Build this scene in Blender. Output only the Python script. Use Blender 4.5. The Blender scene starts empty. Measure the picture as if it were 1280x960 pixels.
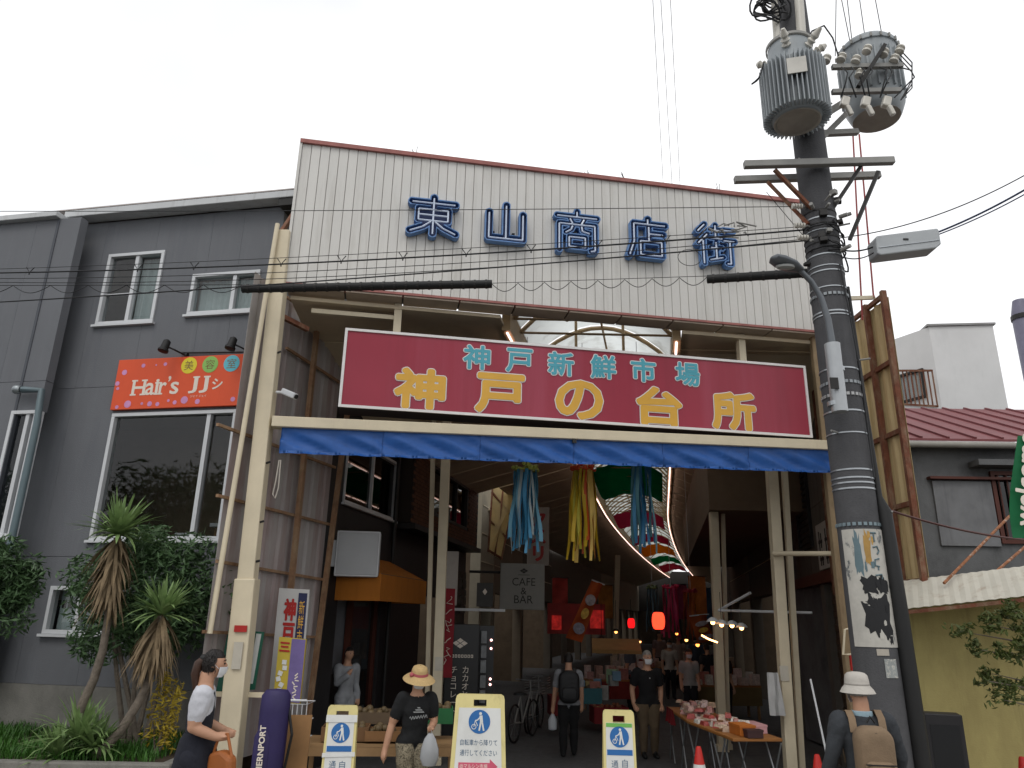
import bpy, bmesh, math, random
import numpy as np
from mathutils import Vector, Matrix, noise as mnoise
random.seed(11)
V = Vector
PI = math.pi
SC = bpy.context.scene
COL = SC.collection

# ------------------------------------------------------------------ camera
PITCH, ROLL, CAMH, FPX = math.radians(17.5), math.radians(1.2), 1.9, 925.0
cam_data = bpy.data.cameras.new('camera')
cam_data.sensor_width = 36.0
cam_data.lens = FPX / 1280.0 * 36.0
cam_data.clip_end = 1000.0
cam_data.clip_start = 0.05
cam = bpy.data.objects.new('camera', cam_data)
COL.objects.link(cam)
cam.matrix_world = (Matrix.Translation((0, 0, CAMH)) @ Matrix.Rotation(PI / 2 + PITCH, 4, 'X')
                    @ Matrix.Rotation(ROLL, 4, 'Z'))
SC.camera = cam

# ------------------------------------------------------------------ sky, sun, exposure (bright overcast day)
world = bpy.data.worlds.new('World')
SC.world = world
world.use_nodes = True
nt = world.node_tree
nt.nodes.clear()
w_out = nt.nodes.new('ShaderNodeOutputWorld')
w_bg = nt.nodes.new('ShaderNodeBackground')
w_sky = nt.nodes.new('ShaderNodeTexSky')
w_sky.sky_type = 'NISHITA'
w_sky.sun_disc = False
SUN_EL, SUN_AZ = math.radians(55), math.radians(200)
w_sky.sun_elevation = SUN_EL
w_sky.sun_rotation = SUN_AZ
w_sky.air_density = 1.0
w_sky.dust_density = 3.0
w_tc = nt.nodes.new('ShaderNodeTexCoord')
w_noise = nt.nodes.new('ShaderNodeTexNoise')
w_noise.inputs['Scale'].default_value = 1.5
w_noise.inputs['Detail'].default_value = 4.0
w_ramp = nt.nodes.new('ShaderNodeValToRGB')
w_ramp.color_ramp.elements[0].position = 0.3
w_ramp.color_ramp.elements[0].color = (8.3, 8.5, 8.8, 1)
w_ramp.color_ramp.elements[1].position = 0.62
w_ramp.color_ramp.elements[1].color = (13.4, 13.4, 13.5, 1)
w_mix = nt.nodes.new('ShaderNodeMix')
w_mix.data_type = 'RGBA'
w_mix.inputs['Factor'].default_value = 0.93
nt.links.new(w_tc.outputs['Generated'], w_noise.inputs['Vector'])
nt.links.new(w_noise.outputs['Fac'], w_ramp.inputs['Fac'])
nt.links.new(w_sky.outputs['Color'], w_mix.inputs['A'])
nt.links.new(w_ramp.outputs['Color'], w_mix.inputs['B'])
nt.links.new(w_mix.outputs['Result'], w_bg.inputs['Color'])
w_bg.inputs['Strength'].default_value = 0.1
nt.links.new(w_bg.outputs['Background'], w_out.inputs['Surface'])

sun_data = bpy.data.lights.new('sun', 'SUN')
sun_data.energy = 0.9
sun_data.angle = math.radians(25)
sun_data.color = (1.0, 0.97, 0.92)
sun = bpy.data.objects.new('sun', sun_data)
COL.objects.link(sun)
_sd = V((math.sin(SUN_AZ) * math.cos(SUN_EL), math.cos(SUN_AZ) * math.cos(SUN_EL), math.sin(SUN_EL)))
sun.rotation_euler = _sd.to_track_quat('Z', 'Y').to_euler()
sun.location = _sd * 40

SC.view_settings.view_transform = 'Standard'
SC.view_settings.look = 'None'
SC.view_settings.gamma = 1.0
SC.view_settings.exposure = 0.0
SC.view_settings.use_curve_mapping = False
SC.render.engine = 'CYCLES'
SC.cycles.max_bounces = 8
SC.cycles.transparent_max_bounces = 12
SC.cycles.caustics_reflective = False
SC.cycles.caustics_refractive = False
try:
    SC.cycles.use_denoising = True
    SC.cycles.denoiser = 'OPENIMAGEDENOISE'
except Exception:
    pass

# ------------------------------------------------------------------ measuring helpers (photo pixel + real distance -> point)
def ray(px, py):
    u, v = (px - 640) / FPX, (480 - py) / FPX
    x = u * math.cos(ROLL) - v * math.sin(ROLL)
    y = u * math.sin(ROLL) + v * math.cos(ROLL)
    return V((x, math.cos(PITCH) - y * math.sin(PITCH), math.sin(PITCH) + y * math.cos(PITCH)))
CAMP = V((0, 0, CAMH))
def at(px, py, Y):
    d = ray(px, py)
    return CAMP + d * (Y / d.y)
def atz(px, py, z):
    d = ray(px, py)
    return CAMP + d * ((z - CAMH) / d.z)
def onp(px, py, p0, n):
    d = ray(px, py)
    return CAMP + d * ((V(p0) - CAMP).dot(V(n)) / d.dot(V(n)))

class Fr:
    """vertical plane: u along, z up, d out of the plane towards the street"""
    def __init__(s, o, u):
        s.o = V((o[0], o[1], 0)); s.u = V((u[0], u[1], 0)).normalized(); s.n = V((s.u.y, -s.u.x, 0))
    def p(s, u, z, d=0.0):
        return s.o + s.u * u + s.n * d + V((0, 0, z))
    def px(s, x, y, d=0.0):
        q = onp(x, y, s.o + s.n * d, s.n)
        return (q - s.o).dot(s.u), q.z
    def rect(s, tl, tr, br, bl, d=0.0):
        a, b, c, e = s.px(*tl, d), s.px(*tr, d), s.px(*br, d), s.px(*bl, d)
        return (a[0] + e[0]) / 2, (b[0] + c[0]) / 2, (c[1] + e[1]) / 2, (a[1] + b[1]) / 2   # u0,u1,z0,z1
    def mat(s, u, z, d):
        return Matrix.Translation(s.p(u, z, d)) @ Matrix((s.u, V((0, 0, 1)), s.n)).transposed().to_4x4()

# ------------------------------------------------------------------ materials
def hexc(h):
    h = h.lstrip('#')
    r = [int(h[i:i + 2], 16) / 255 for i in (0, 2, 4)]
    return tuple(c / 12.92 if c <= 0.04045 else ((c + 0.055) / 1.055) ** 2.4 for c in r)
MATS = {}
def M(name, col='#888888', rough=0.6, metal=0.0, var=0.14, scale=3.0, bump=0.0, bscale=60.0,
      streak=None, samt=0.5, spec=0.4, emit=0.0, trans=0.0, alpha=1.0, sth=(0.52, 0.72), sscale=(9, 9, 0.7), transl=0.0, streak2=None, samt2=.6, sth2=(.62, .74), sscale2=(30, 30, .5)):
    if name in MATS:
        return MATS[name]
    m = bpy.data.materials.new(name)
    MATS[name] = m
    m.use_nodes = True
    t = m.node_tree
    b = t.nodes['Principled BSDF']
    c = hexc(col) if isinstance(col, str) else col
    tc = t.nodes.new('ShaderNodeTexCoord')
    oi = t.nodes.new('ShaderNodeObjectInfo')
    vm = t.nodes.new('ShaderNodeVectorMath'); vm.operation = 'MULTIPLY_ADD'
    vm.inputs[1].default_value = (1, 1, 1)
    cb = t.nodes.new('ShaderNodeCombineXYZ')
    mu = t.nodes.new('ShaderNodeMath'); mu.operation = 'MULTIPLY'; mu.inputs[1].default_value = 61.0
    t.links.new(oi.outputs['Random'], mu.inputs[0])
    for q in range(3): t.links.new(mu.outputs[0], cb.inputs[q])
    t.links.new(tc.outputs['Object'], vm.inputs[0]); t.links.new(cb.outputs[0], vm.inputs[2])
    co = vm.outputs[0]
    n = t.nodes.new('ShaderNodeTexNoise')
    n.inputs['Scale'].default_value = scale
    n.inputs['Detail'].default_value = 6
    n.inputs['Roughness'].default_value = 0.65
    t.links.new(co, n.inputs['Vector'])
    r = t.nodes.new('ShaderNodeValToRGB')
    r.color_ramp.elements[0].position = 0.3
    r.color_ramp.elements[1].position = 0.7
    r.color_ramp.elements[0].color = tuple(x * (1 - var) for x in c) + (1,)
    r.color_ramp.elements[1].color = tuple(min(1, x * (1 + var)) for x in c) + (1,)
    t.links.new(n.outputs['Fac'], r.inputs['Fac'])
    out = r.outputs['Color']
    for streak, samt, sth, sscale in ((streak, samt, sth, sscale), (streak2, samt2, sth2, sscale2)):
        if not streak: continue
        mp = t.nodes.new('ShaderNodeMapping')
        mp.inputs['Scale'].default_value = sscale
        t.links.new(co, mp.inputs['Vector'])
        n2 = t.nodes.new('ShaderNodeTexNoise')
        n2.inputs['Scale'].default_value = 1.0
        n2.inputs['Detail'].default_value = 8
        n2.inputs['Roughness'].default_value = 0.7
        t.links.new(mp.outputs['Vector'], n2.inputs['Vector'])
        r2 = t.nodes.new('ShaderNodeValToRGB')
        r2.color_ramp.elements[0].position = sth[0]
        r2.color_ramp.elements[1].position = sth[1]
        r2.color_ramp.elements[0].color = (0, 0, 0, 1)
        r2.color_ramp.elements[1].color = (samt, samt, samt, 1)
        t.links.new(n2.outputs['Fac'], r2.inputs['Fac'])
        mx = t.nodes.new('ShaderNodeMix')
        mx.data_type = 'RGBA'
        t.links.new(r2.outputs['Color'], mx.inputs['Factor'])
        t.links.new(out, mx.inputs['A'])
        mx.inputs['B'].default_value = hexc(streak) + (1,)
        out = mx.outputs['Result']
    t.links.new(out, b.inputs['Base Color'])
    b.inputs['Roughness'].default_value = rough
    b.inputs['Metallic'].default_value = metal
    b.inputs['Specular IOR Level'].default_value = spec
    if trans:
        b.inputs['Transmission Weight'].default_value = trans
    if alpha < 1:
        b.inputs['Alpha'].default_value = alpha
    if emit:
        t.links.new(out, b.inputs['Emission Color'])
        b.inputs['Emission Strength'].default_value = emit
    if bump:
        n3 = t.nodes.new('ShaderNodeTexNoise')
        n3.inputs['Scale'].default_value = bscale
        n3.inputs['Detail'].default_value = 4
        t.links.new(co, n3.inputs['Vector'])
        bp = t.nodes.new('ShaderNodeBump')
        bp.inputs['Strength'].default_value = bump
        bp.inputs['Distance'].default_value = 0.02
        t.links.new(n3.outputs['Fac'], bp.inputs['Height'])
        t.links.new(bp.outputs['Normal'], b.inputs['Normal'])
    if transl:
        tr = t.nodes.new('ShaderNodeBsdfTranslucent')
        t.links.new(out, tr.inputs['Color'])
        ms = t.nodes.new('ShaderNodeMixShader')
        ms.inputs['Fac'].default_value = transl
        t.links.new(b.outputs['BSDF'], ms.inputs[1])
        t.links.new(tr.outputs['BSDF'], ms.inputs[2])
        t.links.new(ms.outputs['Shader'], t.nodes['Material Output'].inputs['Surface'])
    return m
def glass(name, tint='#26292b', alpha=0.5):
    """window pane: clear tinted sheet that mirrors the sky a little"""
    if name in MATS: return MATS[name]
    m = bpy.data.materials.new(name); MATS[name] = m
    m.use_nodes = True
    t = m.node_tree
    t.nodes.remove(t.nodes['Principled BSDF'])
    k = 1 - alpha
    tr = t.nodes.new('ShaderNodeBsdfTransparent'); tr.inputs['Color'].default_value = (k, k * 1.02, k * 1.02, 1)
    gl = t.nodes.new('ShaderNodeBsdfGlossy'); gl.inputs['Roughness'].default_value = .02
    n = t.nodes.new('ShaderNodeTexNoise'); n.inputs['Scale'].default_value = 1.3
    bp = t.nodes.new('ShaderNodeBump'); bp.inputs['Strength'].default_value = .012; bp.inputs['Distance'].default_value = .05
    tc = t.nodes.new('ShaderNodeTexCoord'); t.links.new(tc.outputs['Object'], n.inputs['Vector'])
    t.links.new(n.outputs['Fac'], bp.inputs['Height']); t.links.new(bp.outputs['Normal'], gl.inputs['Normal'])
    fr = t.nodes.new('ShaderNodeFresnel'); fr.inputs['IOR'].default_value = 1.6
    ge = t.nodes.new('ShaderNodeNewGeometry')
    iv = t.nodes.new('ShaderNodeMath'); iv.operation = 'SUBTRACT'; iv.inputs[0].default_value = 1.0
    t.links.new(ge.outputs['Backfacing'], iv.inputs[1])
    fm = t.nodes.new('ShaderNodeMath'); fm.operation = 'MULTIPLY'
    t.links.new(fr.outputs['Fac'], fm.inputs[0]); t.links.new(iv.outputs[0], fm.inputs[1])
    mx = t.nodes.new('ShaderNodeMixShader')
    t.links.new(fm.outputs[0], mx.inputs['Fac']); t.links.new(tr.outputs['BSDF'], mx.inputs[1]); t.links.new(gl.outputs['BSDF'], mx.inputs[2])
    t.links.new(mx.outputs['Shader'], t.nodes['Material Output'].inputs['Surface'])
    return m

# ------------------------------------------------------------------ mesh builder
ORG = {}
def org_of(o):
    return ORG.get(o.name, V((0, 0, 0))) if o is not None else V((0, 0, 0))

class MB:
    def __init__(s):
        s.v = []; s.f = []; s.mi = []; s.cur = 0
    def add(s, vs, fs):
        k = len(s.v)
        s.v += [V(x) for x in vs]
        s.f += [tuple(i + k for i in f) for f in fs]
        s.mi += [s.cur] * len(fs)
        return s
    def hexa(s, b, t):
        return s.add(list(b) + list(t), [(3, 2, 1, 0), (4, 5, 6, 7), (0, 1, 5, 4), (1, 2, 6, 5), (2, 3, 7, 6), (3, 0, 4, 7)])
    def box(s, c, size, rot=None):
        x, y, z = (q / 2 for q in size)
        P = [V(a) for a in ((-x, -y, -z), (x, -y, -z), (x, y, -z), (-x, y, -z), (-x, -y, z), (x, -y, z), (x, y, z), (-x, y, z))]
        if rot is not None:
            P = [rot @ p for p in P]
        P = [p + V(c) for p in P]
        return s.hexa(P[:4], P[4:])
    def fbox(s, fr, u0, u1, z0, z1, d0, d1):
        if d0 > d1: d0, d1 = d1, d0
        q = lambda u, z, d: fr.p(u, z, d)
        return s.hexa([q(u0, z0, d1), q(u1, z0, d1), q(u1, z0, d0), q(u0, z0, d0)],
                      [q(u0, z1, d1), q(u1, z1, d1), q(u1, z1, d0), q(u0, z1, d0)])
    def ring(s, fr, u0, u1, z0, z1, w, d0, d1):
        s.fbox(fr, u0, u1, z0, z0 + w, d0, d1); s.fbox(fr, u0, u1, z1 - w, z1, d0, d1)
        s.fbox(fr, u0, u0 + w, z0 + w, z1 - w, d0, d1); s.fbox(fr, u1 - w, u1, z0 + w, z1 - w, d0, d1)
        return s
    def beam(s, p0, p1, w, h, up=(0, 0, 1)):
        p0, p1 = V(p0), V(p1)
        d = (p1 - p0).normalized()
        up = V(up)
        if abs(d.dot(up)) > 0.98: up = V((0, 1, 0))
        x = d.cross(up).normalized() * w / 2
        y = x.normalized().cross(d) * h / 2
        A = [p0 - x - y, p0 + x - y, p0 + x + y, p0 - x + y]
        B = [p1 - x - y, p1 + x - y, p1 + x + y, p1 - x + y]
        return s.add(A + B, [(3, 2, 1, 0), (4, 5, 6, 7), (0, 1, 5, 4), (1, 2, 6, 5), (2, 3, 7, 6), (3, 0, 4, 7)])
    def tube(s, pts, r, n=8, cap=True):
        pts = [V(p) for p in pts]
        k = len(pts)
        rs = r if isinstance(r, (list, tuple)) else [r] * k
        base = len(s.v)
        d0 = (pts[1] - pts[0]).normalized()
        a = V((0, 0, 1)) if abs(d0.z) < 0.9 else V((1, 0, 0))
        x = d0.cross(a).normalized()
        vs = []
        for i, p in enumerate(pts):
            d = (pts[min(i + 1, k - 1)] - pts[max(i - 1, 0)]).normalized()
            x = (x - d * x.dot(d)).normalized()
            y = d.cross(x)
            for j in range(n):
                t = 2 * PI * j / n
                vs.append(p + (x * math.cos(t) + y * math.sin(t)) * rs[i])
        fs = []
        for i in range(k - 1):
            for j in range(n):
                fs.append((i * n + j, i * n + (j + 1) % n, (i + 1) * n + (j + 1) % n, (i + 1) * n + j))
        if cap:
            fs.append(tuple(range(n - 1, -1, -1))); fs.append(tuple((k - 1) * n + j for j in range(n)))
        return s.add(vs, fs)
    def lathe(s, prof, mtx, n=20, sx=1.0, sy=1.0, cap=True):
        vs = []
        for r, z in prof:
            for j in range(n):
                t = 2 * PI * j / n
                vs.append(mtx @ V((r * math.cos(t) * sx, r * math.sin(t) * sy, z)))
        k = len(prof)
        fs = [(i * n + j, i * n + (j + 1) % n, (i + 1) * n + (j + 1) % n, (i + 1) * n + j) for i in range(k - 1) for j in range(n)]
        if cap:
            fs.append(tuple(range(n - 1, -1, -1))); fs.append(tuple((k - 1) * n + j for j in range(n)))
        return s.add(vs, fs)
    def prism(s, fr, poly, d0, d1):
        k = len(poly)
        A = [fr.p(u, z, d0) for u, z in poly]; B = [fr.p(u, z, d1) for u, z in poly]
        fs = [tuple(range(k)), tuple(range(2 * k - 1, k - 1, -1))]
        fs += [(i, k + i, k + (i + 1) % k, (i + 1) % k) for i in range(k)]
        return s.add(A + B, fs)
    def slab(s, poly, z0, z1):
        k = len(poly)
        A = [V((p[0], p[1], z0 if len(p) < 3 else p[2] + z0)) for p in poly]; B = [V((p[0], p[1], z1 if len(p) < 3 else p[2] + z1)) for p in poly]
        fs = [tuple(range(k - 1, -1, -1)), tuple(range(k, 2 * k))]
        fs += [(i, (i + 1) % k, k + (i + 1) % k, k + i) for i in range(k)]
        return s.add(A + B, fs)
    def sheet(s, rows, th=0.004, nrm=None):
        """grid of points (list of rows) given a thickness"""
        R, C = len(rows), len(rows[0])
        P = [[V(p) for p in r] for r in rows]
        off = []
        for i in range(R):
            for j in range(C):
                du = P[i][min(j + 1, C - 1)] - P[i][max(j - 1, 0)]
                dv = P[min(i + 1, R - 1)][j] - P[max(i - 1, 0)][j]
                n = du.cross(dv)
                n = n.normalized() if n.length > 1e-9 else V((0, 0, 1))
                off.append(P[i][j] + n * th)
        vs = [p for r in P for p in r] + off
        N = R * C
        fs = []
        for i in range(R - 1):
            for j in range(C - 1):
                a, b, c, d = i * C + j, i * C + j + 1, (i + 1) * C + j + 1, (i + 1) * C + j
                fs.append((d, c, b, a)); fs.append((a + N, b + N, c + N, d + N))
        bd = [(i * C, (i + 1) * C) for i in range(R - 1)] + [((i + 1) * C + C - 1, i * C + C - 1) for i in range(R - 1)]
        bd += [(j + 1, j) for j in range(C - 1)] + [((R - 1) * C + j, (R - 1) * C + j + 1) for j in range(C - 1)]
        fs += [(a, b, b + N, a + N) for a, b in bd]
        return s.add(vs, fs)
    def ball(s, c, r, n=10, sz=1.0):
        prof = [(max(1e-4, math.sin(PI * i / n) * r), -math.cos(PI * i / n) * r * sz) for i in range(n + 1)]
        return s.lathe(prof, Matrix.Translation(V(c)), n=n + 4)
    def mesh(s, name, o=None):
        o = V((0, 0, 0)) if o is None else o
        me = bpy.data.meshes.new(name)
        me.from_pydata([tuple(v - o) for v in s.v], [], s.f)
        if any(s.mi):
            me.polygons.foreach_set('material_index', s.mi)
        me.update()
        return me
    def build(s, name, mat, parent=None, smooth=False, bevel=0.0, label=None, kind=None, solid=0.0, origin=None, autosm=True):
        o = org_of(parent) if parent is not None else (origin if origin is not None else V((0, 0, 0)))
        me = s.mesh(name, o)
        mats = mat if isinstance(mat, (list, tuple)) else [mat]
        for m in mats:
            me.materials.append(m)
        ob = bpy.data.objects.new(name, me)
        COL.objects.link(ob)
        if parent is not None:
            ob.parent = parent
        else:
            ob.location = o
        ORG[ob.name] = o
        if smooth:
            me.polygons.foreach_set('use_smooth', [True] * len(me.polygons))
            if autosm:
                try: me.set_sharp_from_angle(angle=math.radians(40))
                except Exception: pass
        if bevel:
            b = ob.modifiers.new('bevel', 'BEVEL'); b.width = bevel; b.segments = 2; b.limit_method = 'ANGLE'
        if label: ob['label'] = label
        if kind: ob['kind'] = kind
        return ob
def tag(o, label, cat, group=None):
    o['label'] = label; o['category'] = cat
    if group: o['group'] = group
    return o
def thing(name, label, cat, loc=(0, 0, 0), group=None):
    e = bpy.data.objects.new(name, None)
    COL.objects.link(e)
    e.location = loc
    e.empty_display_size = 0.1
    ORG[e.name] = V(loc)
    return tag(e, label, cat, group)
def struct(o):
    o['kind'] = 'structure'
    return o
def inst(name, me, parent, mtx):
    """another piece that shares mesh data; mtx is in world space"""
    ob = bpy.data.objects.new(name, me)
    COL.objects.link(ob)
    ob.parent = parent
    ob.matrix_local = Matrix.Translation(-org_of(parent)) @ mtx
    ORG[ob.name] = org_of(parent)
    return ob
def copy_tree(root, delta, rz=0.0, label=None):
    c = root.copy(); COL.objects.link(c)
    c.location = root.location + V(delta); c.rotation_euler = (0, 0, rz)
    ORG[c.name] = org_of(root) + V(delta)
    if label: c['label'] = label
    for ch in root.children:
        d = ch.copy(); COL.objects.link(d); d.parent = c
        for g in ch.children:
            e = g.copy(); COL.objects.link(e); e.parent = d
    return c

def text_mesh(body, size=1.0, bold=0.0, ext=0.0, shear=0.0, vert=False, space=1.0, linesp=1.0):
    """verts (x right, y up), centred on 0,0, and faces"""
    c = bpy.data.curves.new('txt', 'FONT')
    c.body = '\n'.join(body) if vert else body
    c.size = size; c.offset = bold; c.extrude = ext; c.shear = shear
    c.align_x = 'CENTER'; c.align_y = 'CENTER'; c.space_character = space; c.space_line = linesp
    c.resolution_u = 3
    o = bpy.data.objects.new('txt', c)
    COL.objects.link(o)
    bpy.context.view_layer.update()
    me = o.evaluated_get(bpy.context.evaluated_depsgraph_get()).to_mesh()
    vs = [v.co.copy() for v in me.vertices]
    fs = [tuple(p.vertices) for p in me.polygons]
    bpy.data.objects.remove(o); bpy.data.curves.remove(c)
    if vs:
        cx = (min(v.x for v in vs) + max(v.x for v in vs)) / 2; cy = (min(v.y for v in vs) + max(v.y for v in vs)) / 2
        vs = [V((v.x - cx, v.y - cy, v.z)) for v in vs]
    return vs, fs
def put_text(mb, body, mtx, w=None, h=None, **k):
    """fit text into w x h and add it to mb at mtx (x right, y up, z out)"""
    bold = k.pop('bold', 0.0)
    vs, fs = text_mesh(body, **k)
    if not vs: return mb
    W = max(v.x for v in vs) - min(v.x for v in vs); Hh = max(v.y for v in vs) - min(v.y for v in vs)
    sx = w / W if w else None; sy = h / Hh if h else None
    sx = sx or sy or 1; sy = sy or sx
    if not bold:
        return mb.add([mtx @ V((v.x * sx, v.y * sy, v.z)) for v in vs], fs)
    n = 12 if bold > .008 else 6         # thicken: the glyph laid again around itself, each layer a hair further out
    for i in range(n):
        a = 2 * PI * i / n
        mb.add([mtx @ V((v.x * sx + bold * math.cos(a), v.y * sy + bold * math.sin(a), v.z + i * .00025)) for v in vs], fs)
    return mb
def wob(p0, p1, n=24, sag=0.0):
    p0, p1 = V(p0), V(p1)
    return [p0.lerp(p1, i / n) - V((0, 0, sag * 4 * (i / n) * (1 - i / n))) for i in range(n + 1)]
def T(x, y, z): return Matrix.Translation((x, y, z))
def RZ(a): return Matrix.Rotation(a, 4, 'Z')
# ------------------------------------------------------------------ ground
def gz(Y):
    t = min(1, max(0, (Y - 6.5) / 6.5))
    return -0.25 * t * t * (3 - 2 * t)
m_asph = M('asphalt', '#525253', rough=0.9, var=0.2, scale=9, bump=0.5, bscale=160, streak='#2f2f30', samt=0.5, sscale=(1.2, 1.2, 1.2))
mb = MB()
ys = [-60, -10, 0, 4, 6.5] + [6.5 + 0.5 * i for i in range(1, 14)] + [16, 30, 60, 120, 260]
rows = [[V((x, y, gz(y))) for x in (-200, -60, -12, -4, 0, 4, 12, 60, 200)] for y in ys]
C = 9
mb.add([p for r in rows for p in r], [(i * C + j, i * C + j + 1, (i + 1) * C + j + 1, (i + 1) * C + j) for i in range(len(ys) - 1) for j in range(C - 1)])
struct(mb.build('ground', m_asph, smooth=True))
m_pave = M('bounce_paving', '#9a968e', rough=.9, var=.12, scale=3, bump=.2, bscale=80, streak='#77736b', samt=.5, sscale=(1, 1, 1))  # added paving out of view, kept pale to bounce light under the facade
mb = MB()
for i in range(16):
    for j in range(6):
        x, y = -7 + i * .9, 3.9 + j * .9
        P = [(x + .01, y + .01), (x + .89, y + .01), (x + .89, y + .89), (x + .01, y + .89)]
        k = len(mb.v); mb.add([V((a, b, gz(b) + .004)) for a, b in P], [(0, 1, 2, 3)])
struct(mb.build('bounce_pavement', m_pave))
# white stop line and edge line painted on the road in front of the arcade
m_paint = M('road_paint', '#b9b9b4', rough=0.8, var=0.15, scale=14)
mb = MB()
for a, b in (((-2.5, 6.9), (4.2, 7.9)),):
    d = (V(b) - V(a)).normalized(); n = V((-d.y, d.x)) * 0.075
    P = [V(a) - n, V(b) - n, V(b) + n, V(a) + n]
    mb.add([V((p.x, p.y, gz(p.y) + 0.006)) for p in P], [(0, 1, 2, 3)])
struct(mb.build('road_marking', m_paint))

# ------------------------------------------------------------------ main frames
FA = Fr((-2.97, 8.8), (7.47, 1.3))            # gate facade
GW = Fr((-3.5, 9.6), (1, -0.2))               # salon front wall
AS = 0.2                                      # arcade heads right by 0.2 per metre of depth
LS = Fr((-2.7, 12.0), (AS, 1))                # shop fronts on the left; u goes deeper
RSX = lambda Y: 4.75 + AS * (Y - 10)
RS = Fr((4.75, 10.0), (-AS, -1))              # shop fronts on the right; u goes towards the street
FW = (V((4.5, 10.1, 0)) - V((-2.97, 8.8, 0))).length

# ------------------------------------------------------------------ gate facade of white metal strips
m_strip = M('white_strip_metal', '#c9c7c2', rough=0.5, streak2='#8f6f58', samt2=.5, sth2=(.64, .8), sscale2=(22, 22, .7), var=0.06, scale=0.6, bump=0.1, bscale=30, streak='#9b968c', samt=0.55, sth=(0.5, 0.8), sscale=(7, 7, 0.5))
m_red_trim = M('faded_red_trim', '#96605a', rough=0.7, var=0.25, scale=6)
m_soff = M('soffit_panel', '#a8998a', rough=0.7, var=0.15, scale=2)
m_cream = M('cream_paint', '#ccc0a6', rough=0.55, var=0.08, scale=2.5, bump=0.06, streak='#8a6a4a', samt=0.45, sth=(0.6, 0.8), sscale=(14, 14, 1.0))
m_black = M('black_rubber', '#161616', rough=0.6, var=0.2)
m_dark = M('dark_metal', '#2b2a29', rough=0.55, metal=0.3, var=0.2)
m_rust = M('rusty_frame', '#6b3f2c', rough=0.85, var=0.3, scale=9, bump=0.3, streak='#8c7a63', samt=0.7, sth=(0.45, 0.7), sscale=(9, 9, 4))
fz0, fz1 = 6.0, 8.1
fac = thing('gate_facade', 'wide white facade of upright metal strips above the arcade entrance', 'facade', FA.p(FW / 2, fz0, 0))
mb = MB(); mb.fbox(FA, 0.01, FW - 0.01, fz0 + 0.01, fz1 - 0.01, -0.30, -0.0125); mb.build('backing', M('strip_backing', '#8f8b84', rough=.7), fac)
n_st = 60
sw = FW / n_st
smb = MB(); smb.hexa([V((0.0015, 0, 0)), V((sw - 0.0015, 0, 0)), V((sw - 0.005, -0.014, 0)), V((0.005, -0.014, 0))],
                     [V((0.0015, 0, fz1 - fz0)), V((sw - 0.0015, 0, fz1 - fz0)), V((sw - 0.005, -0.014, fz1 - fz0)), V((0.005, -0.014, fz1 - fz0))])
sme = smb.mesh('strip'); sme.materials.append(m_strip)
fang = math.atan2(FA.u.y, FA.u.x)
for i in range(n_st):
    inst('strip', sme, fac, Matrix.Translation(FA.p(i * sw, fz0, random.uniform(-0.012, -0.008))) @ RZ(fang))
mb = MB(); mb.fbox(FA, -0.03, FW + 0.03, fz1, fz1 + 0.06, -0.34, 0.045); mb.build('cap_rail', m_red_trim, fac)
for a in (-.035, FW): MB().fbox(FA, a, a + .035, fz0, fz1, -0.30, 0.03).build('corner_trim', m_strip, fac)
mb = MB(); mb.fbox(FA, 0, FW, fz0 - 0.035, fz0 - 0.002, -0.1, 0.02); mb.build('drip_rail', m_red_trim, fac)
for i in range(10):
    mb = MB(); mb.fbox(FA, i * FW / 10 + 0.012, (i + 1) * FW / 10 - 0.012, fz0 - 0.06, fz0 - 0.037, -0.30, 0.0)
    mb.build('underside_panel', m_soff, fac)
MB().fbox(FA, 0.01, FW - .01, fz0 - .0365, fz0 - .0355, -.3, -.1).build('underside_backing', m_dark, fac)
for px_, py_ in ((520, 196), (737, 210), (783, 214), (900, 222)):
    u, _ = FA.px(px_, py_)
    mb = MB()
    for k in range(3):
        a = random.uniform(-0.5, 0.5)
        mb.tube([FA.p(u, fz1 + 0.05, -0.05), FA.p(u + 0.09 * math.sin(a) - 0.03, fz1 + 0.05 + random.uniform(0.08, 0.2), -0.05)], 0.004, n=4)
    mb.build('wire_stub', m_dark, fac)

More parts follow.
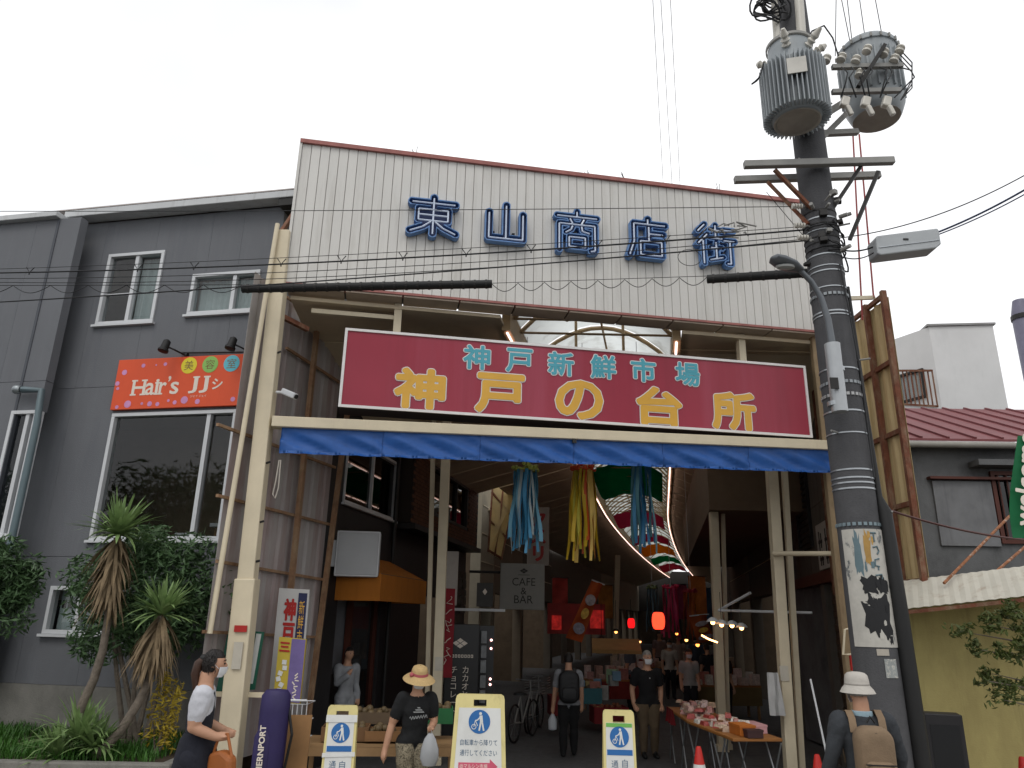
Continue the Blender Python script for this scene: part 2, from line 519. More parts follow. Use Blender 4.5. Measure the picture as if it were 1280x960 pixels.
# ------------------------------------------------------------------ neon characters 東 山 商 店 街
STROKES = {
 'east': [[(.06, .86), (.94, .86)], [(.5, 1.0), (.5, .02)], [(.2, .68), (.8, .68), (.8, .38), (.2, .38), (.2, .68)], [(.2, .53), (.8, .53)],
          [(.46, .36), (.3, .2), (.04, .06)], [(.54, .36), (.7, .2), (.96, .06)]],
 'mountain': [[(.5, .98), (.5, .1)], [(.1, .76), (.1, .1), (.9, .1), (.9, .76)]],
 'trade': [[(.5, 1.0), (.5, .88)], [(.05, .87), (.95, .87)], [(.34, .82), (.4, .7)], [(.66, .82), (.6, .7)],
           [(.1, .02), (.1, .68), (.9, .68), (.9, .06), (.8, .04)], [(.4, .64), (.36, .54), (.24, .46)], [(.6, .64), (.62, .52), (.78, .48)],
           [(.32, .36), (.68, .36), (.68, .12), (.32, .12), (.32, .36)]],
 'shop': [[(.52, 1.0), (.52, .88)], [(.16, .87), (.96, .87)], [(.16, .87), (.16, .4), (.04, .04)], [(.54, .8), (.54, .44)], [(.54, .62), (.9, .62)],
          [(.32, .42), (.86, .42), (.86, .06), (.32, .06), (.32, .42)]],
 'street': [[(.22, .98), (.04, .8)], [(.28, .74), (.04, .5)], [(.17, .58), (.17, .02)], [(.36, .86), (.64, .86)], [(.5, .98), (.5, .66)], [(.33, .66), (.67, .66)],
            [(.36, .42), (.64, .42)], [(.5, .56), (.5, .16)], [(.33, .12), (.66, .2)], [(.72, .88), (.96, .88)], [(.7, .62), (.98, .62)], [(.86, .62), (.86, .06), (.76, .06)]],
}
m_nblue = M('neon_channel_blue', '#5f84b6', rough=0.5, var=0.15, scale=8, streak='#3b4c66', samt=0.5, sscale=(6, 6, 3))
m_navy = M('neon_channel_floor', '#1f3564', rough=0.45, var=0.2, scale=10)
m_tube = M('neon_glass_tube', '#c9d4e6', rough=0.15, var=0.05, spec=0.7)
def neon(kind, cx_px, cy_px, wpx, hpx, label):
    d = 0.03
    u0, z1 = FA.px(cx_px - wpx / 2, cy_px - hpx / 2); u1, z0 = FA.px(cx_px + wpx / 2, cy_px + hpx / 2)
    rad = 0.058 if kind not in ('trade', 'street') else 0.05
    W, Hh = u1 - u0 - 2 * rad, z1 - z0 - 2 * rad
    segs = []
    polys = [[V((x * W + rad, y * Hh + rad)) for x, y in st] for st in STROKES[kind]]
    for p in polys:
        segs += list(zip(p[:-1], p[1:]))
    cell = 0.0075
    nx, ny = int((W + 2 * rad) / cell) + 3, int((Hh + 2 * rad) / cell) + 3
    X, Yy = np.meshgrid((np.arange(nx) - 0.5) * cell, (np.arange(ny) - 0.5) * cell, indexing='ij')
    D = np.full(X.shape, 9.0)
    for a, b in segs:
        ab = b - a; L = ab.length_squared or 1e-9
        t = np.clip(((X - a.x) * ab.x + (Yy - a.y) * ab.y) / L, 0, 1)
        D = np.minimum(D, np.hypot(X - a.x - t * ab.x, Yy - a.y - t * ab.y))
    Hm = np.where(D < rad - 0.013, 0.02, np.where(D < rad, 0.105, 0.0))
    rim, flo = MB(), MB()
    def q(x, y, h): return FA.p(u0 + x, z0 + y, d + h)
    for i in range(nx):
        for j in range(ny):
            h = Hm[i, j]
            if h <= 0: continue
            x0, y0 = (i - 1) * cell, (j - 1) * cell
            (rim if h > 0.05 else flo).add([q(x0, y0, h), q(x0 + cell, y0, h), q(x0 + cell, y0 + cell, h), q(x0, y0 + cell, h)], [(0, 1, 2, 3)])
            if h > 0.05:
                for di, dj, e in ((-1, 0, ((x0, y0 + cell), (x0, y0))), (1, 0, ((x0 + cell, y0), (x0 + cell, y0 + cell))),
                                  (0, -1, ((x0, y0), (x0 + cell, y0))), (0, 1, ((x0 + cell, y0 + cell), (x0, y0 + cell)))):
                    ii, jj = i + di, j + dj
                    hh = Hm[ii, jj] if 0 <= ii < nx and 0 <= jj < ny else 0.0
                    if hh < h - 0.001:
                        (xa, ya), (xb, yb) = e
                        rim.add([q(xa, ya, hh), q(xb, yb, hh), q(xb, yb, h), q(xa, ya, h)], [(0, 1, 2, 3)])
    t = thing('neon_character', label, 'neon letter', FA.p((u0 + u1) / 2, z0, d), 'neon characters across the white facade')
    rim.build('channel_rim', m_nblue, t); flo.build('channel_floor', m_navy, t)
    mb = MB()
    for p in polys:
        P = [FA.p(u0 + a.x, z0 + a.y, d + 0.085) for a in p]
        for a, b in zip(P[:-1], P[1:]):
            mb.tube([a, b], 0.0125, n=6)
    mb.build('glass_tube', m_tube, t, smooth=True)
    mb = MB()
    for k in (0.2, 0.8):
        mb.fbox(FA, u0 + rad * 0.4 + k * W * .8 + .05, u0 + rad * .4 + k * W * .8 + .09, z0 + 0.4 * Hh, z0 + 0.44 * Hh, -0.008, 0.045)
    mb.build('standoff', m_dark, t)
neon('east', 541, 276, 68, 62, 'leftmost blue neon character 東 on the white facade')
neon('mountain', 631, 285, 61, 62, 'blue neon character 山, simplest of the five on the facade')
neon('trade', 719, 295, 64, 64, 'middle blue neon character 商 on the white facade')
neon('shop', 806, 303, 60, 62, 'blue neon character 店, second from right on the white facade')
neon('street', 891, 311, 60, 64, 'rightmost blue neon character 街 nearest the utility pole')

# ------------------------------------------------------------------ red market sign
m_sign_red = M('sign_red', '#92263a', rough=0.42, var=0.08, scale=0.7, spec=0.4, streak='#a5566a', samt=0.45, sth=(.45, .75), sscale=(1.1, 1.1, 0.05), streak2='#6d1a2a', samt2=.5, sth2=(.5, .8), sscale2=(2.2, 2.2, .12))
m_white_edge = M('white_edge', '#d8d6d4', rough=0.4, var=0.05)
m_gold = M('sign_yellow', '#d2a13b', rough=0.45, var=0.06)
m_cyan = M('sign_cyan', '#4b9dad', rough=0.45, var=0.06)
m_sgrey = M('sign_back', '#2a2527', rough=0.7)
su0, su1, sz0, sz1 = FA.rect((432, 413), (1008, 456), (1013, 547), (422, 511))
sz0, sz1 = 4.37, 5.43
rs = thing('market_sign', 'long red market sign with yellow and light blue Japanese lettering over the entrance', 'sign', FA.p((su0 + su1) / 2, sz0, 0))
mb = MB(); mb.fbox(FA, su0 + .004, su1 - .004, sz0 + .004, sz1 - .004, -0.40, -0.006); mb.build('cabinet', m_sgrey, rs, bevel=0.01)
mb = MB(); mb.fbox(FA, su0 + .03, su1 - .03, sz0 + .03, sz1 - .03, -0.005, 0.002); mb.build('face', m_sign_red, rs)
mb = MB(); mb.ring(FA, su0, su1, sz0, sz1, 0.034, -0.004, 0.018); mb.build('edge_frame', m_white_edge, rs)
def chars(s, centers, w, h, mat, bold, hgt, name):
    for ch, (cx, cy) in zip(s, centers):
        u, z = FA.px(cx, cy)
        k = .72 if ch in '戸' else 1.0
        o = put_text(MB(), ch, FA.mat(u, z, hgt + 0.004), w=w - 2 * bold, h=h - 2 * bold, bold=bold).build(name, mat, rs)
        put_text(MB(), ch, FA.mat(u, z, hgt), w=w - 2 * bold, h=h - 2 * bold, bold=bold + .012).build('outline', m_white_edge, o)
chars('神戸新鮮市場', ((596, 447), (649, 451), (701, 455), (754, 459), (804, 463), (859, 468)), 0.36, 0.34, m_cyan, 0.01, 0.008, 'small_character')
chars('神戸の台所', ((525, 486), (625, 492), (724, 500), (824, 508), (917, 514)), 0.66, 0.55, m_gold, 0.025, 0.008, 'large_character')

# ------------------------------------------------------------------ cream gate frame: posts and beam, blue valance
gate = thing('entrance_gate', 'cream painted steel frame of posts and beam carrying the blue valance', 'gate', (-3.0, 8.8, 0))
bzL, bzR = 4.10, 4.25
gu = lambda u: bzL + (bzR - bzL) * u / FW
gd0, gd1 = -0.02, 0.16
mb = MB()
b0, b1 = FA.px(342, 528)[0], FA.px(1047, 553)[0]
q = lambda u, dz, d: FA.p(u, gu(u) + dz, d)
mb.hexa([q(b0, -.065, gd1), q(b1, -.065, gd1), q(b1, -.065, gd0), q(b0, -.065, gd0)], [q(b0, .065, gd1), q(b1, .065, gd1), q(b1, .065, gd0), q(b0, .065, gd0)])
mb.build('beam', m_cream, gate, bevel=0.008)
mb = MB(); mb.beam(V((-3.07, 8.8, 6.72)), V((-2.99, 8.8, 2.25)), 0.19, 0.18, up=(0, 1, 0)); mb.build('post', m_cream, gate, bevel=0.015)
mb = MB(); mb.beam(V((-2.99, 8.8, 2.26)), V((-2.94, 8.8, -0.16)), 0.235, 0.22, up=(0, 1, 0)); mb.build('post_sleeve', m_cream, gate, bevel=0.015)
rp = FA.p(b1 - 0.1, 0, -0.14)
mb = MB(); mb.beam(V((rp.x, rp.y, 5.95)), V((rp.x - 0.02, rp.y, -0.2)), 0.11, 0.11, up=(0, 1, 0)); mb.build('post', M('dull_tan_post', '#8f7c60', rough=.7, var=.2, streak='#6b4a34', samt=.6, sscale=(9, 9, 1)), gate, bevel=0.01)
for zz in (6.5, 5.55):
    MB().beam(V((-2.98, 8.9, zz)), FA.p(0.3, zz - 0.05, -0.35), 0.06, 0.06).build('bracket', m_rust, gate)
MB().beam(at(345, 300, 8.75), at(372, 260, 9.2), 0.05, 0.05).build('bracket', m_rust, gate)
m_tape_r = M('red_tape', '#a3201c', rough=0.5); m_tape_w = M('notice_paper', '#b9b3a6', rough=0.8)
mb = MB(); mb.box(V((-2.955, 8.67, 1.72)), (0.14, 0.012, 0.07)); mb.build('red_tape', m_tape_r, gate)
mb = MB(); mb.box(V((-2.955, 8.67, 1.44)), (0.1, 0.01, 0.28)); mb.build('paper_notice', m_tape_w, gate)
mb = MB()
for z_, u_ in ((2.9, -3.0), (2.45, -2.995), (5.0, -3.04), (3.6, -3.01)):
    MB().tube([V((u_ + .08, 8.75, z_)), V((u_ + .14, 8.72, z_ + .01))], 0.014, n=8).build('bolt', m_dark, gate)
# steel stubs from the beam up to the sign and from the sign to the facade
for px_ in (497, 935):
    u = FA.px(px_, 400)[0]
    MB().fbox(FA, u - .05, u + .05, sz1 - .02, fz0 - .065, -0.32, -0.22).build('sign_hanger', m_cream, gate)
MB().fbox(FA, FA.px(415, 400)[0] - .3, FA.px(497, 400)[0] - .051, sz1 + .28, sz1 + .34, -0.31, -0.25).build('tie_bar', m_cream, gate)

m_blue = M('blue_tarpaulin', '#1f5297', rough=0.5, var=0.1, scale=3, streak='#1c3d70', samt=0.4, sscale=(3, 3, 1.5), spec=0.4)
v0, v1 = FA.px(352, 550)[0], FA.px(1033, 575)[0]
rows = []
NV = 180
for i in range(9):
    t = i / 8
    row = []
    for j in range(NV + 1):
        s_ = j / NV
        u = v0 + (v1 - v0) * s_
        seg = (s_ * 6.0) % 1.0
        ph = seg * 2.2 - t * 1.2
        fold = 0.034 * math.sin(ph * 6.0 + int(s_ * 6) * 1.7) * (0.25 + 0.75 * math.sin(PI * t)) + 0.012 * math.sin(ph * 17 + 2 * int(s_ * 6))
        fold += 0.02 * mnoise.noise(V((u * 3, t * 2.5, 0)))
        row.append(FA.p(u, gu(u) - 0.05 - 0.33 * t , 0.10 + fold * (0.3 + t)))
    rows.append(row)
val = thing('valance', 'blue tarpaulin valance hanging in folds below the cream beam', 'valance', FA.p((v0 + v1) / 2, 3.8, 0.1))
mb = MB(); mb.sheet(rows, 0.003); mb.build('cloth', m_blue, val, smooth=True, autosm=False)
for k in range(1, 6):
    j = int(NV * k / 6)
    MB().tube([rows[i][j] + FA.n * 0.002 for i in range(9)], 0.0035, n=4).build('seam', M('blue_seam', '#1f427a', rough=0.7), val)
for k in (0.5,):
    u = v0 + (v1 - v0) * k
    MB().fbox(FA, u - .025, u + .025, gu(u) - .12, gu(u) - .066, 0.135, 0.165).build('clamp', m_dark, val)

# ------------------------------------------------------------------ arcade roof
ZC = 5.85
pL = atz(627, 387, ZC); pR = atz(838, 500, ZC)
def bend(Y):  # centre shift of the arcade to the right beyond Y=28
    return AS * (Y - 10) + (0.010 * max(0, Y - 28) ** 1.5 if Y > 28 else 0)
XL0 = pL.x - AS * (pL.y - 10); XR0 = pR.x - AS * (pR.y - 10)
XL = lambda Y: XL0 + bend(Y); XR = lambda Y: XR0 + bend(Y)
m_ceil = M('arcade_soffit', '#c9baa0', rough=0.7, var=0.1, scale=1.5, streak='#9a8a74', samt=0.4, sscale=(2, 2, 2))
m_rib = M('arcade_rib', '#a98f6c', rough=0.6, var=0.12)
m_poly = M('milky_roof_sheet', '#eef0ef', rough=0.5, var=0.05, scale=1.2, transl=0.9, streak='#a39f95', samt=0.5, sscale=(1.5, 1.5, 1.5))
m_poly2 = M('dimmed_roof_sheet', '#d3d5d2', rough=0.5, var=0.1, scale=1.2, transl=0.85, streak='#8f8b80', samt=0.5, sscale=(1.5, 1.5, 1.5))  # darker copy of the milky sheet; dimmer light deeper in put into its colour
m_flu = M('fluorescent_tube', '#ffd9cc', rough=0.3, var=0.02, emit=2.6)
roof = thing('arcade_roof', 'long vaulted arcade roof with milky panels between beige soffits', 'roof', ((XL(20) + XR(20)) / 2, 20, ZC))
YF = lambda X: 8.8 + (X + 2.97) * 1.3 / 7.47     # facade line
Ys = [9.45] + [10.6 + 1.3 * i for i in range(19)] + [36.6, 40, 44, 49, 54, 60, 66, 72]
LW = lambda Y: -2.62 + AS * (Y - 12) + (bend(Y) - AS * (Y - 10)) - 0.2
RW = lambda Y: 4.85 + bend(Y)
dr = lambda Y: -.95 * min(1, max(0, (Y - 10.6) / 2.6))
for a, b in zip(Ys[:-1], Ys[1:]):
    g = 0.012
    if a > 9.46:
        w0 = 1.0 if 19.0 < a < 21.5 else 0.0
        mb = MB(); mb.slab([(LW(a) + w0, a + g, dr(a) * (1 - w0 * .3)), (XL(a) - .12, a + g, 0), (XL(b) - .12, b - g, 0), (LW(b) + w0, b - g, dr(b) * (1 - w0 * .3))], ZC, ZC + .05).build('soffit_panel', m_ceil, roof)
        mb = MB(); mb.slab([(XR(a) + .12, a + g, 0), (RW(a), a + g, dr(a)), (RW(b), b - g, dr(b)), (XR(b) + .12, b - g, 0)], ZC, ZC + .05); mb.build('soffit_panel', m_ceil, roof)
    else:
        mb = MB(); mb.slab([(-2.95, YF(-2.95) + .2), (XL(9.7) - .12, YF(XL(9.7)) + .2), (XL(10.6) - .12, 10.6 - g), (LW(10.6), 10.6 - g)], ZC, ZC + .05); mb.build('soffit_panel', m_ceil, roof)
        mb = MB(); mb.slab([(XR(10) + .12, YF(2.4) + .2), (4.7, YF(4.7) + .15), (RW(10.6), 10.6 - g), (XR(10.6) + .12, 10.6 - g)], ZC, ZC + .05); mb.build('soffit_panel', m_ceil, roof)
# edge gutters along the opening with the fluorescent tubes
for side, XE in ((-1, XL), (1, XR)):
    for a, b in zip([9.8 + .25 * (side > 0)] + Ys[1:-1], Ys[1:]):
        mb = MB()
        x0, x1 = XE(a), XE(b)
        o = side * .12
        mb.hexa([V((x0 + o, a, ZC - .06)), V((x0, a, ZC - .06)), V((x1, b, ZC - .06)), V((x1 + o, b, ZC - .06))],
                [V((x0 + o, a, ZC + .3)), V((x0, a, ZC + .3)), V((x1, b, ZC + .3)), V((x1 + o, b, ZC + .3))])
        mb.build('gutter', m_rib, roof)
        n = 1 if b - a < 1.6 else int((b - a) / 1.3)
        for k in range(n):
            p = V((x0 + side * .05, a, ZC - .085)).lerp(V((x1 + side * .05, b, ZC - .085)), (k + .06) / n)
            r = V((x0 + side * .05, a, ZC - .085)).lerp(V((x1 + side * .05, b, ZC - .085)), (k + .94) / n)
            mb = MB(); mb.tube([p, r], 0.018, n=6); mb.build('fluorescent_tube', m_flu, roof, smooth=True)
# vault
def arc(Y, dz=0.0, rise=0.62, k=12):
    xl, xr = XL(Y), XR(Y)
    return [V((xl + (xr - xl) * i / k, Y, ZC + .28 + dz + rise * math.sin(PI * i / k) ** 0.8)) for i in range(k + 1)]
VY = [10.05, 10.6] + Ys[2:]
for a, b in zip(VY[:-1], VY[1:]):
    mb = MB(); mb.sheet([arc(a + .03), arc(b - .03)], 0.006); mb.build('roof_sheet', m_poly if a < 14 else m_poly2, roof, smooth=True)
    mb = MB()
    for t in ((0.0,) if a < 13 else (0.0, 0.5)):
        Y = a + (b - a) * t
        mb.tube(arc(Y, -.05), 0.035 if t == 0 else 0.022, n=6)
        if b - a > 2: continue
    mb.build('rib', m_rib, roof)
    mb = MB()
    for k in ((6,) if a < 14 else (4, 8)):
        mb.tube([arc(a, -.03)[k], arc(b, -.03)[k]], 0.02, n=5)
    mb.build('purlin', m_rib, roof)
    if b < 36:   # cross ties
        mb = MB(); mb.tube([V((XL(a), a, ZC + .22)), V((XR(a), a, ZC + .22))], 0.02, n=5); mb.build('tie_rod', m_rib, roof)
mb = MB()
for Y in (10.1, 11.3):
    for k in (4, 8):
        mb.tube([V((XL(Y) + (XR(Y) - XL(Y)) * k / 12, Y, ZC + .22)), arc(Y, -.05)[k]], 0.025, n=5)
mb.build('hanger', m_rib, roof)
zbk = at(892, 640, 14.2).z
xb = at(892, 700, 14.2).x - .1
MB().hexa([V((xb, 13.9, zbk)), V((RW(13.9), 13.9, zbk)), V((RW(29), 29, zbk)), V((xb + AS * 15.1, 29, zbk))], [V((xb, 13.9, ZC - .02)), V((RW(13.9), 13.9, ZC - .02)), V((RW(29), 29, ZC - .02)), V((xb + AS * 15.1, 29, ZC - .02))]).build('bulkhead', M('brown_bulkhead', '#6b5a48', rough=.8, var=.12), roof)
# coloured cloths slung under the vault
def canopy(Y0, Y1, col, label):
    m = M('cloth_' + col, col, rough=0.8, var=0.12, transl=0.85)
    rows = []
    for i in range(8):
        t = i / 7
        Y = Y0 + (Y1 - Y0) * t
        rows.append([V((XL(Y) + .15 + (XR(Y) - XL(Y) - .3) * j / 12, Y, ZC + .02 + 0.28 * math.sin(PI * j / 12) - 0.12 * math.sin(PI * t) + 0.03 * math.sin(j * 2 + i))) for j in range(13)])
    mb = MB(); mb.sheet(rows, 0.004)
    tag(mb.build('ceiling_cloth', m, smooth=True, origin=V((XL(Y0) + 1, Y0, ZC))), label, 'cloth', 'coloured cloths slung under the arcade roof')
canopy(20.6, 26.0, '#2a7a5c', 'large dark green cloth slung under the arcade roof, nearest of the coloured cloths')
canopy(30.0, 34.5, '#b85a74', 'crimson cloth under the arcade roof just behind the large green one')
canopy(38.5, 42.5, '#b4506a', 'second crimson cloth deep under the arcade roof')
canopy(44, 50, '#d09038', 'orange cloth deep under the arcade roof')
canopy(52, 57, '#3a9068', 'small far green cloth deep in the arcade')
canopy(59, 66, '#b45868', 'farthest red cloth at the end of the arcade roof')
# ------------------------------------------------------------------ salon building
m_gwall = M('charcoal_siding', '#66686c', rough=0.75, var=0.06, scale=0.8, bump=0.25, bscale=90, streak='#5a5d63', samt=0.6, sscale=(3, 3, 0.4), streak2='#7a7d82', samt2=.35, sth2=(.55, .8), sscale2=(12, 12, .35))
m_gshade = M('charcoal_shade', '#4a4d53', rough=0.7, var=0.08)  # darker copy of the siding; shade of the return face put into its colour
m_conc = M('concrete', '#77756f', rough=0.9, var=0.18, scale=4, bump=0.3, bscale=70, streak='#4e4b46', samt=0.6, sscale=(3, 3, 1))
m_alu = M('white_aluminium', '#c6c8ca', rough=0.4, var=0.05)
m_glass = glass('window_glass', '#20262a', alpha=0.75)
m_glass_c = glass('clear_shop_glass', '#1d2224', alpha=0.25)
m_curt = M('curtain', '#c3cfce', rough=0.9, var=0.08, scale=2, sscale=(30, 30, .2), streak='#a7b8b6', samt=.6)
m_room = M('room_inside', '#3a342e', rough=0.9)
salon = thing('salon_building', 'two storey charcoal grey building with a hair salon left of the arcade', 'building', GW.p(-3, 0.3, 0))
UP = GW.px(104, 262)[0]                          # where the left wing steps forward
ZT = GW.px(225, 268)[1] - 0.03
WING = 0.38
def wall_with_holes(fr, u0, u1, z0, z1, holes, d0, d1, zjoints, ujoints, mat, parent, top=None):
    """siding boards around window holes; each board a part"""
    us = sorted(set([u0, u1] + [h[0] for h in holes] + [h[1] for h in holes] + [u for u in ujoints if u0 < u < u1]))
    zs = sorted(set([z0, z1] + [h[2] for h in holes] + [h[3] for h in holes] + [z for z in zjoints if z0 < z < z1]))
    for a, b in zip(us[:-1], us[1:]):
        runs = []; cur = None
        for c, d in zip(zs[:-1], zs[1:]):
            cu, cz = (a + b) / 2, (c + d) / 2
            hole = any(h[0] < cu < h[1] and h[2] < cz < h[3] for h in holes)
            if hole:
                cur = None
            elif cur is not None and c not in zjoints:
                cur[1] = d
            else:
                cur = [c, d]; runs.append(cur)
        for c, d in runs:
            ga = 0.0015 if a in ujoints else 0.0; gb = 0.0015 if b in ujoints else 0.0
            gc = 0.003 if c in zjoints else 0.0; gd = 0.003 if d in zjoints else 0.0
            mb = MB(); mb.fbox(fr, a + ga, b - gb, c + gc, d - gd, d0, d1); mb.build('siding_board', mat, parent)
W1 = GW.rect((137, 319), (207, 313), (192, 404), (120, 406))
W2 = GW.rect((242, 343), (327, 338), (319, 390), (234, 394))
W3 = GW.rect((138, 516), (300, 513), (272, 681), (117, 670))
W4 = GW.rect((65, 731), (140, 735), (132, 796), (54, 790))
W5 = GW.rect((12, 514), (45, 513), (18, 673), (-16, 671), WING)
UR = GW.px(336, 420)[0]
JZ = [2.55, 4.9]
UJ = [-5.2, -4.6, -3.7, -2.8, -1.9, -1.0, -0.5]
ZB = 0.98
wall_with_holes(GW, UP, UR, ZB, ZT, [W1, W2, W3, W4], -0.14, 0.0, JZ, [u for u in UJ if u > UP], m_gwall, salon)
ZW = GW.px(50, 276, WING)[1]
wall_with_holes(GW, -6.5, UP - 0.001, ZB, ZW, [W5], WING - 0.14, WING, JZ, [u for u in UJ if u < UP], m_gwall, salon)
mb = MB(); mb.fbox(GW, UP - .14, UP + .003, ZB, ZW - .02, 0.004, WING - .145); mb.fbox(GW, UP - .02, UP + .02, ZB, ZW - .01, WING - .144, WING + .012); mb.build('wing_return', m_gshade, salon)
mb = MB(); mb.fbox(GW, UP + .001, UR, 0.2, ZB - .004, -0.14, 0.03); mb.fbox(GW, -6.5, UP, 0.2, ZB - .004, -.1, WING + .03); mb.build('foundation', m_conc, salon)
# sides, back and floors of the building so that it is a solid volume
mb = MB()
mb.fbox(GW, UR - .12, UR, ZB, ZT, -7, -0.145)
mb.fbox(GW, -6.5, -6.4, ZB, ZT, -7, -.145)
mb.fbox(GW, -6.4, UR - .121, ZB, ZT, -7, -6.9)
mb.build('side_wall', m_gwall, salon)
mb = MB(); mb.fbox(GW, -6.39, UR - .13, 4.55, 4.75, -6.88, -.15); mb.fbox(GW, -6.39, UR - .13, 1.9, 2.0, -6.88, -.15); mb.build('floor_slab', m_room, salon)
mb = MB(); mb.fbox(GW, -6.39, UR - .13, 2.0, 4.5, -2.0, -1.9); mb.fbox(GW, -6.39, UR - .13, 4.76, ZT, -1.6, -1.5); mb.build('inner_wall', M('inner_wall', '#b8b0a2', rough=.9), salon)
m_roofw = M('white_fascia', '#bdbfc0', rough=0.5, var=0.06, streak='#8c8a86', samt=.5)
mb = MB(); mb.fbox(GW, UP - .1, UR + .35, ZT + .02, ZT + .13, 0.0, 0.22); mb.build('fascia', m_roofw, salon, bevel=.01)
mb = MB(); mb.fbox(GW, -6.6, UP + .02, ZW + .002, ZW + .09, 0.0, WING + .1); mb.build('fascia', m_roofw, salon, bevel=.01)
mb = MB(); mb.fbox(GW, -6.6, UR + .36, ZT + .132, ZT + .15, -7.1, 0.225); mb.build('roof', M('roof_metal', '#b0a7a3', rough=.6), salon)
mb = MB(); mb.fbox(GW, UR + .005, UR + .34, ZT - .1, ZT + .015, -7, 0.2); mb.build('eaves', m_dark, salon)
def window(fr, W, d, parent, split=0.5, glass_m=None, frame=0.05, curtain=None, rail=None, label=None):
    u0, u1, z0, z1 = W
    w = MB(); w.ring(fr, u0, u1, z0, z1, frame, d - .1, d + .025)
    wo = w.build('window', m_alu, parent, bevel=.004)
    us = u0 + (u1 - u0) * split
    s = MB(); s.fbox(fr, us - .028, us + .028, z0 + frame, z1 - frame, d - .08, d + .005)
    if rail: s.fbox(fr, u0 + frame, us - .03, z0 + (z1 - z0) * rail, z0 + (z1 - z0) * rail + .03, d - .07, d - .03)
    s.build('sash', m_alu, wo)
    for a, b, dd in ((u0 + frame, us - .028, -.045), (us + .028, u1 - frame, -.06)):
        p = MB(); p.fbox(fr, a, b, z0 + frame, z1 - frame, d + dd, d + dd + .006); p.build('pane', glass_m or m_glass, wo)
    s = MB(); s.fbox(fr, u0 - .03, u1 + .03, z0 - .035, z0 - .002, d - .05, d + .06); s.build('sill', m_alu, wo)
    if curtain:
        rows = []
        for i in range(2):
            rows.append([fr.p(u0 + .04 + (u1 - u0 - .08) * (curtain[0] + (curtain[1] - curtain[0]) * j / 30), z0 + .05 + (z1 - z0 - .1) * (1 - i), d - .16 + .02 * math.sin(j * 1.9)) for j in range(31)])
        c = MB(); c.sheet(rows, .003); c.build('curtain', m_curt, wo, smooth=True)
    return wo
gl2 = glass('upper_window_glass', '#4a5356', alpha=0.2)
window(GW, W1, 0, salon, 0.52, gl2, rail=0.42, curtain=(.5, 1))
window(GW, W2, 0, salon, 0.63, gl2, curtain=(0, 1))
window(GW, W3, 0, salon, 0.78, m_glass_c)
window(GW, W4, 0, salon, 0.5, gl2, curtain=(0, 1))
window(GW, W5, WING, salon, 0.62, m_glass_c)
# stools and counter seen through the salon window
m_wood = M('plain_wood', '#8d6f4c', rough=.6, var=.15)
def salon_room():
    u0, u1, z0, z1 = W3
    c = thing('reception_counter', 'pale wooden counter behind the large salon window', 'counter', GW.p(u1 - .4, 2.0, -1.2))
    mb = MB(); mb.fbox(GW, u1 - .75, u1 + .1, 2.0, 3.05, -1.6, -1.0); mb.build('body', m_wood, c, bevel=.01)
    mb = MB(); mb.fbox(GW, u1 - .8, u1 + .15, 3.05, 3.1, -1.65, -.95); mb.build('top', m_alu, c, bevel=.005)
    s = thing('stool', 'white stool standing inside behind the large salon window', 'stool', GW.p(u0 + 1.05, 2.0, -.7))
    mb = MB(); mb.fbox(GW, u0 + .85, u0 + 1.15, 2.88, 2.92, -.85, -.55); mb.build('seat', m_alu, s, bevel=.01)
    for a, b in ((.87, -.83), (1.13, -.83), (.87, -.57), (1.13, -.57)):
        mb = MB(); mb.tube([GW.p(u0 + a, 2.88, b), GW.p(u0 + a * 1.04 - .03, 2.0, b)], .014, n=6); mb.build('leg', m_alu, s)
    p = thing('framed_picture', 'dark framed picture on the salon back wall seen through the window', 'picture', GW.p(u0 + .8, 3.3, -1.88))
    mb = MB(); mb.ring(GW, u0 + .45, u0 + 1.25, 3.2, 3.8, .04, -1.895, -1.85); mb.build('frame', m_black, p)
    mb = MB(); mb.fbox(GW, u0 + .49, u0 + 1.21, 3.24, 3.76, -1.89, -1.88); mb.build('print', M('print', '#54585a', var=.3), p)
salon_room()
# downpipe with elbow and a bullet camera
m_pipe = M('teal_grey_pipe', '#5b6b70', rough=.5, var=.1)
P0 = [GW.p(*GW.px(28, 487, WING + .1), WING + .1), GW.p(*GW.px(52, 488, WING + .1), WING + .1), GW.p(*GW.px(46, 530, WING + .1), WING + .1), GW.p(GW.px(44, 540, WING + .1)[0], 0.9, WING + .1)]
tag(MB().tube(P0, 0.045, n=10).build('downpipe', m_pipe, smooth=True), 'grey downpipe with an elbow on the left wing of the salon building', 'pipe')
c0 = GW.p(*GW.px(21, 487, WING + .12), WING + .12)
ld = thing('outlet_hood', 'small round metal hood at the end of the grey downpipe elbow', 'vent', c0)
MB().lathe([(.05, 0), (.062, .02), (.06, .07), (.045, .09)], Matrix.Translation(c0 - V((.04, .0, .0))) @ Matrix.Rotation(PI / 2, 4, 'Y'), n=14).build('hood', M('zinc', '#8f9598', metal=.6, rough=.4), ld, smooth=True)
MB().tube([c0, c0 + V((.07, 0, 0))], .03, n=10).build('stub', m_dark, ld)

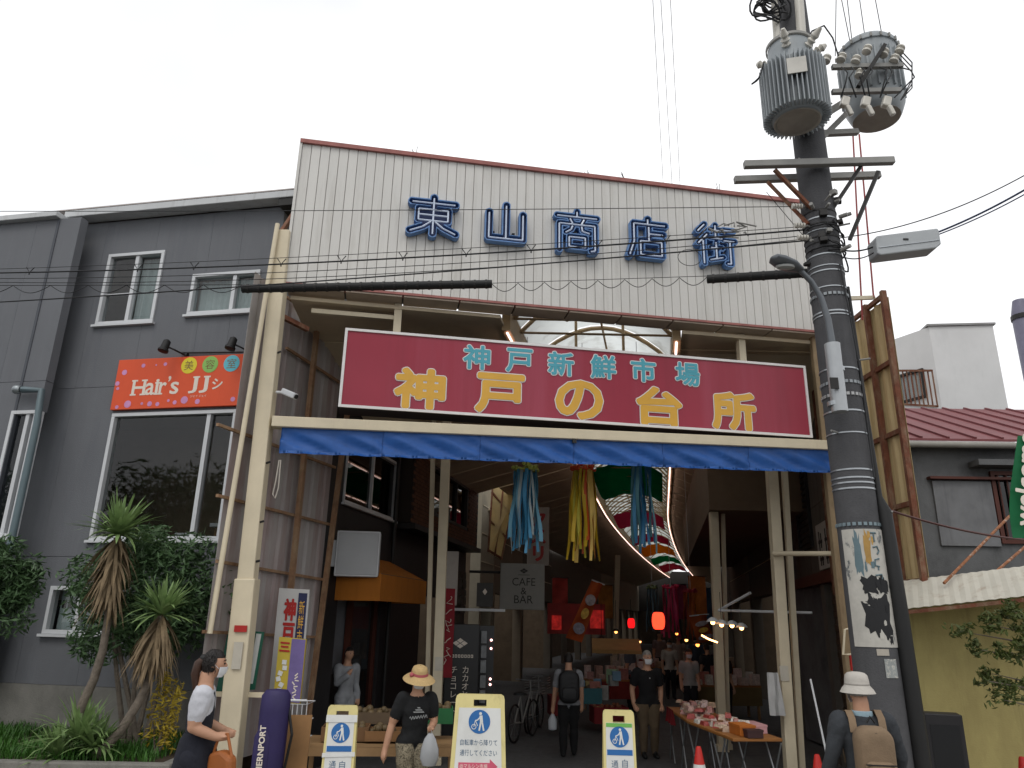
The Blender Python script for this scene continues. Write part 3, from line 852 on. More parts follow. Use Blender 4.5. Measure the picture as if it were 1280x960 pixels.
# ------------------------------------------------------------------ orange salon sign
m_or = M('salon_sign_orange', '#d65026', rough=.5, var=.07, scale=1.2, streak='#c84620', samt=.4)
o0, o1, oz0, oz1 = GW.rect((148, 450), (312, 442), (303, 513), (138, 516), .06)
oz0 = W3[3] + .04
osg = thing('salon_sign', 'orange hair salon sign with white lettering and lilac dots above the big window', 'sign', GW.p((o0 + o1) / 2, oz0, .03))
MB().fbox(GW, o0, o1, oz0, oz1, .004, .06).build('panel', m_or, osg, bevel=.004)
ow, oh = o1 - o0, oz1 - oz0
m_ltr = M('white_lettering', '#ddd3c6', rough=.6, var=.03)
mb = MB()
bz = oz0 + oh * .33
for s_, x0, x1, hh in (('H', .145, .245, .30), ('a', .25, .315, .23), ('i', .325, .345, .30), ('r', .355, .405, .23), ('’', .415, .432, .1), ('s', .44, .50, .23), ('J', .58, .64, .32), ('J', .66, .72, .32)):
    zc = bz + hh * oh / 2 - .06 * oh
    if s_ == '’': zc = bz + .24 * oh
    put_text(mb, s_, GW.mat(o0 + (x0 + x1) / 2 * ow, zc, .0615), w=(x1 - x0) * ow, h=hh * oh, bold=.005)
zb, zt = bz - .06 * oh, bz + .24 * oh
def serif(x, z, w=.035):
    mb.fbox(GW, o0 + (x - w / 2) * ow, o0 + (x + w / 2) * ow, z - .011, z + .011, .0612, .0632)
for x in (.157, .233): serif(x, zb + .008, .045); serif(x, zt - .008, .045)
serif(.335, zb + .008); serif(.335, bz + .17 * oh); serif(.366, zb + .008); serif(.36, bz + .165 * oh, .02)
serif(.628, bz + .25 * oh, .05); serif(.708, bz + .25 * oh, .05)
put_text(mb, 'シ', GW.mat(o0 + .79 * ow, bz + .1 * oh, .0615), h=.2 * oh, bold=.004)
put_text(mb, 'ジェイ ジェイ', GW.mat(o0 + .66 * ow, bz - .12 * oh, .0615), h=.045 * oh)
mb.build('lettering', m_ltr, osg)
for k, (cx, ch, col) in enumerate(((.555, '美', '#d9c92f'), (.715, '容', '#85b65a'), (.875, '室', '#5fb6c4'))):
    cu, cz = o0 + cx * ow, oz0 + oh * .82
    r = .155 * oh * 1.05
    pl = [(cu + r * math.cos(t * PI / 16), cz + r * math.sin(t * PI / 16)) for t in range(32)]
    MB().prism(GW, pl[::-1], .0603, .0635).build('coloured_disc', M('disc_' + col, col, rough=.5, var=.04), osg)
    put_text(MB(), ch, GW.mat(cu, cz, .0645), w=r * 1.15, h=r * 1.15, bold=.0).build('disc_character', M('disc_ink', '#7a5a3a'), osg)
mb = MB()
for x, z, r in ((.06, .74, .06), (.02, .52, .05), (.03, .42, .035), (.2, .86, .045), (.3, .86, .02), (.37, .87, .04), (.13, .1, .08), (.05, .05, .04), (.24, .1, .03), (.3, .09, .055), (.36, .08, .045),
                (.44, .14, .03), (.49, .1, .045), (.56, .14, .08), (.66, .1, .055), (.92, .12, .05)):
    cu, cz, r = o0 + x * ow, oz0 + oh * z, r * oh * .9
    mb.prism(GW, [(cu + r * math.cos(t * PI / 10), cz + r * math.sin(t * PI / 10)) for t in range(20)][::-1], .0602, .062)
mb.build('lilac_dots', M('lilac', '#c489b5', rough=.5), osg)
# spotlights over the sign
for px_, py_, lab in ((210, 434, 'left black spotlight on an arm over the orange salon sign'), (293, 431, 'right black spotlight on an arm over the orange salon sign')):
    u, z = GW.px(px_, py_, .2)
    b = GW.p(u + .17, z - .07, .02)
    sp = thing('wall_spotlight', lab, 'spotlight', b, 'spotlights over the salon sign')
    MB().tube([b, GW.p(u + .1, z - .04, .2), GW.p(u, z, .25)], .012, n=6).build('arm', m_black, sp)
    MB().lathe([(.035, 0), (.04, .01), (.04, .03)], Matrix.Translation(b) @ GW.u.to_track_quat('Z', 'Y').to_matrix().to_4x4(), n=12).build('base', m_dark, sp)
    ax = V((-.15, -.2, -1)).normalized()
    MB().lathe([(.03, -.09), (.05, -.07), (.055, .05), (.07, .06), (.07, .09), (.05, .095)], Matrix.Translation(GW.p(u, z, .26)) @ ax.to_track_quat('Z', 'Y').to_matrix().to_4x4(), n=16).build('lamp_head', m_black, sp, smooth=True)
tag(MB().tube([GW.p(*GW.px(226, 441, .03), .03), GW.p(*GW.px(309, 440, .03), .03)], .012, n=6).build('conduit', m_dark), 'thin dark conduit running between the two spotlights', 'conduit')

# ------------------------------------------------------------------ slanted lattice screen of brown sheets left of the entrance
LT = Fr((-3.32, 8.6), (.64, 2.6))
lat = thing('lattice_screen', 'tall screen of grey brown sheets in a rusty lattice beside the cream post', 'screen', LT.p(1.3, 0, 0))
LL = LT.u.dot(V((.64, 2.6, 0)))
m_sheetL = M('grey_sheet', '#a5a19f', rough=.6, var=.12, scale=1.3, streak='#85625e', samt=.6, sth=(.42, .66), sscale=(2.5, 2.5, .4))
NPL = 7
m_rustl = M('pale_rust', '#8a6a50', rough=.85, var=.25, scale=7, bump=.2, streak='#a08c70', samt=.7, sth=(.45, .7), sscale=(9, 9, 4))
for i in range(NPL):
    a, b = 0.1 + (LL - .1) * i / NPL, 0.1 + (LL - .1) * (i + 1) / NPL
    prof = []
    for j in range(9):
        t = j / 8
        prof.append((a + (b - a) * t, (0.0 if j in (0, 8) else .0) - (.028 if 0.42 < t < .58 else 0)))
    rows = [[LT.p(u, z, -.06 + d) for u, d in prof] for z in (.25, 6.1)]
    MB().sheet(rows, .003).build('sheet', m_sheetL, lat)
for px0, py0, px1, py1 in ((365, 380, 420, 408), (365, 440, 425, 478), (281, 537, 425, 585), (281, 622, 418, 657), (281, 700, 405, 727), (265, 785, 398, 800)):
    u0, z0 = LT.px(px0, py0); u1, z1 = LT.px(px1, py1)
    MB().beam(LT.p(u0 - .15, (z0 + z1) / 2 + (z0 - z1) * .3, 0), LT.p(min(u1 + .05, LL), (z0 + z1) / 2 - (z0 - z1) * .3, 0), .035, .035).build('rail', m_rustl, lat)
for px0, py0, px1, py1 in ((400, 370, 347, 900), (450, 410, 384, 900)):
    u0, z0 = LT.px(px0, py0, .05); u1, z1 = LT.px(px1, py1, .05)
    MB().beam(LT.p(u0, z0 + .8, .05), LT.p(u1, z1 - .2, .05), .07, .06, up=LT.n).build('post', m_rustl, lat)
tag(MB().tube([at(347, 280, 8.68), at(262, 792, 8.5)], .03, n=12).build('leaning_pipe', m_cream, smooth=True), 'cream pipe leaning beside the left gate post', 'pipe')
# small security camera on the left post
c0 = at(361, 492, 8.72)
sc_ = thing('security_camera', 'small white security camera on the left cream post', 'camera', c0)
ax = V((.75, -.3, -.35)).normalized()
MB().beam(c0 - ax * .1, c0 + ax * .12, .085, .075).build('housing', m_alu, sc_, bevel=.015)
MB().tube([c0 - ax * .05, c0 + V((-.17, .05, .03))], .018, n=8).build('arm', m_alu, sc_)
MB().tube([c0 + ax * .12, c0 + ax * .135], .028, n=12).build('lens', m_black, sc_)
# hanging rope loop near the post
mb = MB(); mb.tube([at(349, 575, 8.65), at(345, 600, 8.65), at(341, 618, 8.65), at(344, 623, 8.65), at(348, 610, 8.65), at(351, 575, 8.65)], .008, n=5)
tag(mb.build('rope', M('rope', '#a8a298', rough=.9)), 'pale rope loop hanging from the left end of the beam', 'rope')

# ------------------------------------------------------------------ black cable guard tubes
for a, b, lab in (((303, 361), (615, 355), 'long black cable guard tube on the wires at the left post'), ((884, 349), (1012, 341), 'black cable guard tube in front of the facade beside the utility pole')):
    p, r = at(a[0], a[1], 8.0), at(b[0], b[1], 7.9 if b[0] < 900 else 7.2)
    if b[0] > 900: p = at(a[0], a[1], 7.6)
    g = thing('cable_guard', lab, 'cable guard', (p + r) / 2, 'black guard tubes on the overhead wires')
    MB().tube([p, r], .05, n=14).build('tube', m_black, g, smooth=True)
    mb = MB()
    n = int((r - p).length / .14)
    for i in range(n + 1):
        t = (i + .5) / (n + 1)
        c = p.lerp(r, t); dd = (r - p).normalized()
        MB().tube([c - dd * .012, c + dd * .012], .055, n=12).build('clip', m_dark, g)

# street trees across the road, mirrored in the salon window
# ------------------------------------------------------------------ arcade columns
def column(px0, py0, px1, py1, Y, w, top, label, notice=False):
    a, b = at(px0, py0, Y), at(px1, py1, Y)
    d = (b - a) / (b.z - a.z)
    p = a + d * (top - a.z); q = a + d * (gz(Y) - .02 - a.z)
    c = thing('arcade_column', label, 'column', q, 'cream columns carrying the arcade roof')
    MB().beam(q, p, w, w, up=(0, 1, 0)).build('shaft', m_cream, c, bevel=.008)
    MB().beam(q, q + V((0, 0, .12)), w + .05, w + .05, up=(0, 1, 0)).build('base', m_cream, c, bevel=.008)
    if notice: MB().box(q + V((0, -w / 2 - .008, 1.45)), (w * .8, .008, .2)).build('notice', m_tape_w, c)
    return q
column(557, 577, 546, 880, 12.4, .15, 5.6, 'wide cream column left of the passage, beside the dark shop', True)
column(541, 577, 534, 880, 12.55, .075, 5.6, 'slim cream column just left of the wide left column')
column(965, 600, 987, 940, 11.2, .15, 5.7, 'wide cream column at the right of the passage behind the table', True)
column(981, 600, 1001, 940, 11.4, .085, 5.65, 'slim cream column just right of the wide right column')
column(892, 645, 900, 860, 14.2, .15, at(892, 640, 14.2).z - .004, 'second wide cream column further back on the right')
column(904, 660, 909, 860, 14.4, .07, at(892, 640, 14.2).z - .004, 'slim cream column beside the second wide right column')
column(772, 700, 768, 840, 26, .16, 4.0, 'far cream column on the left in the dim passage')
p0, p1 = at(967, 692, 11.1), at(1051, 692, 10.3)
tag(MB().tube([p0, p1], .035, n=10).build('brace_pipe', m_cream, smooth=True), 'cream pipe bracing the right column sideways to the wall', 'pipe')

# ------------------------------------------------------------------ left shops
m_blk = M('black_siding', '#232223', rough=.6, var=.15, scale=2, bump=.1)
m_brick = M('brown_brick', '#5a3a28', rough=.85, var=.35, scale=5, bump=.3)
m_mort = M('mortar', '#2e2722', rough=.95)
m_dwood = M('dark_red_wood', '#4a2114', rough=.6, var=.2)
m_warm = M('warm_interior', '#5f5142', rough=.9, var=.2)
s1 = thing('corner_shop', 'black fronted shop building with upper window at the left of the passage', 'building', LS.p(0, gz(12), 0))
EL = 4.2
WN = LS.rect((432, 572), (497, 572), (494, 651), (428, 630)); WN = (WN[0], WN[1], 3.62, 4.75)
D0, D1 = 0.15, 2.1
mb = MB()
mb.fbox(LS, -1.4, D0, -.25, 2.75, -.2, 0); mb.fbox(LS, D1, EL - 1.6, -.25, 2.75, -.2, 0)
mb.fbox(LS, -1.4, EL - 1.6, 2.75, WN[2], -.2, 0); mb.fbox(LS, -1.4, WN[0], WN[2], WN[3], -.2, 0); mb.fbox(LS, WN[1], EL - 1.6, WN[2], WN[3], -.2, 0)
mb.fbox(LS, -1.4, EL - 1.6, WN[3], 6.2, -.2, 0)
mb.build('wall', m_blk, s1)
mb = MB(); mb.fbox(LS, -1.4, EL, -.25, 6.2, -3.2, -3.1); mb.fbox(LS, -1.4, -1.3, -.25, 6.2, -3.09, -.21); mb.fbox(LS, -1.29, EL, 2.8, 2.95, -3.09, -.21); mb.build('inner_wall', m_warm, s1)
window(LS, WN, 0, s1, .5, glass('dim_glass', '#15171a', alpha=.85))
mb = MB()
for u in (D0 + .03, D0 + .75, D1 - .06): mb.fbox(LS, u, u + .07, -.25, 2.745, -.16, -.06)
mb.fbox(LS, D0, D1, 2.2, 2.28, -.155, -.065); mb.build('door_frame', m_dwood, s1)
MB().fbox(LS, D0 + .83, D1 - .07, -.2, 2.2, -.12, -.11).build('door_glass', m_glass_c, s1)
tag(MB().tube([LS.p(2.35, -.2, .06), LS.p(2.35, 5.8, .06)], .04, n=10).build('downpipe', m_dark, smooth=True), 'dark downpipe on the black shop front behind the slim column', 'pipe')
# orange awning
m_awn = M('orange_awning_cloth', '#a9661c', rough=.75, var=.1, scale=3, streak='#7d4a12', samt=.4)
aw0 = at(416, 738, 12.0); A0, A1, AZ0, AZ1 = 0.0, 2.35, 2.1, 2.5
aw = thing('shop_awning', 'orange box awning over the corner shop door', 'awning', LS.p(1, 2.3, .35))
P = lambda u, z, d: LS.p(u, z, d)
MB().add([P(A0, AZ0, 0.01), P(A0, AZ0, .75), P(A0, AZ1, .75), P(A0, AZ1 + .35, 0.01), P(A1, AZ0, 0.01), P(A1, AZ0, .75), P(A1, AZ1, .75), P(A1, AZ1 + .35, 0.01)],
         [(0, 1, 2, 3), (7, 6, 5, 4), (1, 5, 6, 2), (2, 6, 7, 3)]).build('cover', m_awn, aw)
mb = MB()
for a, b in ((P(A0 + .02, AZ0 + .02, .73), P(A1 - .02, AZ0 + .02, .73)), (P(A0 + .02, AZ1, .73), P(A1 - .02, AZ1, .73)), (P(A0 + .02, AZ0 + .02, .03), P(A0 + .02, AZ0 + .02, .73))):
    mb.tube([a, b], .015, n=6)
mb.build('frame', m_dark, aw)
# blank white box sign
c = at(447, 692, 11.75)
bs = thing('blank_box_sign', 'blank white square box sign above the orange awning', 'sign', c - V((0, 0, .37)))
fb = Fr((c.x, c.y), (1, .12))
MB().fbox(fb, -.34, .34, c.z - .35, c.z + .35, -.16, 0).build('box', M('white_acrylic', '#a9abad', rough=.35, var=.04), bs, bevel=.04)
mb = MB(); mb.ring(fb, -.33, .33, c.z - .34, c.z + .34, .02, 0.001, .008); mb.build('face_edge', m_alu, bs)
MB().fbox(fb, -.6, -.34, c.z - .2, c.z + .2, -.12, -.05).build('wall_bracket', m_alu, bs)
# brick shop
s2 = thing('brick_shop', 'shop with a brown brick upper storey and dark window behind the left columns', 'building', LS.p(5, gz(14), 0))
B0, B1, BD = 2.62, 8.1, .28
BW = (3.9, 6.9, 3.95, 5.0)
mb = MB()
mb.fbox(LS, B0, B1, 3.62, BW[2], -.2, BD); mb.fbox(LS, B0, B1, BW[3], 6.2, -.2, BD); mb.fbox(LS, B0, BW[0], BW[2], BW[3], -.2, BD); mb.fbox(LS, BW[1], B1, BW[2], BW[3], -.2, BD)
mb.build('upper_wall', m_mort, s2)
mb = MB()
zz = 3.64; rw = 0
while zz < 5.7:
    uu = B0 + (.11 if rw % 2 else 0)
    while uu < B1 - .2:
        if not (BW[0] - .22 < uu < BW[1] and BW[2] - .07 < zz < BW[3]):
            mb.fbox(LS, uu, uu + .21, zz, zz + .062, BD - .01, BD + .012 + random.uniform(0, .006))
        uu += .225
    zz += .078; rw += 1
mb.build('brickwork', m_brick, s2, kind='stuff')
MB().fbox(LS, B0 - .02, B1 + .05, 3.5, 3.6, -.1, BD + .1).build('ledge', m_dark, s2)
mb = MB(); mb.ring(LS, BW[0], BW[1], BW[2], BW[3], .06, BD - .1, BD + .03)
for k in (1, 2): mb.fbox(LS, BW[0] + k, BW[0] + k + .05, BW[2] + .06, BW[3] - .06, BD - .09, BD + .01)
wo = mb.build('window', m_dark, s2)
MB().fbox(LS, BW[0] + .06, BW[1] - .06, BW[2] + .06, BW[3] - .06, BD - .06, BD - .05).build('pane', glass('dim_glass'), wo)
mb = MB(); mb.fbox(LS, B0 + .001, 4.4, -.25, 3.49, -.2, 0); mb.fbox(LS, 4.4, 6.2, 2.3, 3.49, -.2, 0); mb.fbox(LS, 6.2, B1, -.25, 3.49, -.2, 0); mb.fbox(LS, B0, B1, -.25, 3.49, -2.5, -2.4); mb.build('lower_wall', m_blk, s2)
m_stone = M('dark_stone', '#4a443e', rough=.9, var=.4, scale=4, bump=.4)
zz = -.2; rw = 0
while zz < 2.9:
    hh = random.uniform(.16, .24)
    uu = 6.25
    while uu < B1 - .15:
        wv = random.uniform(.25, .45)
        wv = min(wv, B1 - uu)
        MB().fbox(LS, uu, uu + wv - .02, zz, zz + hh - .02, 0.001, random.uniform(.03, .07)).build('stone', m_stone, s2)
        uu += wv
    zz += hh; rw += 1
# slanted glazed screen above the brick shop end
g0, g1, g2, g3 = at(617, 580, 20.5), at(644, 620, 21), at(627, 700, 21), at(610, 690, 20.3)
gs = thing('glazed_gable', 'cream glazed screen with brown glazing bars above the cafe sign', 'screen', (g0 + g2) / 2)
MB().add([g0, g1, g2, g3, g0 + V((0, .05, 0)), g1 + V((0, .05, 0)), g2 + V((0, .05, 0)), g3 + V((0, .05, 0))], [(3, 2, 1, 0), (4, 5, 6, 7), (0, 1, 5, 4), (1, 2, 6, 5), (2, 3, 7, 6), (3, 0, 4, 7)]).build('sheet', M('cream_sheet', '#d8c89f', rough=.6, transl=.6), gs)
mb = MB()
for t in (.02, .33, .66, .98):
    mb.beam(g0.lerp(g3, t) - V((0, .03, 0)), g1.lerp(g2, t) - V((0, .03, 0)), .05, .05); 
for t in (.02, .5, .98):
    mb.beam(g0.lerp(g1, t) - V((0, .06, 0)), g3.lerp(g2, t) - V((0, .06, 0)), .05, .05)
mb.build('glazing_bar', m_rust, gs)
# cafe and bar sign
c = at(653, 733, 17.2)
cf = Fr((c.x, c.y), (1, .05))
cs = thing('cafe_sign', 'grey square hanging sign reading cafe and bar', 'sign', c - V((0, 0, .5)))
MB().fbox(cf, -.5, .5, c.z - .5, c.z + .5, -.12, 0).build('board', M('cafe_board', '#8d8c87', rough=.6, var=.08), cs, bevel=.01)
mb = MB()
put_text(mb, 'CAFE', cf.mat(.03, c.z + .1, .002), w=.52, h=.17, bold=.0); put_text(mb, '&', cf.mat(.03, c.z - .1, .002), h=.15); put_text(mb, 'BAR', cf.mat(.03, c.z - .28, .002), w=.42, h=.17)
for x, z in ((0, .37), (-.05, .34), (.05, .34), (0, .31)):
    mb.prism(cf, [(.03 + x - .045, c.z + z), (.03 + x, c.z + z + .028), (.03 + x + .045, c.z + z), (.03 + x, c.z + z - .028)][::-1], .001, .003)
mb.fbox(cf, -.1, .16, c.z + .245, c.z + .255, .001, .003)
mb.build('lettering', M('dark_ink', '#22201f'), cs)
MB().tube([cf.p(-.5, c.z + .3, -.06), cf.p(-1.2, c.z + .3, -.06)], .03, n=8).build('arm', m_dark, cs)
# chemist sign クスリ
c = at(673, 672, 21)
k_f = Fr((c.x, c.y), (1, .05))
ks = thing('chemist_sign', 'tall white sign with red katakana for medicine behind the cafe sign', 'sign', c - V((0, 0, .7)))
MB().fbox(k_f, -.3, .3, c.z - .75, c.z + .85, -.15, 0).build('board', M('white_board', '#a7a29b', rough=.6), ks)
put_text(MB(), 'クスリ', k_f.mat(0, c.z + .05, .003), w=.38, h=1.35, bold=.02, vert=True).build('lettering', m_tape_r, ks)
# white shop panel, menu screens and dark lit box
c = at(563, 720, 14.2)
f2 = Fr((c.x, c.y), (1, .1))
t = thing('white_panel_sign', 'narrow blank white panel hung right of the wide left column', 'sign', c - V((0, 0, .5)))
MB().fbox(f2, -.14, .14, c.z - .52, c.z + .45, -.05, 0).build('board', M('white_board'), t, bevel=.008)
MB().tube([f2.p(-.1, c.z + .45, -.02), f2.p(-.1, c.z + .9, -.02)], .01, n=5).build('hanger', m_dark, t)
c = at(560, 790, 13.4)
nb = thing('shop_banner', 'narrow red hanging banner with white script beside the left column', 'banner', c - V((0, 0, .7)))
f2 = Fr((c.x, c.y), (1, .3))
rows = [[f2.p(-.1 + .2 * j / 4, c.z + .72 - 1.45 * i / 12, .02 * math.sin(i * .8 + j)) for j in range(5)] for i in range(13)]
MB().sheet(rows, .003).build('cloth', M('banner_red', '#86202a', rough=.8), nb, smooth=True)
mb = MB(); rr = random.Random(5)
for k in range(7):
    z = c.z + .55 - k * .16
    mb.tube([f2.p(rr.uniform(-.06, .06), z + rr.uniform(-.03, .06) - .03 * j, .03) for j in range(5)], .007, n=5)
mb.build('script', m_ltr, nb)
c = at(583, 850, 13.6)
f2 = Fr((c.x, c.y), (1, .08))
db = thing('chocolate_signboard', 'tall black signboard with white katakana and rhombus emblem by the stone wall', 'sign', V((c.x, c.y, gz(13.6))))
m_bb = M('black_board', '#17181a', rough=.35, var=.1)
z0 = gz(13.6)
MB().fbox(f2, -.38, .2, z0, z0 + 2.02, -.3, 0).build('cabinet', m_bb, db, bevel=.01)
mb = MB()
for k, (x, z) in enumerate(((0, .09), (-.07, .045), (.07, .045), (0, 0))):
    for s_ in (1.0,):
        mb.prism(f2, [(-.13 + x - .06, z0 + 1.66 + z), (-.13 + x, z0 + 1.66 + z + .04), (-.13 + x + .06, z0 + 1.66 + z), (-.13 + x, z0 + 1.66 + z - .04)][::-1], .001, .003)
for k in range(7): mb.ring(f2, -.27 + k * .055, -.23 + k * .055, z0 + 1.47, z0 + 1.52, .011, .001, .003)
put_text(mb, 'チョコレート', f2.mat(-.22, z0 + .95, .002), h=.75, vert=True); put_text(mb, 'カカオと', f2.mat(-.02, z0 + 1.08, .002), h=.5, vert=True)
mb.build('lettering', m_ltr, db)
mb = MB()
for k in range(5):
    mb.fbox(f2, .235, .33, z0 + .75 + k * .24, z0 + .95 + k * .24, -.2, -.03)
mb.build('menu_card', M('menu_card', '#6f7274', rough=.4, var=.3, scale=8), db)
MB().fbox(f2, .206, .47, z0, z0 + 2.0, -.32, -.21).build('side_panel', m_bb, db)
mb = MB()
for k in range(4): mb.ball(f2.p(.42, z0 + (1.0 + .03, 1.12, 1.62, 1.76)[k], -.19), .02, n=6)
mb.build('lamp', M('pink_led', '#ffb7b0', emit=6), db)
# small framed notice and ledge board
c = at(606, 745, 15.2); f2 = Fr((c.x, c.y), (1, .1))
t = thing('notice_frame', 'small dark framed notice under the brick storey', 'notice', c)
MB().fbox(f2, -.16, .16, c.z - .2, c.z + .25, -.03, 0).build('board', M('dim_board', '#3a3836'), t)
put_text(MB(), '♦', f2.mat(0, c.z + .08, .002), h=.12).build('emblem', m_ltr, t)
MB().fbox(f2, -.6, .4, c.z - .29, c.z - .24, -.05, .1).build('shelf', m_alu, t)

# further shops along the left: fronts of plaster and shutters
m_pl = [M('plaster_a', '#7d7263', rough=.9, var=.1), M('plaster_b', '#5d564d', rough=.9, var=.12), M('plaster_c', '#8d8676', rough=.9, var=.1)]
def seg_front(fr, u0, u1, mat, name, label, depth, bands=True):
    t = thing('shop_building', label, 'building', fr.p((u0 + u1) / 2, -.25, 0), 'shop fronts along the arcade')
    mb = MB(); mb.fbox(fr, u0, u1, 2.6, 6.2, -.3, 0); mb.fbox(fr, u0, u0 + .25, -.25, 2.6, -.3, 0); mb.fbox(fr, u1 - .25, u1, -.25, 2.6, -.3, 0); mb.build('wall', mat, t)
    MB().fbox(fr, u0, u1, -.25, 6.2, -depth, -depth + .1).build('inner_wall', m_warm, t)
    for a in (u0 + .01, u1 - .06): MB().fbox(fr, a, a + .05, -.25, 6.19, -depth + .101, -.301).build('party_wall', m_warm, t)
    if bands:
        for k in range(3):
            MB().fbox(fr, u0 + .1, u1 - .1, 3.4 + k * .8, 3.42 + k * .8, 0.001, .02).build('moulding', m_cream, t)
    return t
seg_front(LS, 9.75, 11.5, m_pl[2], 'shop_front', 'pale shop front past the cafe sign on the left side', 2.5)
seg_front(LS, 11.55, 16.5, m_pl[0], 'shop_front', 'tan shop front further down the left side of the passage', 2.5)
seg_front(LS, 16.55, 24, m_pl[1], 'shop_front', 'dim shop front deep on the left side of the passage', 2.5)
t = thing('alley_building', 'pale wall at the back of the narrow alley behind the cafe sign', 'building', LS.p(9, -.25, -4))
MB().fbox(LS, 7.6, 10.4, -.25, 4.6, -4.4, -4.0).build('wall', m_pl[2], t)
MB().fbox(LS, 8.6, 9.3, 2.6, 3.6, -3.999, -3.96).build('window', m_dark, t)
# the arcade bends right beyond here: closing fronts
def far_front(x0, y0, x1, y1, mat, label):
    f = Fr((x0, y0), (x1 - x0, y1 - y0)); L = math.hypot(x1 - x0, y1 - y0)
    t = thing('shop_building', label, 'building', f.p(L / 2, -.25, 0), 'shop fronts along the arcade')
    mb = MB(); mb.fbox(f, 0, L, 2.7, 6.4, -.3, 0)
    for k in range(int(L // 4) + 1): mb.fbox(f, k * 4, k * 4 + .3, -.25, 2.7, -.3, 0)
    mb.build('wall', mat, t)
    MB().fbox(f, 0, L, -.25, 6.4, -2, -1.9).build('inner_wall', m_warm, t)
    for a in (.01, L - .06): MB().fbox(f, a, a + .05, -.25, 6.39, -1.899, -.301).build('party_wall', m_warm, t)
_y = 35.6
far_front(LS.p(24.05, 0).x, LS.p(24.05, 0).y, LW(52), 52, m_pl[1], 'far left shop front where the passage bends right')
far_front(LW(52), 52, LW(78), 78, m_pl[0], 'farthest left shop front at the end of the passage')
far_front(RW(78), 78, RW(50), 50, m_pl[0], 'farthest right shop front at the end of the passage')
far_front(RW(50), 50, RW(30.5), 30.5, m_pl[1], 'far right shop front where the passage bends')
far_front(LW(72) - 8, 73, RW(72) + 8, 73, M('far_dark', '#2b2825', rough=.9), 'dark building closing the far end of the arcade')

# ------------------------------------------------------------------ right shops
m_grp = M('grey_board', '#57524b', rough=.8, var=.12, streak='#3c3731', samt=.5)
rs1 = thing('right_shop', 'dim grey boarded shop front at the right of the passage', 'building', RS.p(-2, gz(12), 0))
for i in range(6):
    a, b = -7.5 + i * 1.21, -7.5 + (i + 1) * 1.21
    for k in range(3):
        MB().fbox(RS, a + .01, b - .01, 2.75 + k * 1.12, 3.86 + k * 1.12, -.2, 0).build('board', m_grp, rs1)
mb = MB(); mb.fbox(RS, -7.5, -.25, 2.55, 2.74, -.2, .04); mb.build('lintel', m_dwood, rs1)
for a, b in ((-.5, -.25), (-7.5, -7.2), (-3.3, -3.0)): MB().fbox(RS, a, b, -.25, 2.54, -.2, -.01).build('pier', m_grp, rs1)
for k in range(26):
    MB().fbox(RS, -2.98, -.52, -.2 + k * .105, -.105 + k * .105, -.14, -.12 + .012 * (k % 2)).build('shutter_slat', M('shutter', '#4a3c30', rough=.6), rs1)
MB().fbox(RS, -7.5, -1.2, -.25, 3.5, -.7, -.6).build('inner_wall', m_warm, rs1)
wv = MB(); wv.ring(RS, -4.6, -3.4, 3.2, 5.0, .06, 0.002, .06); wo = wv.build('window', m_dark, rs1)
for k in range(15): MB().fbox(RS, -4.53, -3.47, 3.3 + k * .11, 3.36 + k * .11, .01, .04).build('louvre', m_dark, wo)
# white signboard with black characters over the right shop
f2 = RS
t = thing('shop_name_board', 'dim white board with black characters on the right shop front', 'sign', RS.p(-2.2, 2.8, .05))
MB().fbox(RS, -2.9, -1.2, 2.76, 3.5, .005, .05).build('board', M('white_board'), t)
for k in range(6):
    a = -2.75 + (k % 3) * .5; z = 2.9 + (k // 3) * .28
    mb = MB(); mb.fbox(RS, a, a + .3, z, z + .05, .051, .056); mb.fbox(RS, a + .05, a + .1, z - .08, z + .2, .051, .057); mb.fbox(RS, a + .2, a + .25, z - .08, z + .16, .051, .0575); mb.build('character', m_black, t)
seg_front(RS, -14.0, -7.55, m_pl[1], 'shop_front', 'dim shop front on the right behind the second column', 2.6)
seg_front(RS, -20.6, -14.05, m_pl[0], 'shop_front', 'tan shop front deep on the right side of the passage', 2.6)
for x, lab, r in ((-.3, 'grey downpipe on the right shop front near the utility pole', .05), (-.8, 'thinner grey downpipe left of the thick one on the right shop front', .035)):
    tag(MB().tube([RS.p(x, 5.8, .08), RS.p(x, 2.3, .08), RS.p(x + .12, 2.1, .08), RS.p(x + .12, gz(10), .08)], r, n=10).build('downpipe', M('grey_pipe', '#6a6b6b', rough=.5), smooth=True), lab, 'pipe')
# retractable awning arms
tag(MB().tube([at(898, 763, 12.6), at(1015, 766, 11.6)], .02, n=8).build('awning_bar', m_alu), 'thin pale awning bar above the goods table', 'bar')
tag(MB().tube([at(900, 762, 12.6), at(938, 741, 12.0)], .022, n=8).build('slanted_rod', m_alu), 'short slanted awning arm above the goods table', 'bar')

# ------------------------------------------------------------------ corrugated side screen on the right
RP = Fr((4.98, 11.6), (.06, -2.4))
RL = math.hypot(.06, 2.4)
rsc = thing('side_screen', 'tall cream corrugated screen in a rusty frame behind the utility pole', 'screen', RP.p(RL / 2, 2.3, 0))
m_csheet = M('cream_corrugated', '#c3ad80', rough=.65, var=.1, scale=1.5, streak='#8a6a40', samt=.65, sth=(.45, .75), sscale=(6, 6, .5))
zT = at(1103, 368, 9.2).z; zB = at(1158, 715, 9.2).z - .1
NS = 6
for i in range(NS):
    a, b = RL * i / NS, RL * (i + 1) / NS
    prof = [(a + (b - a) * j / 12, [0, 0, .03, .03, 0, 0, 0, 0, .03, .03, 0, 0, 0][j]) for j in range(13)]
    MB().sheet([[RP.p(u, zB, -.05 + d) for u, d in prof], [RP.p(u, zT - .03, -.05 + d) for u, d in prof]], .004).build('sheet', m_csheet, rsc)
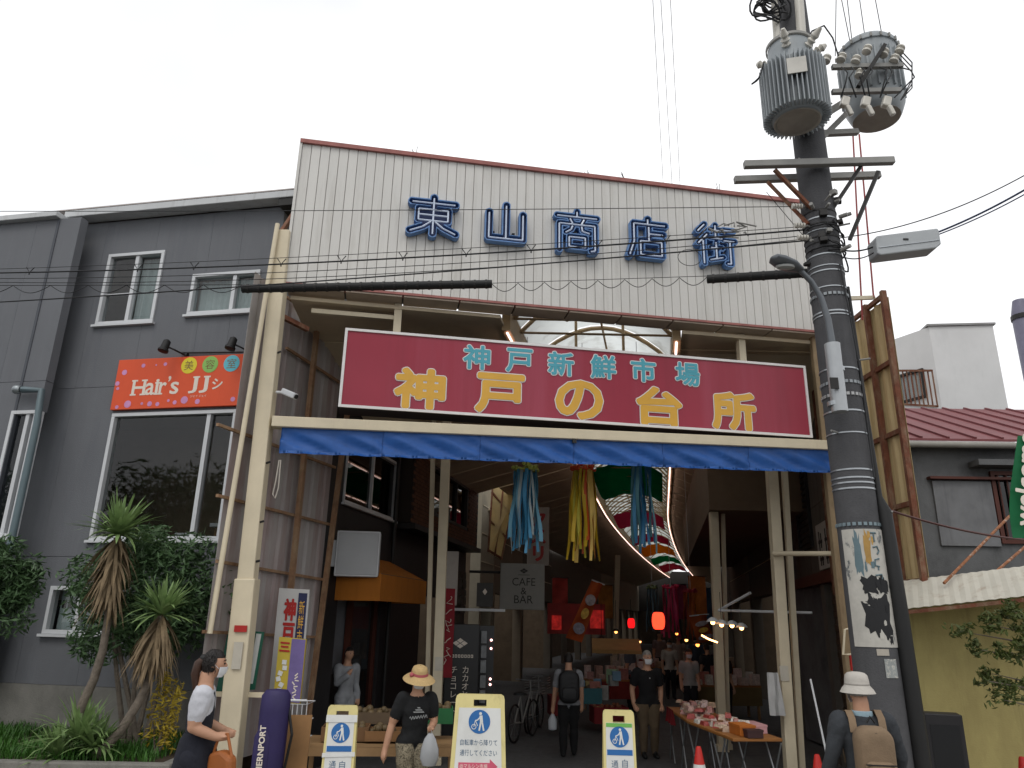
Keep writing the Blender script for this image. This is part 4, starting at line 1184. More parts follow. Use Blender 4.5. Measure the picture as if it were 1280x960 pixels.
for i in range(5):
    z = zB + (zT - zB) * i / 4
    MB().beam(RP.p(0, z, 0), RP.p(RL - .035, z, 0), .05, .06).build('rail', m_rust, rsc)
for u in (0.02, RL * .35, RL * .8, RL): MB().beam(RP.p(u, zB - .1, .02), RP.p(u, zT + .05, .02), .06, .07, up=RP.n).build('post', m_rust, rsc)
MB().beam(RP.p(RL * .8, 3.0, .05), RP.p(RL * .8, 3.0, .5) , .05, .05).build('stay', m_cream, rsc)
MB().beam(at(1062, 373, 8.9), at(1092, 372, 9.35), .05, .05).build('stay', m_cream, rsc)
# thin red rods above the screen
for a, b, lab in (((1066, 165), (1078, 400), 'left thin red rod rising beside the utility pole'), ((1074, 168), (1092, 372), 'right thin red rod rising beside the utility pole')):
    tag(MB().tube([at(a[0], a[1], 9.3), at(b[0], b[1], 9.3)], .012, n=6).build('red_rod', M('red_rod', '#8d3b3a', rough=.6)), lab, 'rod')

# ------------------------------------------------------------------ old house at right with red metal roof
HF = Fr((6.6, 11.6), (1, -.03))
m_hw = M('weathered_render', '#5e5f60', rough=.9, var=.15, scale=2, bump=.2, streak='#2f2f30', samt=.7, sth=(.45, .7), sscale=(1.5, 1.5, 1.0))
m_rroof = M('red_roof_metal', '#713a3c', rough=.55, var=.12, scale=2, streak='#5a2c2e', samt=.5)
ze = HF.px(1200, 556)[1]
hs = thing('old_house', 'old grey rendered house with a red metal roof at the right edge', 'house', HF.p(1.5, 2, 0))
MB().fbox(HF, -.9, 5, -.2, ze - .02, -4, 0).build('wall', m_hw, hs)
zr = ze + 1.35
rd = Fr((6.6, 11.6), (1, -.03))
q = lambda u, t, dz: HF.p(u, ze + (zr - ze) * t + dz, .25 - 3.0 * t)
MB().hexa([q(-1.0, 0, 0), q(5, 0, 0), q(5, 1, 0), q(-1.0, 1, 0)], [q(-1.0, 0, .04), q(5, 0, .04), q(5, 1, .04), q(-1.0, 1, .04)]).build('roof', m_rroof, hs)
for i in range(14):
    u = -.95 + i * .42
    MB().beam(q(u, 0, .055), q(u, 1, .055), .035, .035).build('roof_seam', m_rroof, hs)
MB().tube([q(-1.02, 0, -.06), q(5, 0, -.06)], .05, n=10).build('gutter', M('gutter', '#8d8a83', rough=.6), hs, smooth=True)
wz = HF.rect((1243, 590), (1290, 590), (1290, 680), (1243, 680))
ww = MB(); ww.ring(HF, wz[0], wz[1], wz[2], wz[3], .06, 0.002, .05)
wo = ww.build('window', m_dwood, hs)
MB().fbox(HF, wz[0] + .06, wz[1] - .06, wz[2] + .06, wz[3] - .06, .005, .012).build('pane', glass('dim_glass'), wo)
for k in range(4): MB().fbox(HF, wz[0] + .1 + k * .13, wz[0] + .12 + k * .13, wz[2] + .06, wz[3] - .06, .03, .05).build('window_bar', m_dwood, wo)
b_ = HF.rect((1167, 602), (1240, 602), (1247, 683), (1172, 683))
MB().fbox(HF, b_[0], b_[1], b_[2], b_[3], .001, .04).build('shutter_box', M('shutter_grey', '#6f7072', rough=.8, var=.15, streak='#4b4b4c', samt=.5), hs, bevel=.006)
MB().fbox(HF, b_[0] - .06, b_[1] + .8, b_[3] + .02, b_[3] + .06, .001, .12).build('rain_hood', m_dwood, hs)
MB().fbox(HF, wz[0] - .3, wz[1], wz[3] + .05, wz[3] + .14, .001, .3).build('window_hood', m_hw, hs)
# white rooftop building with balcony
PH = Fr((9.3, 17.0), (1, -.12))
m_wh = M('white_render', '#cccccb', rough=.8, var=.05, scale=1.2, streak='#b2b2b1', samt=.4, sscale=(2, 2, .5))
ph = thing('rooftop_building', 'white box shaped rooftop building with a balcony behind the red roof', 'building', PH.p(1, 3, 0))
u0, u1, z0, z1 = PH.rect((1168, 407), (1245, 407), (1258, 520), (1171, 520))
MB().fbox(PH, u0, u1, z0 - 3, z1, -4.0, 0).build('block', m_wh, ph)
PS = Fr(tuple(PH.p(u0, 0, 0))[:2], (-.5, 1))       # receding left side
PSl = Fr(tuple(PH.p(u0, 0, -.001) + V((-.5, 1, 0)) * 1.6)[:2], (.5, -1))
sl = math.hypot(.5, 1) * 1.6
MB().fbox(PSl, 0, sl - .005, z0 - 3, z1 - .02, -2, 0).build('wing', m_wh, ph)
MB().fbox(PH, u0 - .05, u1 + .05, z1, z1 + .05, -4.05, .05).build('coping', M('coping', '#8a8988'), ph)
dm = MB(); dm.ring(PSl, sl - 1.0, sl - .3, z0 + .55, z1 - .45 - .9 + .35, .06, .002, .05); dob = dm.build('door', m_dark, ph)
MB().fbox(PSl, sl - .94, sl - .36, z0 + .6, z1 - 1.06, .004, .01).build('pane', glass('upper_window_glass'), dob)
bl = [PSl.p(-.3, z0 + .1, .0), PSl.p(-.3, z0 + .1, .9), PSl.p(sl - .1, z0 + .1, .9)]
zb_ = at(1130, 505, 17).z; zt_ = at(1130, 462, 17).z
mb = MB()
rp = [at(1124, 505, 17.6), at(1172, 508, 16.4)]
dz = zt_ - zb_
mb.beam(rp[0], rp[1], .05, .05); mb.beam(rp[0] + V((0, 0, dz)), rp[1] + V((0, 0, dz)), .05, .05)
mb.build('railing_rail', m_rust, ph)
for k in range(10):
    p = rp[0].lerp(rp[1], k / 9)
    MB().beam(p, p + V((0, 0, dz)), .025, .025).build('baluster', m_rust, ph)
MB().hexa([rp[0] + V((0, 0, -.18)), rp[1] + V((0, 0, -.18)), rp[1] + V((.5, 1.2, -.18)), rp[0] + V((.5, 1.2, -.18))],
          [rp[0] + V((0, 0, -.03)), rp[1] + V((0, 0, -.03)), rp[1] + V((.5, 1.2, -.03)), rp[0] + V((.5, 1.2, -.03))]).build('balcony_slab', m_wh, ph)
# purple grey round tower at the edge
c = at(1287, 440, 22)
tw = thing('round_flue', 'purple grey round flue at the right edge of the picture', 'flue', V((c.x, c.y, 0)))
MB().lathe([(.3, 0), (.3, at(1279, 392, 22).z), (.2, at(1279, 376, 22).z)], Matrix.Translation((c.x, c.y, 0)), n=18).build('shaft', M('flue_paint', '#6c6a7c', rough=.5), tw, smooth=True)
MB().lathe([(.33, 0), (.33, .15)], Matrix.Translation((c.x, c.y, at(1279, 400, 22).z)), n=18).build('collar', m_dark, tw)

# ------------------------------------------------------------------ yellow wall with tin awning
YW = Fr((4.75, 9.4), (2.6, -1.5))
m_yel = M('yellow_render', '#a79b66', rough=.9, var=.1, scale=1.5, bump=.15, streak='#7d7048', samt=.6, sth=(.45, .75), sscale=(2, 2, .6), streak2='#5a5238', samt2=.6, sth2=(.52, .75), sscale2=(5, 5, .35))
yw = thing('yellow_wall', 'weathered yellow rendered wall right of the utility pole', 'wall', YW.p(2, 0, 0))
zA = lambda u: 2.13 + u * .125
MB().add([YW.p(0, -.25, 0), YW.p(5, -.1, 0), YW.p(5, zA(5), 0), YW.p(0, zA(0), 0), YW.p(0, -.25, -.2), YW.p(5, -.1, -.2), YW.p(5, zA(5), -.2), YW.p(0, zA(0), -.2)],
         [(0, 1, 2, 3), (7, 6, 5, 4), (0, 4, 5, 1), (3, 2, 6, 7), (0, 3, 7, 4), (1, 5, 6, 2)]).build('render', m_yel, yw)
MB().fbox(YW, 0, 5, -.25, .1, .001, .04).build('plinth', m_conc, yw)
ta = thing('tin_awning', 'rust streaked white corrugated awning held by rusty struts over the yellow wall', 'awning', YW.p(2, 2.3, .3))
m_tin = M('white_tin', '#b5b1a4', rough=.55, var=.1, scale=2, streak='#7d5b3c', samt=.6, sth=(.55, .75), sscale=(6, 6, 2))
NJ = 200
rows = []
for i in range(4):
    t = i / 3
    rows.append([YW.p(-.35 + 5.3 * j / NJ, zA(-.35 + 5.3 * j / NJ) + .28 - .34 * t + .0035 * math.sin(j * PI / 2), .0 + .62 * t) for j in range(NJ + 1)])
MB().sheet(rows, .004).build('sheet', m_tin, ta)
MB().beam(YW.p(-.35, zA(-.35) - .1, .60), YW.p(4.9, zA(4.9) - .1, .60), .03, .04).build('front_bar', m_rust, ta)
for a, b in (((1180, 725), (1262, 645)), ((1226, 727), (1290, 676))):
    MB().tube([at(a[0], a[1] + 4, 8.85), at(b[0], b[1], 9.6)], .017, n=8).build('strut', M('rusty_strut', '#8a5a3c', rough=.85, var=.4, scale=14, streak='#c0b9ad', samt=.8, sscale=(20, 20, 12)), ta, smooth=True)
# dark cabinet at the foot of the wall
c = at(1188, 960, 8.0)
cb = thing('dark_cabinet', 'narrow dark upright box standing before the yellow wall', 'box', V((c.x, 8.0, gz(8))))
cz1 = at(1188, 893, 8.0).z
f2 = Fr((c.x, 8.0), (1, -.35))
MB().fbox(f2, -.17, .17, gz(8), cz1, -.25, 0).build('body', M('cabinet_dark', '#232224', rough=.5, var=.15), cb, bevel=.01)
MB().fbox(f2, -.178, -.171, gz(8) + .15, cz1 - .12, -.2, -.05).build('side_label', m_dark, cb)
MB().fbox(f2, -.13, .13, cz1 - .55, cz1 - .1, .001, .006).build('front_panel', m_bb, cb)
# green welcome banner
c = at(1281, 615, 6.6)
gb = thing('welcome_banner', 'curved green feather banner with white welcome lettering at the right edge', 'banner', V((c.x + .3, c.y, gz(7))))
f2 = Fr((c.x, c.y), (1, -.1))
zt_, zb_ = at(1278, 545, 6.6).z, at(1270, 672, 6.6).z
rows = []
for i in range(13):
    t = i / 12
    xl = .03 - .19 * math.sin(min(1, t * 1.1) * PI / 2)
    rows.append([f2.p(xl + (.34 - xl) * j / 6, zt_ + (zb_ - zt_) * t, .02 * math.sin(t * 5 + j * .6)) for j in range(7)])
MB().sheet(rows, .003).build('cloth', M('banner_green', '#136b3f', rough=.7, var=.1, transl=.2), gb, smooth=True)
put_text(MB(), 'welcome', f2.mat(.0, (zt_ + zb_) / 2 + .06, .04) @ Matrix.Rotation(PI / 2 - .2, 4, 'Z'), w=.85, h=.14, bold=.007).build('lettering', m_ltr, gb)
MB().tube([f2.p(.36, gz(7), 0), f2.p(.36, zt_ + .1, 0), f2.p(.25, zt_ + .3, 0)], .014, n=8).build('pole', m_alu, gb)
# ------------------------------------------------------------------ utility pole
PY = 7.0
m_pole = M('pole_concrete', '#4b4b4d', rough=.85, var=.14, scale=5, bump=.25, bscale=60, streak='#333335', samt=.5, sscale=(5, 5, .6))
m_galv = M('galvanised_steel', '#8d8c88', rough=.6, metal=.1, var=.15)
m_band = M('steel_band', '#a4a8ab', rough=.35, metal=.7, var=.1)
m_porc = M('porcelain', '#c4c0b6', rough=.3, var=.06)
m_cable = M('black_cable', '#191a1c', rough=.6, var=.1)
pb, pt = at(1104, 900, PY), at(990, 10, PY)
pd = (pt - pb) / (pt.z - pb.z)
pp = lambda z: pb + pd * (z - pb.z)
pr = lambda z: .203 - .0052 * z
pole = thing('utility_pole', 'tall grey concrete utility pole in front of the arcade entrance', 'utility pole', pp(gz(7)))
zt = pt.z + .9
MB().tube([pp(gz(7) - .02 + (zt - gz(7)) * i / 10) for i in range(11)], [pr((zt) * i / 10) for i in range(11)], n=28).build('shaft', m_pole, pole, smooth=True)
def pz(px_, py_): return at(px_, py_, PY).z
for y in (272, 281, 288, 296, 304, 311, 318, 326, 340, 346, 366, 396, 400, 466, 518, 590, 600, 606, 613, 545):
    z = pz(1050, y)
    t = random.uniform(.004, .008)
    MB().lathe([(pr(z) + .002, -t), (pr(z) + .006, -t), (pr(z) + .006, t), (pr(z) + .002, t)], Matrix.Translation(pp(z)), n=28).build('band', m_band if random.random() < .55 or y > 330 else m_dark, pole, smooth=True)
for y, col in ((375, '#8f9497'), (483, '#8f9497'), (498, '#a0a0a0'), (657, '#7b8a90')):   # perforated straps
    z = pz(1050, y)
    mb = MB()
    for k in range(26):
        a = 2 * PI * k / 26
        p = pp(z) + V((math.cos(a), math.sin(a), 0)) * (pr(z) + .004)
        mb.box(p, (.012, .03, .03), Matrix.Rotation(a, 3, 'Z'))
    mb.build('perforated_strap', M('strap' + col, col, rough=.5, metal=.4), pole)
# posters pasted round the shaft
def poster(py0, py1, a0, a1, mat, name, off=.004):
    z1, z0 = pz(1080, py0), pz(1080, py1)
    rows = []
    for i in range(7):
        z = z1 + (z0 - z1) * i / 6
        rows.append([pp(z) + V((math.cos(math.radians(a0 + (a1 - a0) * j / 12)), math.sin(math.radians(a0 + (a1 - a0) * j / 12)), 0)) * (pr(z) + off) for j in range(13)])
    return MB().sheet(rows[::-1], .0015).build(name, mat, pole, smooth=True)
def peeled(name, base, ink, th, sc=(6, 6, 4)):
    return M(name, base, rough=.8, var=.12, scale=8, streak=ink, samt=1.0, sth=th, sscale=sc)
poster(664, 808, -165, -40, peeled('torn_poster_white', '#b3b0a8', '#5b5f61', (.60, .66)), 'poster')
mb = MB()
zm = (pz(1080, 664) + pz(1080, 808)) / 2
def on_pole(a_deg, z, off): 
    a = math.radians(a_deg); return pp(z) + V((math.cos(a), math.sin(a), 0)) * (pr(z) + off)
# blotches of torn black poster and printed colour patches
def blotch(cx, cz, w, h, mat, off, seed, name):
    rnd = random.Random(seed)
    n = 22
    vs = [on_pole(cx, cz, off)]
    rr = [1 + rnd.uniform(-.3, .22) for k in range(n)]
    G = 5
    for g_ in range(1, G + 1):
        for k in range(n):
            t = 2 * PI * k / n
            r = rr[k] * g_ / G
            vs.append(on_pole(cx + w * r * math.copysign(abs(math.cos(t)) ** .6, math.cos(t)), cz + h * r * math.copysign(abs(math.sin(t)) ** .6, math.sin(t)), off))
    fs = [(0, 1 + k, 1 + (k + 1) % n) for k in range(n)]
    fs += [(1 + (g_ - 1) * n + k, 1 + g_ * n + k, 1 + g_ * n + (k + 1) % n, 1 + (g_ - 1) * n + (k + 1) % n) for g_ in range(1, G) for k in range(n)]
    MB().add(vs, fs).build(name, mat, pole)
m_ink = M('poster_black', '#1b1b1d', rough=.7); m_oc = M('poster_ochre', '#a8854a', rough=.8, var=.3); m_te = M('poster_teal', '#5c6f75', rough=.8, var=.2)
blotch(-90, pz(1090, 768), 36, .19, m_ink, .007, 3, 'torn_patch'); blotch(-106, pz(1090, 733), 20, .08, m_ink, .0074, 5, 'torn_patch'); blotch(-70, pz(1090, 733), 17, .07, m_ink, .0078, 6, 'torn_patch')
blotch(-100, pz(1080, 690), 9, .16, m_oc, .007, 8, 'torn_patch'); blotch(-125, pz(1075, 695), 10, .2, m_te, .0066, 9, 'torn_patch')
for k, pts in enumerate((((-88, .05), (-72, .05), (-80, .05), (-80, -.03)), ((-86, .03), (-74, .04), (-70, .0), (-76, -.03)), ((-72, .04), (-84, .03), (-86, -.02), (-74, -.03)), ((-88, .0), (-70, .01), (-70, -.03)))):
    zc = pz(1095, 676 + k * 15)
    MB().tube([on_pole(a, zc + z, .008) for a, z in pts], .008, n=5).build('poster_stroke', m_te, pole)
poster(822, 845, -95, -62, peeled('sticker', '#8d918f', '#b7b4ac', (.5, .56), (30, 30, 30)), 'sticker')
poster(810, 818, -110, -80, M('label_strip', '#a29b90'), 'sticker')
rnd = random.Random(15)
for k in range(9):
    blotch(-88 + rnd.uniform(-24, 22), pz(1090, 768) + rnd.uniform(-.22, .3), rnd.uniform(2.5, 7), rnd.uniform(.015, .05), m_ink if k % 3 else M('poster_paper', '#b3b0a8', rough=.8), .0082 + k * .0003, 30 + k, 'torn_patch')
for k in range(5):
    blotch(-100 + rnd.uniform(-10, 26), pz(1080, 690) + rnd.uniform(-.2, .2), rnd.uniform(2, 5), rnd.uniform(.02, .05), m_oc if k % 2 else m_te, .0082 + k * .0003, 50 + k, 'torn_patch')
# clamps and cable ends crowded round the shaft under the crossarms
for k in range(16):
    z = pz(1030, rnd.uniform(250, 335)); a = rnd.uniform(-190, 10)
    p = on_pole(a, z, .03)
    if k % 2: MB().box(p, (rnd.uniform(.05, .1), rnd.uniform(.04, .08), rnd.uniform(.03, .08)), Matrix.Rotation(math.radians(a), 3, 'Z')).build('clamp', rnd.choice((m_galv, m_dark)), pole, bevel=.006)
    else: MB().tube([p, p + V((math.cos(math.radians(a)), math.sin(math.radians(a)), rnd.uniform(-.3, .3))) * rnd.uniform(.05, .12)], rnd.uniform(.012, .022), n=8).build('clamp', m_galv, pole, smooth=True)
for k in range(7):
    z = pz(1030, rnd.uniform(280, 330)); a0 = rnd.uniform(-180, -60); a1 = a0 + rnd.uniform(60, 130)
    MB().tube([on_pole(a0 + (a1 - a0) * t / 8, z - rnd.uniform(.0, .02) - .12 * math.sin(PI * t / 8) * (k % 3), .014 + .03 * math.sin(PI * t / 8)) for t in range(9)], .009, n=5).build('looped_cable', m_cable, pole, smooth=True)
# black guard along the right side
mb = MB()
g = [on_pole(-25, z, o) for z, o in ((gz(7), .05), (1.0, .05), (2.0, .05), (2.9, .045), (3.05, .02), (4.0, .012), (5.2, .008))]
mb.tube(g, [.08, .078, .075, .068, .03, .022, .02], n=12)
mb.build('cable_cover', m_black, pole, smooth=True)
# step bolts
for k in range(7):
    z = 2.9 + k * .75
    MB().tube([on_pole(-140 if k % 2 else -30, z, 0), on_pole(-140 if k % 2 else -30, z, .12)], .01, n=6).build('step_bolt', m_galv, pole)

# crossarms with braces
def xarm(a, b, Y, name='crossarm'):
    p, q = at(a[0], a[1], Y), at(b[0], b[1], Y)
    MB().beam(p, q, .07, .075).build(name, m_galv, pole, bevel=.006)
    return p, q
A1 = xarm((930, 206), (1117, 201), PY - .26); A2 = xarm((918, 225), (1100, 219), PY + .27)
for a, b, Y in (((968, 212), (1022, 268), PY - .22), ((960, 228), (1010, 280), PY + .25), ((1076, 208), (1036, 268), PY - .22), ((1098, 214), (1062, 300), PY - .3)):
    MB().beam(at(a[0], a[1], Y), at(b[0], b[1], PY - .1), .035, .035).build('brace', m_rust if a[0] < 1000 else m_dark, pole)
MB().beam(at(1020, 150, PY - .1), at(1052, 130, PY), .07, .07).build('brace', m_galv, pole)
for a, b in (((1003, 168), (1072, 165)), ((1010, 190), (1060, 140))):
    MB().beam(at(a[0], a[1], PY), at(b[0], b[1], PY + .1), .06, .06).build('bracket', m_galv, pole)
for x0, y0 in ((1005, 258), (1008, 282), (1012, 297)):      # dead end insulators on the left
    p = at(x0, y0, PY - .1)
    mb = MB()
    for k in range(4): mb.tube([p - V((.03 * k + .02, 0, 0)), p - V((.03 * k + .035, 0, 0))], .03, n=10)
    mb.build('insulator', m_porc, pole, smooth=True)
    MB().tube([p, pp(p.z)], .012, n=6).build('link', m_galv, pole)
# top equipment: white tubes, dark coil of cable
for x0, x1, r in ((966, 972, .04), (996, 1003, .055)):
    MB().tube([at(x0, -30, PY - .15), at(x1, 62, PY - .15)], r, n=10).build('conduit', m_porc, pole, smooth=True)
mb = MB()
cc = at(962, 12, PY - .2)
rnd = random.Random(4)
for k in range(9):
    r = rnd.uniform(.1, .2); c2 = cc + V((rnd.uniform(-.08, .1), rnd.uniform(-.05, .05), rnd.uniform(-.1, .12)))
    tl = rnd.uniform(-.4, .4)
    mb.tube([c2 + V((r * math.cos(t), .05 * math.sin(t * 2 + k), r * .8 * math.sin(t) + tl * r * math.cos(t))) for t in [i * 2 * PI / 16 for i in range(17)]], .011, n=5)
mb.build('cable_coil', m_cable, pole, smooth=True)

# ------------------------------------------------------------------ transformers
m_tr = M('transformer_paint', '#8f9598', rough=.45, var=.08, scale=2, streak='#75706a', samt=.4, sth=(.55, .8), sscale=(6, 6, 1.2))
m_trd = M('transformer_base', '#98938a', rough=.7, var=.2)
c1t, c1b = at(990, 88, PY - .42), at(996, 150, PY - .42)
z0, z1 = c1b.z, c1t.z
c = V(((c1t.x + c1b.x) / 2, PY - .42, 0))
R1 = .34
t1 = thing('finned_transformer', 'grey pole transformer with cooling fins and white label, left of the pole top', 'transformer', V((c.x, c.y, z0)))
MB().lathe([(R1 * .62, z0 - .02), (R1 * .72, z0), (R1 * .8, z0 + .06), (R1 * .8, z1), (R1 * .7, z1 + .03), (R1 * .66, z1 + .28), (R1 * .5, z1 + .33), (.02, z1 + .35)], Matrix.Translation((c.x, c.y, 0)), n=40).build('tank', m_tr, t1, smooth=True)
fm = MB(); fm.box(V((R1 * .88, 0, (z1 - z0) / 2)), (R1 * .24, .012, z1 - z0)); fme = fm.mesh('fin'); fme.materials.append(m_tr)
for k in range(44):
    inst('fin', fme, t1, Matrix.Translation((c.x, c.y, z0)) @ RZ(2 * PI * k / 44))
MB().lathe([(R1 * .7, z0 - .03), (R1 * .66, z0 - .035), (R1 * .6, z0 - .022)], Matrix.Translation((c.x, c.y, 0)), n=40, cap=False).build('base_ring', m_trd, t1)
MB().lathe([(.001, z0 - .024), (R1 * .6, z0 - .024), (R1 * .6, z0 - .021), (.001, z0 - .021)], Matrix.Translation((c.x, c.y, 0)), n=32, cap=False).build('base_plate', m_trd, t1)
ang = math.radians(-105)
lp = V((c.x + math.cos(ang) * R1 * 1.02, c.y + math.sin(ang) * R1 * 1.02, z1 - .22))
MB().box(lp, (.01, .19, .19), Matrix.Rotation(ang, 3, 'Z')).build('label_plate', M('label_plate', '#bdbab2', rough=.6), t1)
for a, h in ((-60, .22), (-120, .2), (150, .16), (-20, .18)):
    a = math.radians(a)
    p = V((c.x + math.cos(a) * R1 * .62, c.y + math.sin(a) * R1 * .62, z1 + .14)); d = V((math.cos(a), math.sin(a), .6)).normalized()
    MB().lathe([(.03, 0), (.05, .03), (.03, .05), (.05, .08), (.03, .1), (.045, .13), (.02, h)], Matrix.Translation(p) @ d.to_track_quat('Z', 'Y').to_matrix().to_4x4(), n=12).build('bushing', m_porc, t1, smooth=True)
MB().lathe([(R1 * .68, z1 + .27), (R1 * .72, z1 + .28), (R1 * .72, z1 + .31), (R1 * .68, z1 + .32)], Matrix.Translation((c.x, c.y, 0)), n=40, cap=False).build('lid_ring', m_galv, t1)
c2 = at(1090, 110, PY + .25)
z0, z1 = at(1090, 146, PY + .25).z, at(1090, 66, PY + .25).z
R2 = .32
t2 = thing('fuse_transformer', 'grey pole transformer with a rack of white fuse cutouts, right of the pole top', 'transformer', V((c2.x, c2.y, z0)))
MB().lathe([(R2 * .8, z0 - .03), (R2 * .86, z0), (R2, z0 + .12), (R2, z1 - .06), (R2 * 1.05, z1 - .05), (R2 * 1.05, z1), (R2 * .9, z1 + .06), (.02, z1 + .08)], Matrix.Translation((c2.x, c2.y, 0)), n=40).build('tank', m_tr, t2, smooth=True)
MB().lathe([(.001, z0 - .035), (R2 * .8, z0 - .034), (R2 * .8, z0 - .031), (.001, z0 - .031)], Matrix.Translation((c2.x, c2.y, 0)), n=32, cap=False).build('base_plate', m_trd, t2)
mb = MB()
for k in range(20):
    a = 2 * PI * k / 20
    mb.box(V((c2.x + math.cos(a) * R2 * 1.06, c2.y + math.sin(a) * R2 * 1.06, z1 - .03)), (.03, .02, .05), Matrix.Rotation(a, 3, 'Z'))
mb.build('lid_clamp', m_galv, t2)
mb = MB()
for k in range(24):
    a = 2 * PI * k / 24
    mb.box(V((c2.x + math.cos(a) * (R2 + .012), c2.y + math.sin(a) * (R2 + .012), (z0 + z1) / 2 + .02)), (.03, .02, (z1 - z0) * .6), Matrix.Rotation(a, 3, 'Z'))
mb.build('rib', m_tr, t2)
# two steel angles in front with insulators and fuse cutouts
yf = c2.y - R2 - .1
for y, x0, x1 in ((84, 1040, 1128), (115, 1040, 1126)):
    MB().beam(at(x0, y, yf), at(x1, y - 2, yf), .05, .05).build('rack_bar', m_galv, t2)
for k, x in enumerate((1052, 1078, 1104)):
    p = at(x + 4, 128, yf - .06)
    MB().box(p, (.09, .07, .13), Matrix.Rotation(.3, 3, 'Y')).build('cutout_body', m_porc, t2, bevel=.015)
    MB().box(p + V((.02, -.03, -.13)), (.05, .05, .12), Matrix.Rotation(-.3, 3, 'Y')).build('cutout_holder', m_porc, t2, bevel=.012)
    MB().tube([p + V((0, 0, .07)), p + V((.02, .02, .12))], .012, n=6).build('terminal', m_dark, t2)
for x, y in ((1070, 75), (1084, 62), (1105, 66), (1075, 92), (1125, 62), (1118, 74), (1052, 72), (1033, 74)):
    p = at(x, y, yf - .03)
    MB().lathe([(.02, -.05), (.05, -.04), (.052, -.02), (.03, 0), (.05, .02), (.045, .04), (.02, .06)], Matrix.Translation(p) @ Matrix.Rotation(.4, 4, 'Y'), n=12).build('insulator', m_porc, t2, smooth=True)
MB().beam(at(1072, 110, yf - .02), at(1105, 58, yf - .05), .09, .04).build('switch_bar', m_dark, t2)
mb = MB()
rnd = random.Random(9)
for k in range(7):
    a = at(1052 + 12 * k, 84, yf - .05); b = at(1050 + 11 * k + rnd.uniform(-8, 12), 122, yf - .08)
    mid = (a + b) / 2 + V((rnd.uniform(-.1, .16), -.1, rnd.uniform(-.1, .05)))
    mb.tube([a, (a + mid) / 2 + V((.03, -.03, 0)), mid, (b + mid) / 2, b], .008, n=5)
for s_ in range(3):
    mb.tube([at(1123, 60 + 6 * s_, yf), at(1140, 78 + 6 * s_, yf), at(1140, 100 + 5 * s_, yf), at(1126, 125, yf)], .007, n=5)
mb.build('jumper_wire', m_cable, t2, smooth=True)
# jumper wires between the transformers
for a, m_, b, lab in (((1005, 55), (1030, 32), (1048, 70), 'arched wire from the finned transformer lid to the fuse rack'),
                      ((985, 55), (1000, 85), (1032, 78), 'sagging wire over the top of the finned transformer'),
                      ((955, 78), (940, 105), (950, 95), 'small loop of wire left of the finned transformer')):
    pts = [at(*a, PY - .5), at(a[0] * .6 + m_[0] * .4, a[1] * .3 + m_[1] * .7, PY - .5), at(*m_, PY - .5), at(b[0] * .6 + m_[0] * .4, b[1] * .4 + m_[1] * .6, PY - .4), at(*b, PY - .35)]
    tag(MB().tube(pts, .009, n=6).build('jumper_wire', m_cable, smooth=True), lab, 'wire')

# ------------------------------------------------------------------ street lamp on the pole
LY = PY - .35
m_lampg = M('lamp_grey', '#63676b', rough=.45, metal=.3, var=.08)
lh = at(983, 326, LY - .1)
sl = thing('street_lamp', 'grey street lamp on a curved arm strapped to the utility pole', 'street lamp', at(1044, 515, LY))
pts = [at(1044, 470, LY), at(1040, 430, LY), at(1035, 400, LY), at(1026, 372, LY), at(1014, 352, LY - .03), at(1000, 338, LY - .06)]
MB().tube(pts, [.035, .035, .033, .03, .028, .026], n=12).build('arm', m_lampg, sl, smooth=True)
h0, h1 = at(1003, 338, LY - .06), at(964, 322, LY - .14)
ax = (h1 - h0).normalized()
mtx = Matrix.Translation(h0) @ ax.to_track_quat('Z', 'Y').to_matrix().to_4x4()
L = (h1 - h0).length
MB().lathe([(.03, 0), (.05, L * .12), (.085, L * .35), (.09, L * .7), (.07, L * .92), (.02, L)], mtx, n=18, sx=1.15, sy=.55).build('lamp_head', m_lampg, sl, smooth=True)
MB().lathe([(.01, 0), (.06, .01), (.07, .03)], Matrix.Translation(h0.lerp(h1, .58) - V((0, 0.02, .075))), n=16, sx=1.4, sy=.8).build('lens', M('lamp_lens', '#9a9c9a', rough=.3), sl, smooth=True)
MB().tube([at(1040, 430, LY - .02), at(1050, 515, LY - .02)], .072, n=18).build('ballast_box', M('brushed_steel', '#a3a6a8', rough=.4, metal=.5, var=.12), sl, smooth=True)
MB().box(at(1043, 479, LY - .105), (.075, .012, .11)).build('plate', m_dark, sl)
for y in (462, 505):
    p = at(1045, y, LY)
    MB().tube([p - V((0, 0, .02)), p + V((0, 0, .02))], .076, n=18).build('strap', m_band, sl)

# ------------------------------------------------------------------ white cable closure box hung on the wire
p, q = at(1091, 310, PY - .1), at(1169, 300, PY - .1)
cl = thing('cable_closure', 'white oblong cable closure box hung on the wires right of the pole', 'closure', (p + q) / 2)
f2 = Fr((p.x, p.y), ((q - p).x, (q - p).y)); L = (q - p).length
tilt = (q.z - p.z) / L
prof = [(0, -.10), (.03, -.125), (L - .06, -.125), (L, -.085), (L, .08), (L - .02, .1), (.02, .1), (0, .07)]
MB().prism(f2, [(u, p.z + z + tilt * u) for u, z in prof], -.12, .08).build('casing', M('closure_plastic', '#a9adaf', rough=.5, var=.05), cl, bevel=.03)
MB().prism(f2, [(u, p.z + z + tilt * u) for u, z in ((.02, -.045), (L - .02, -.045), (L - .02, -.035), (.02, -.035))], .081, .088).build('seam', m_band, cl)
MB().fbox(f2, L * .42, L * .5, p.z + .0 + tilt * L / 2, p.z + .02 + tilt * L / 2, .08, .086).build('latch', m_dark, cl)

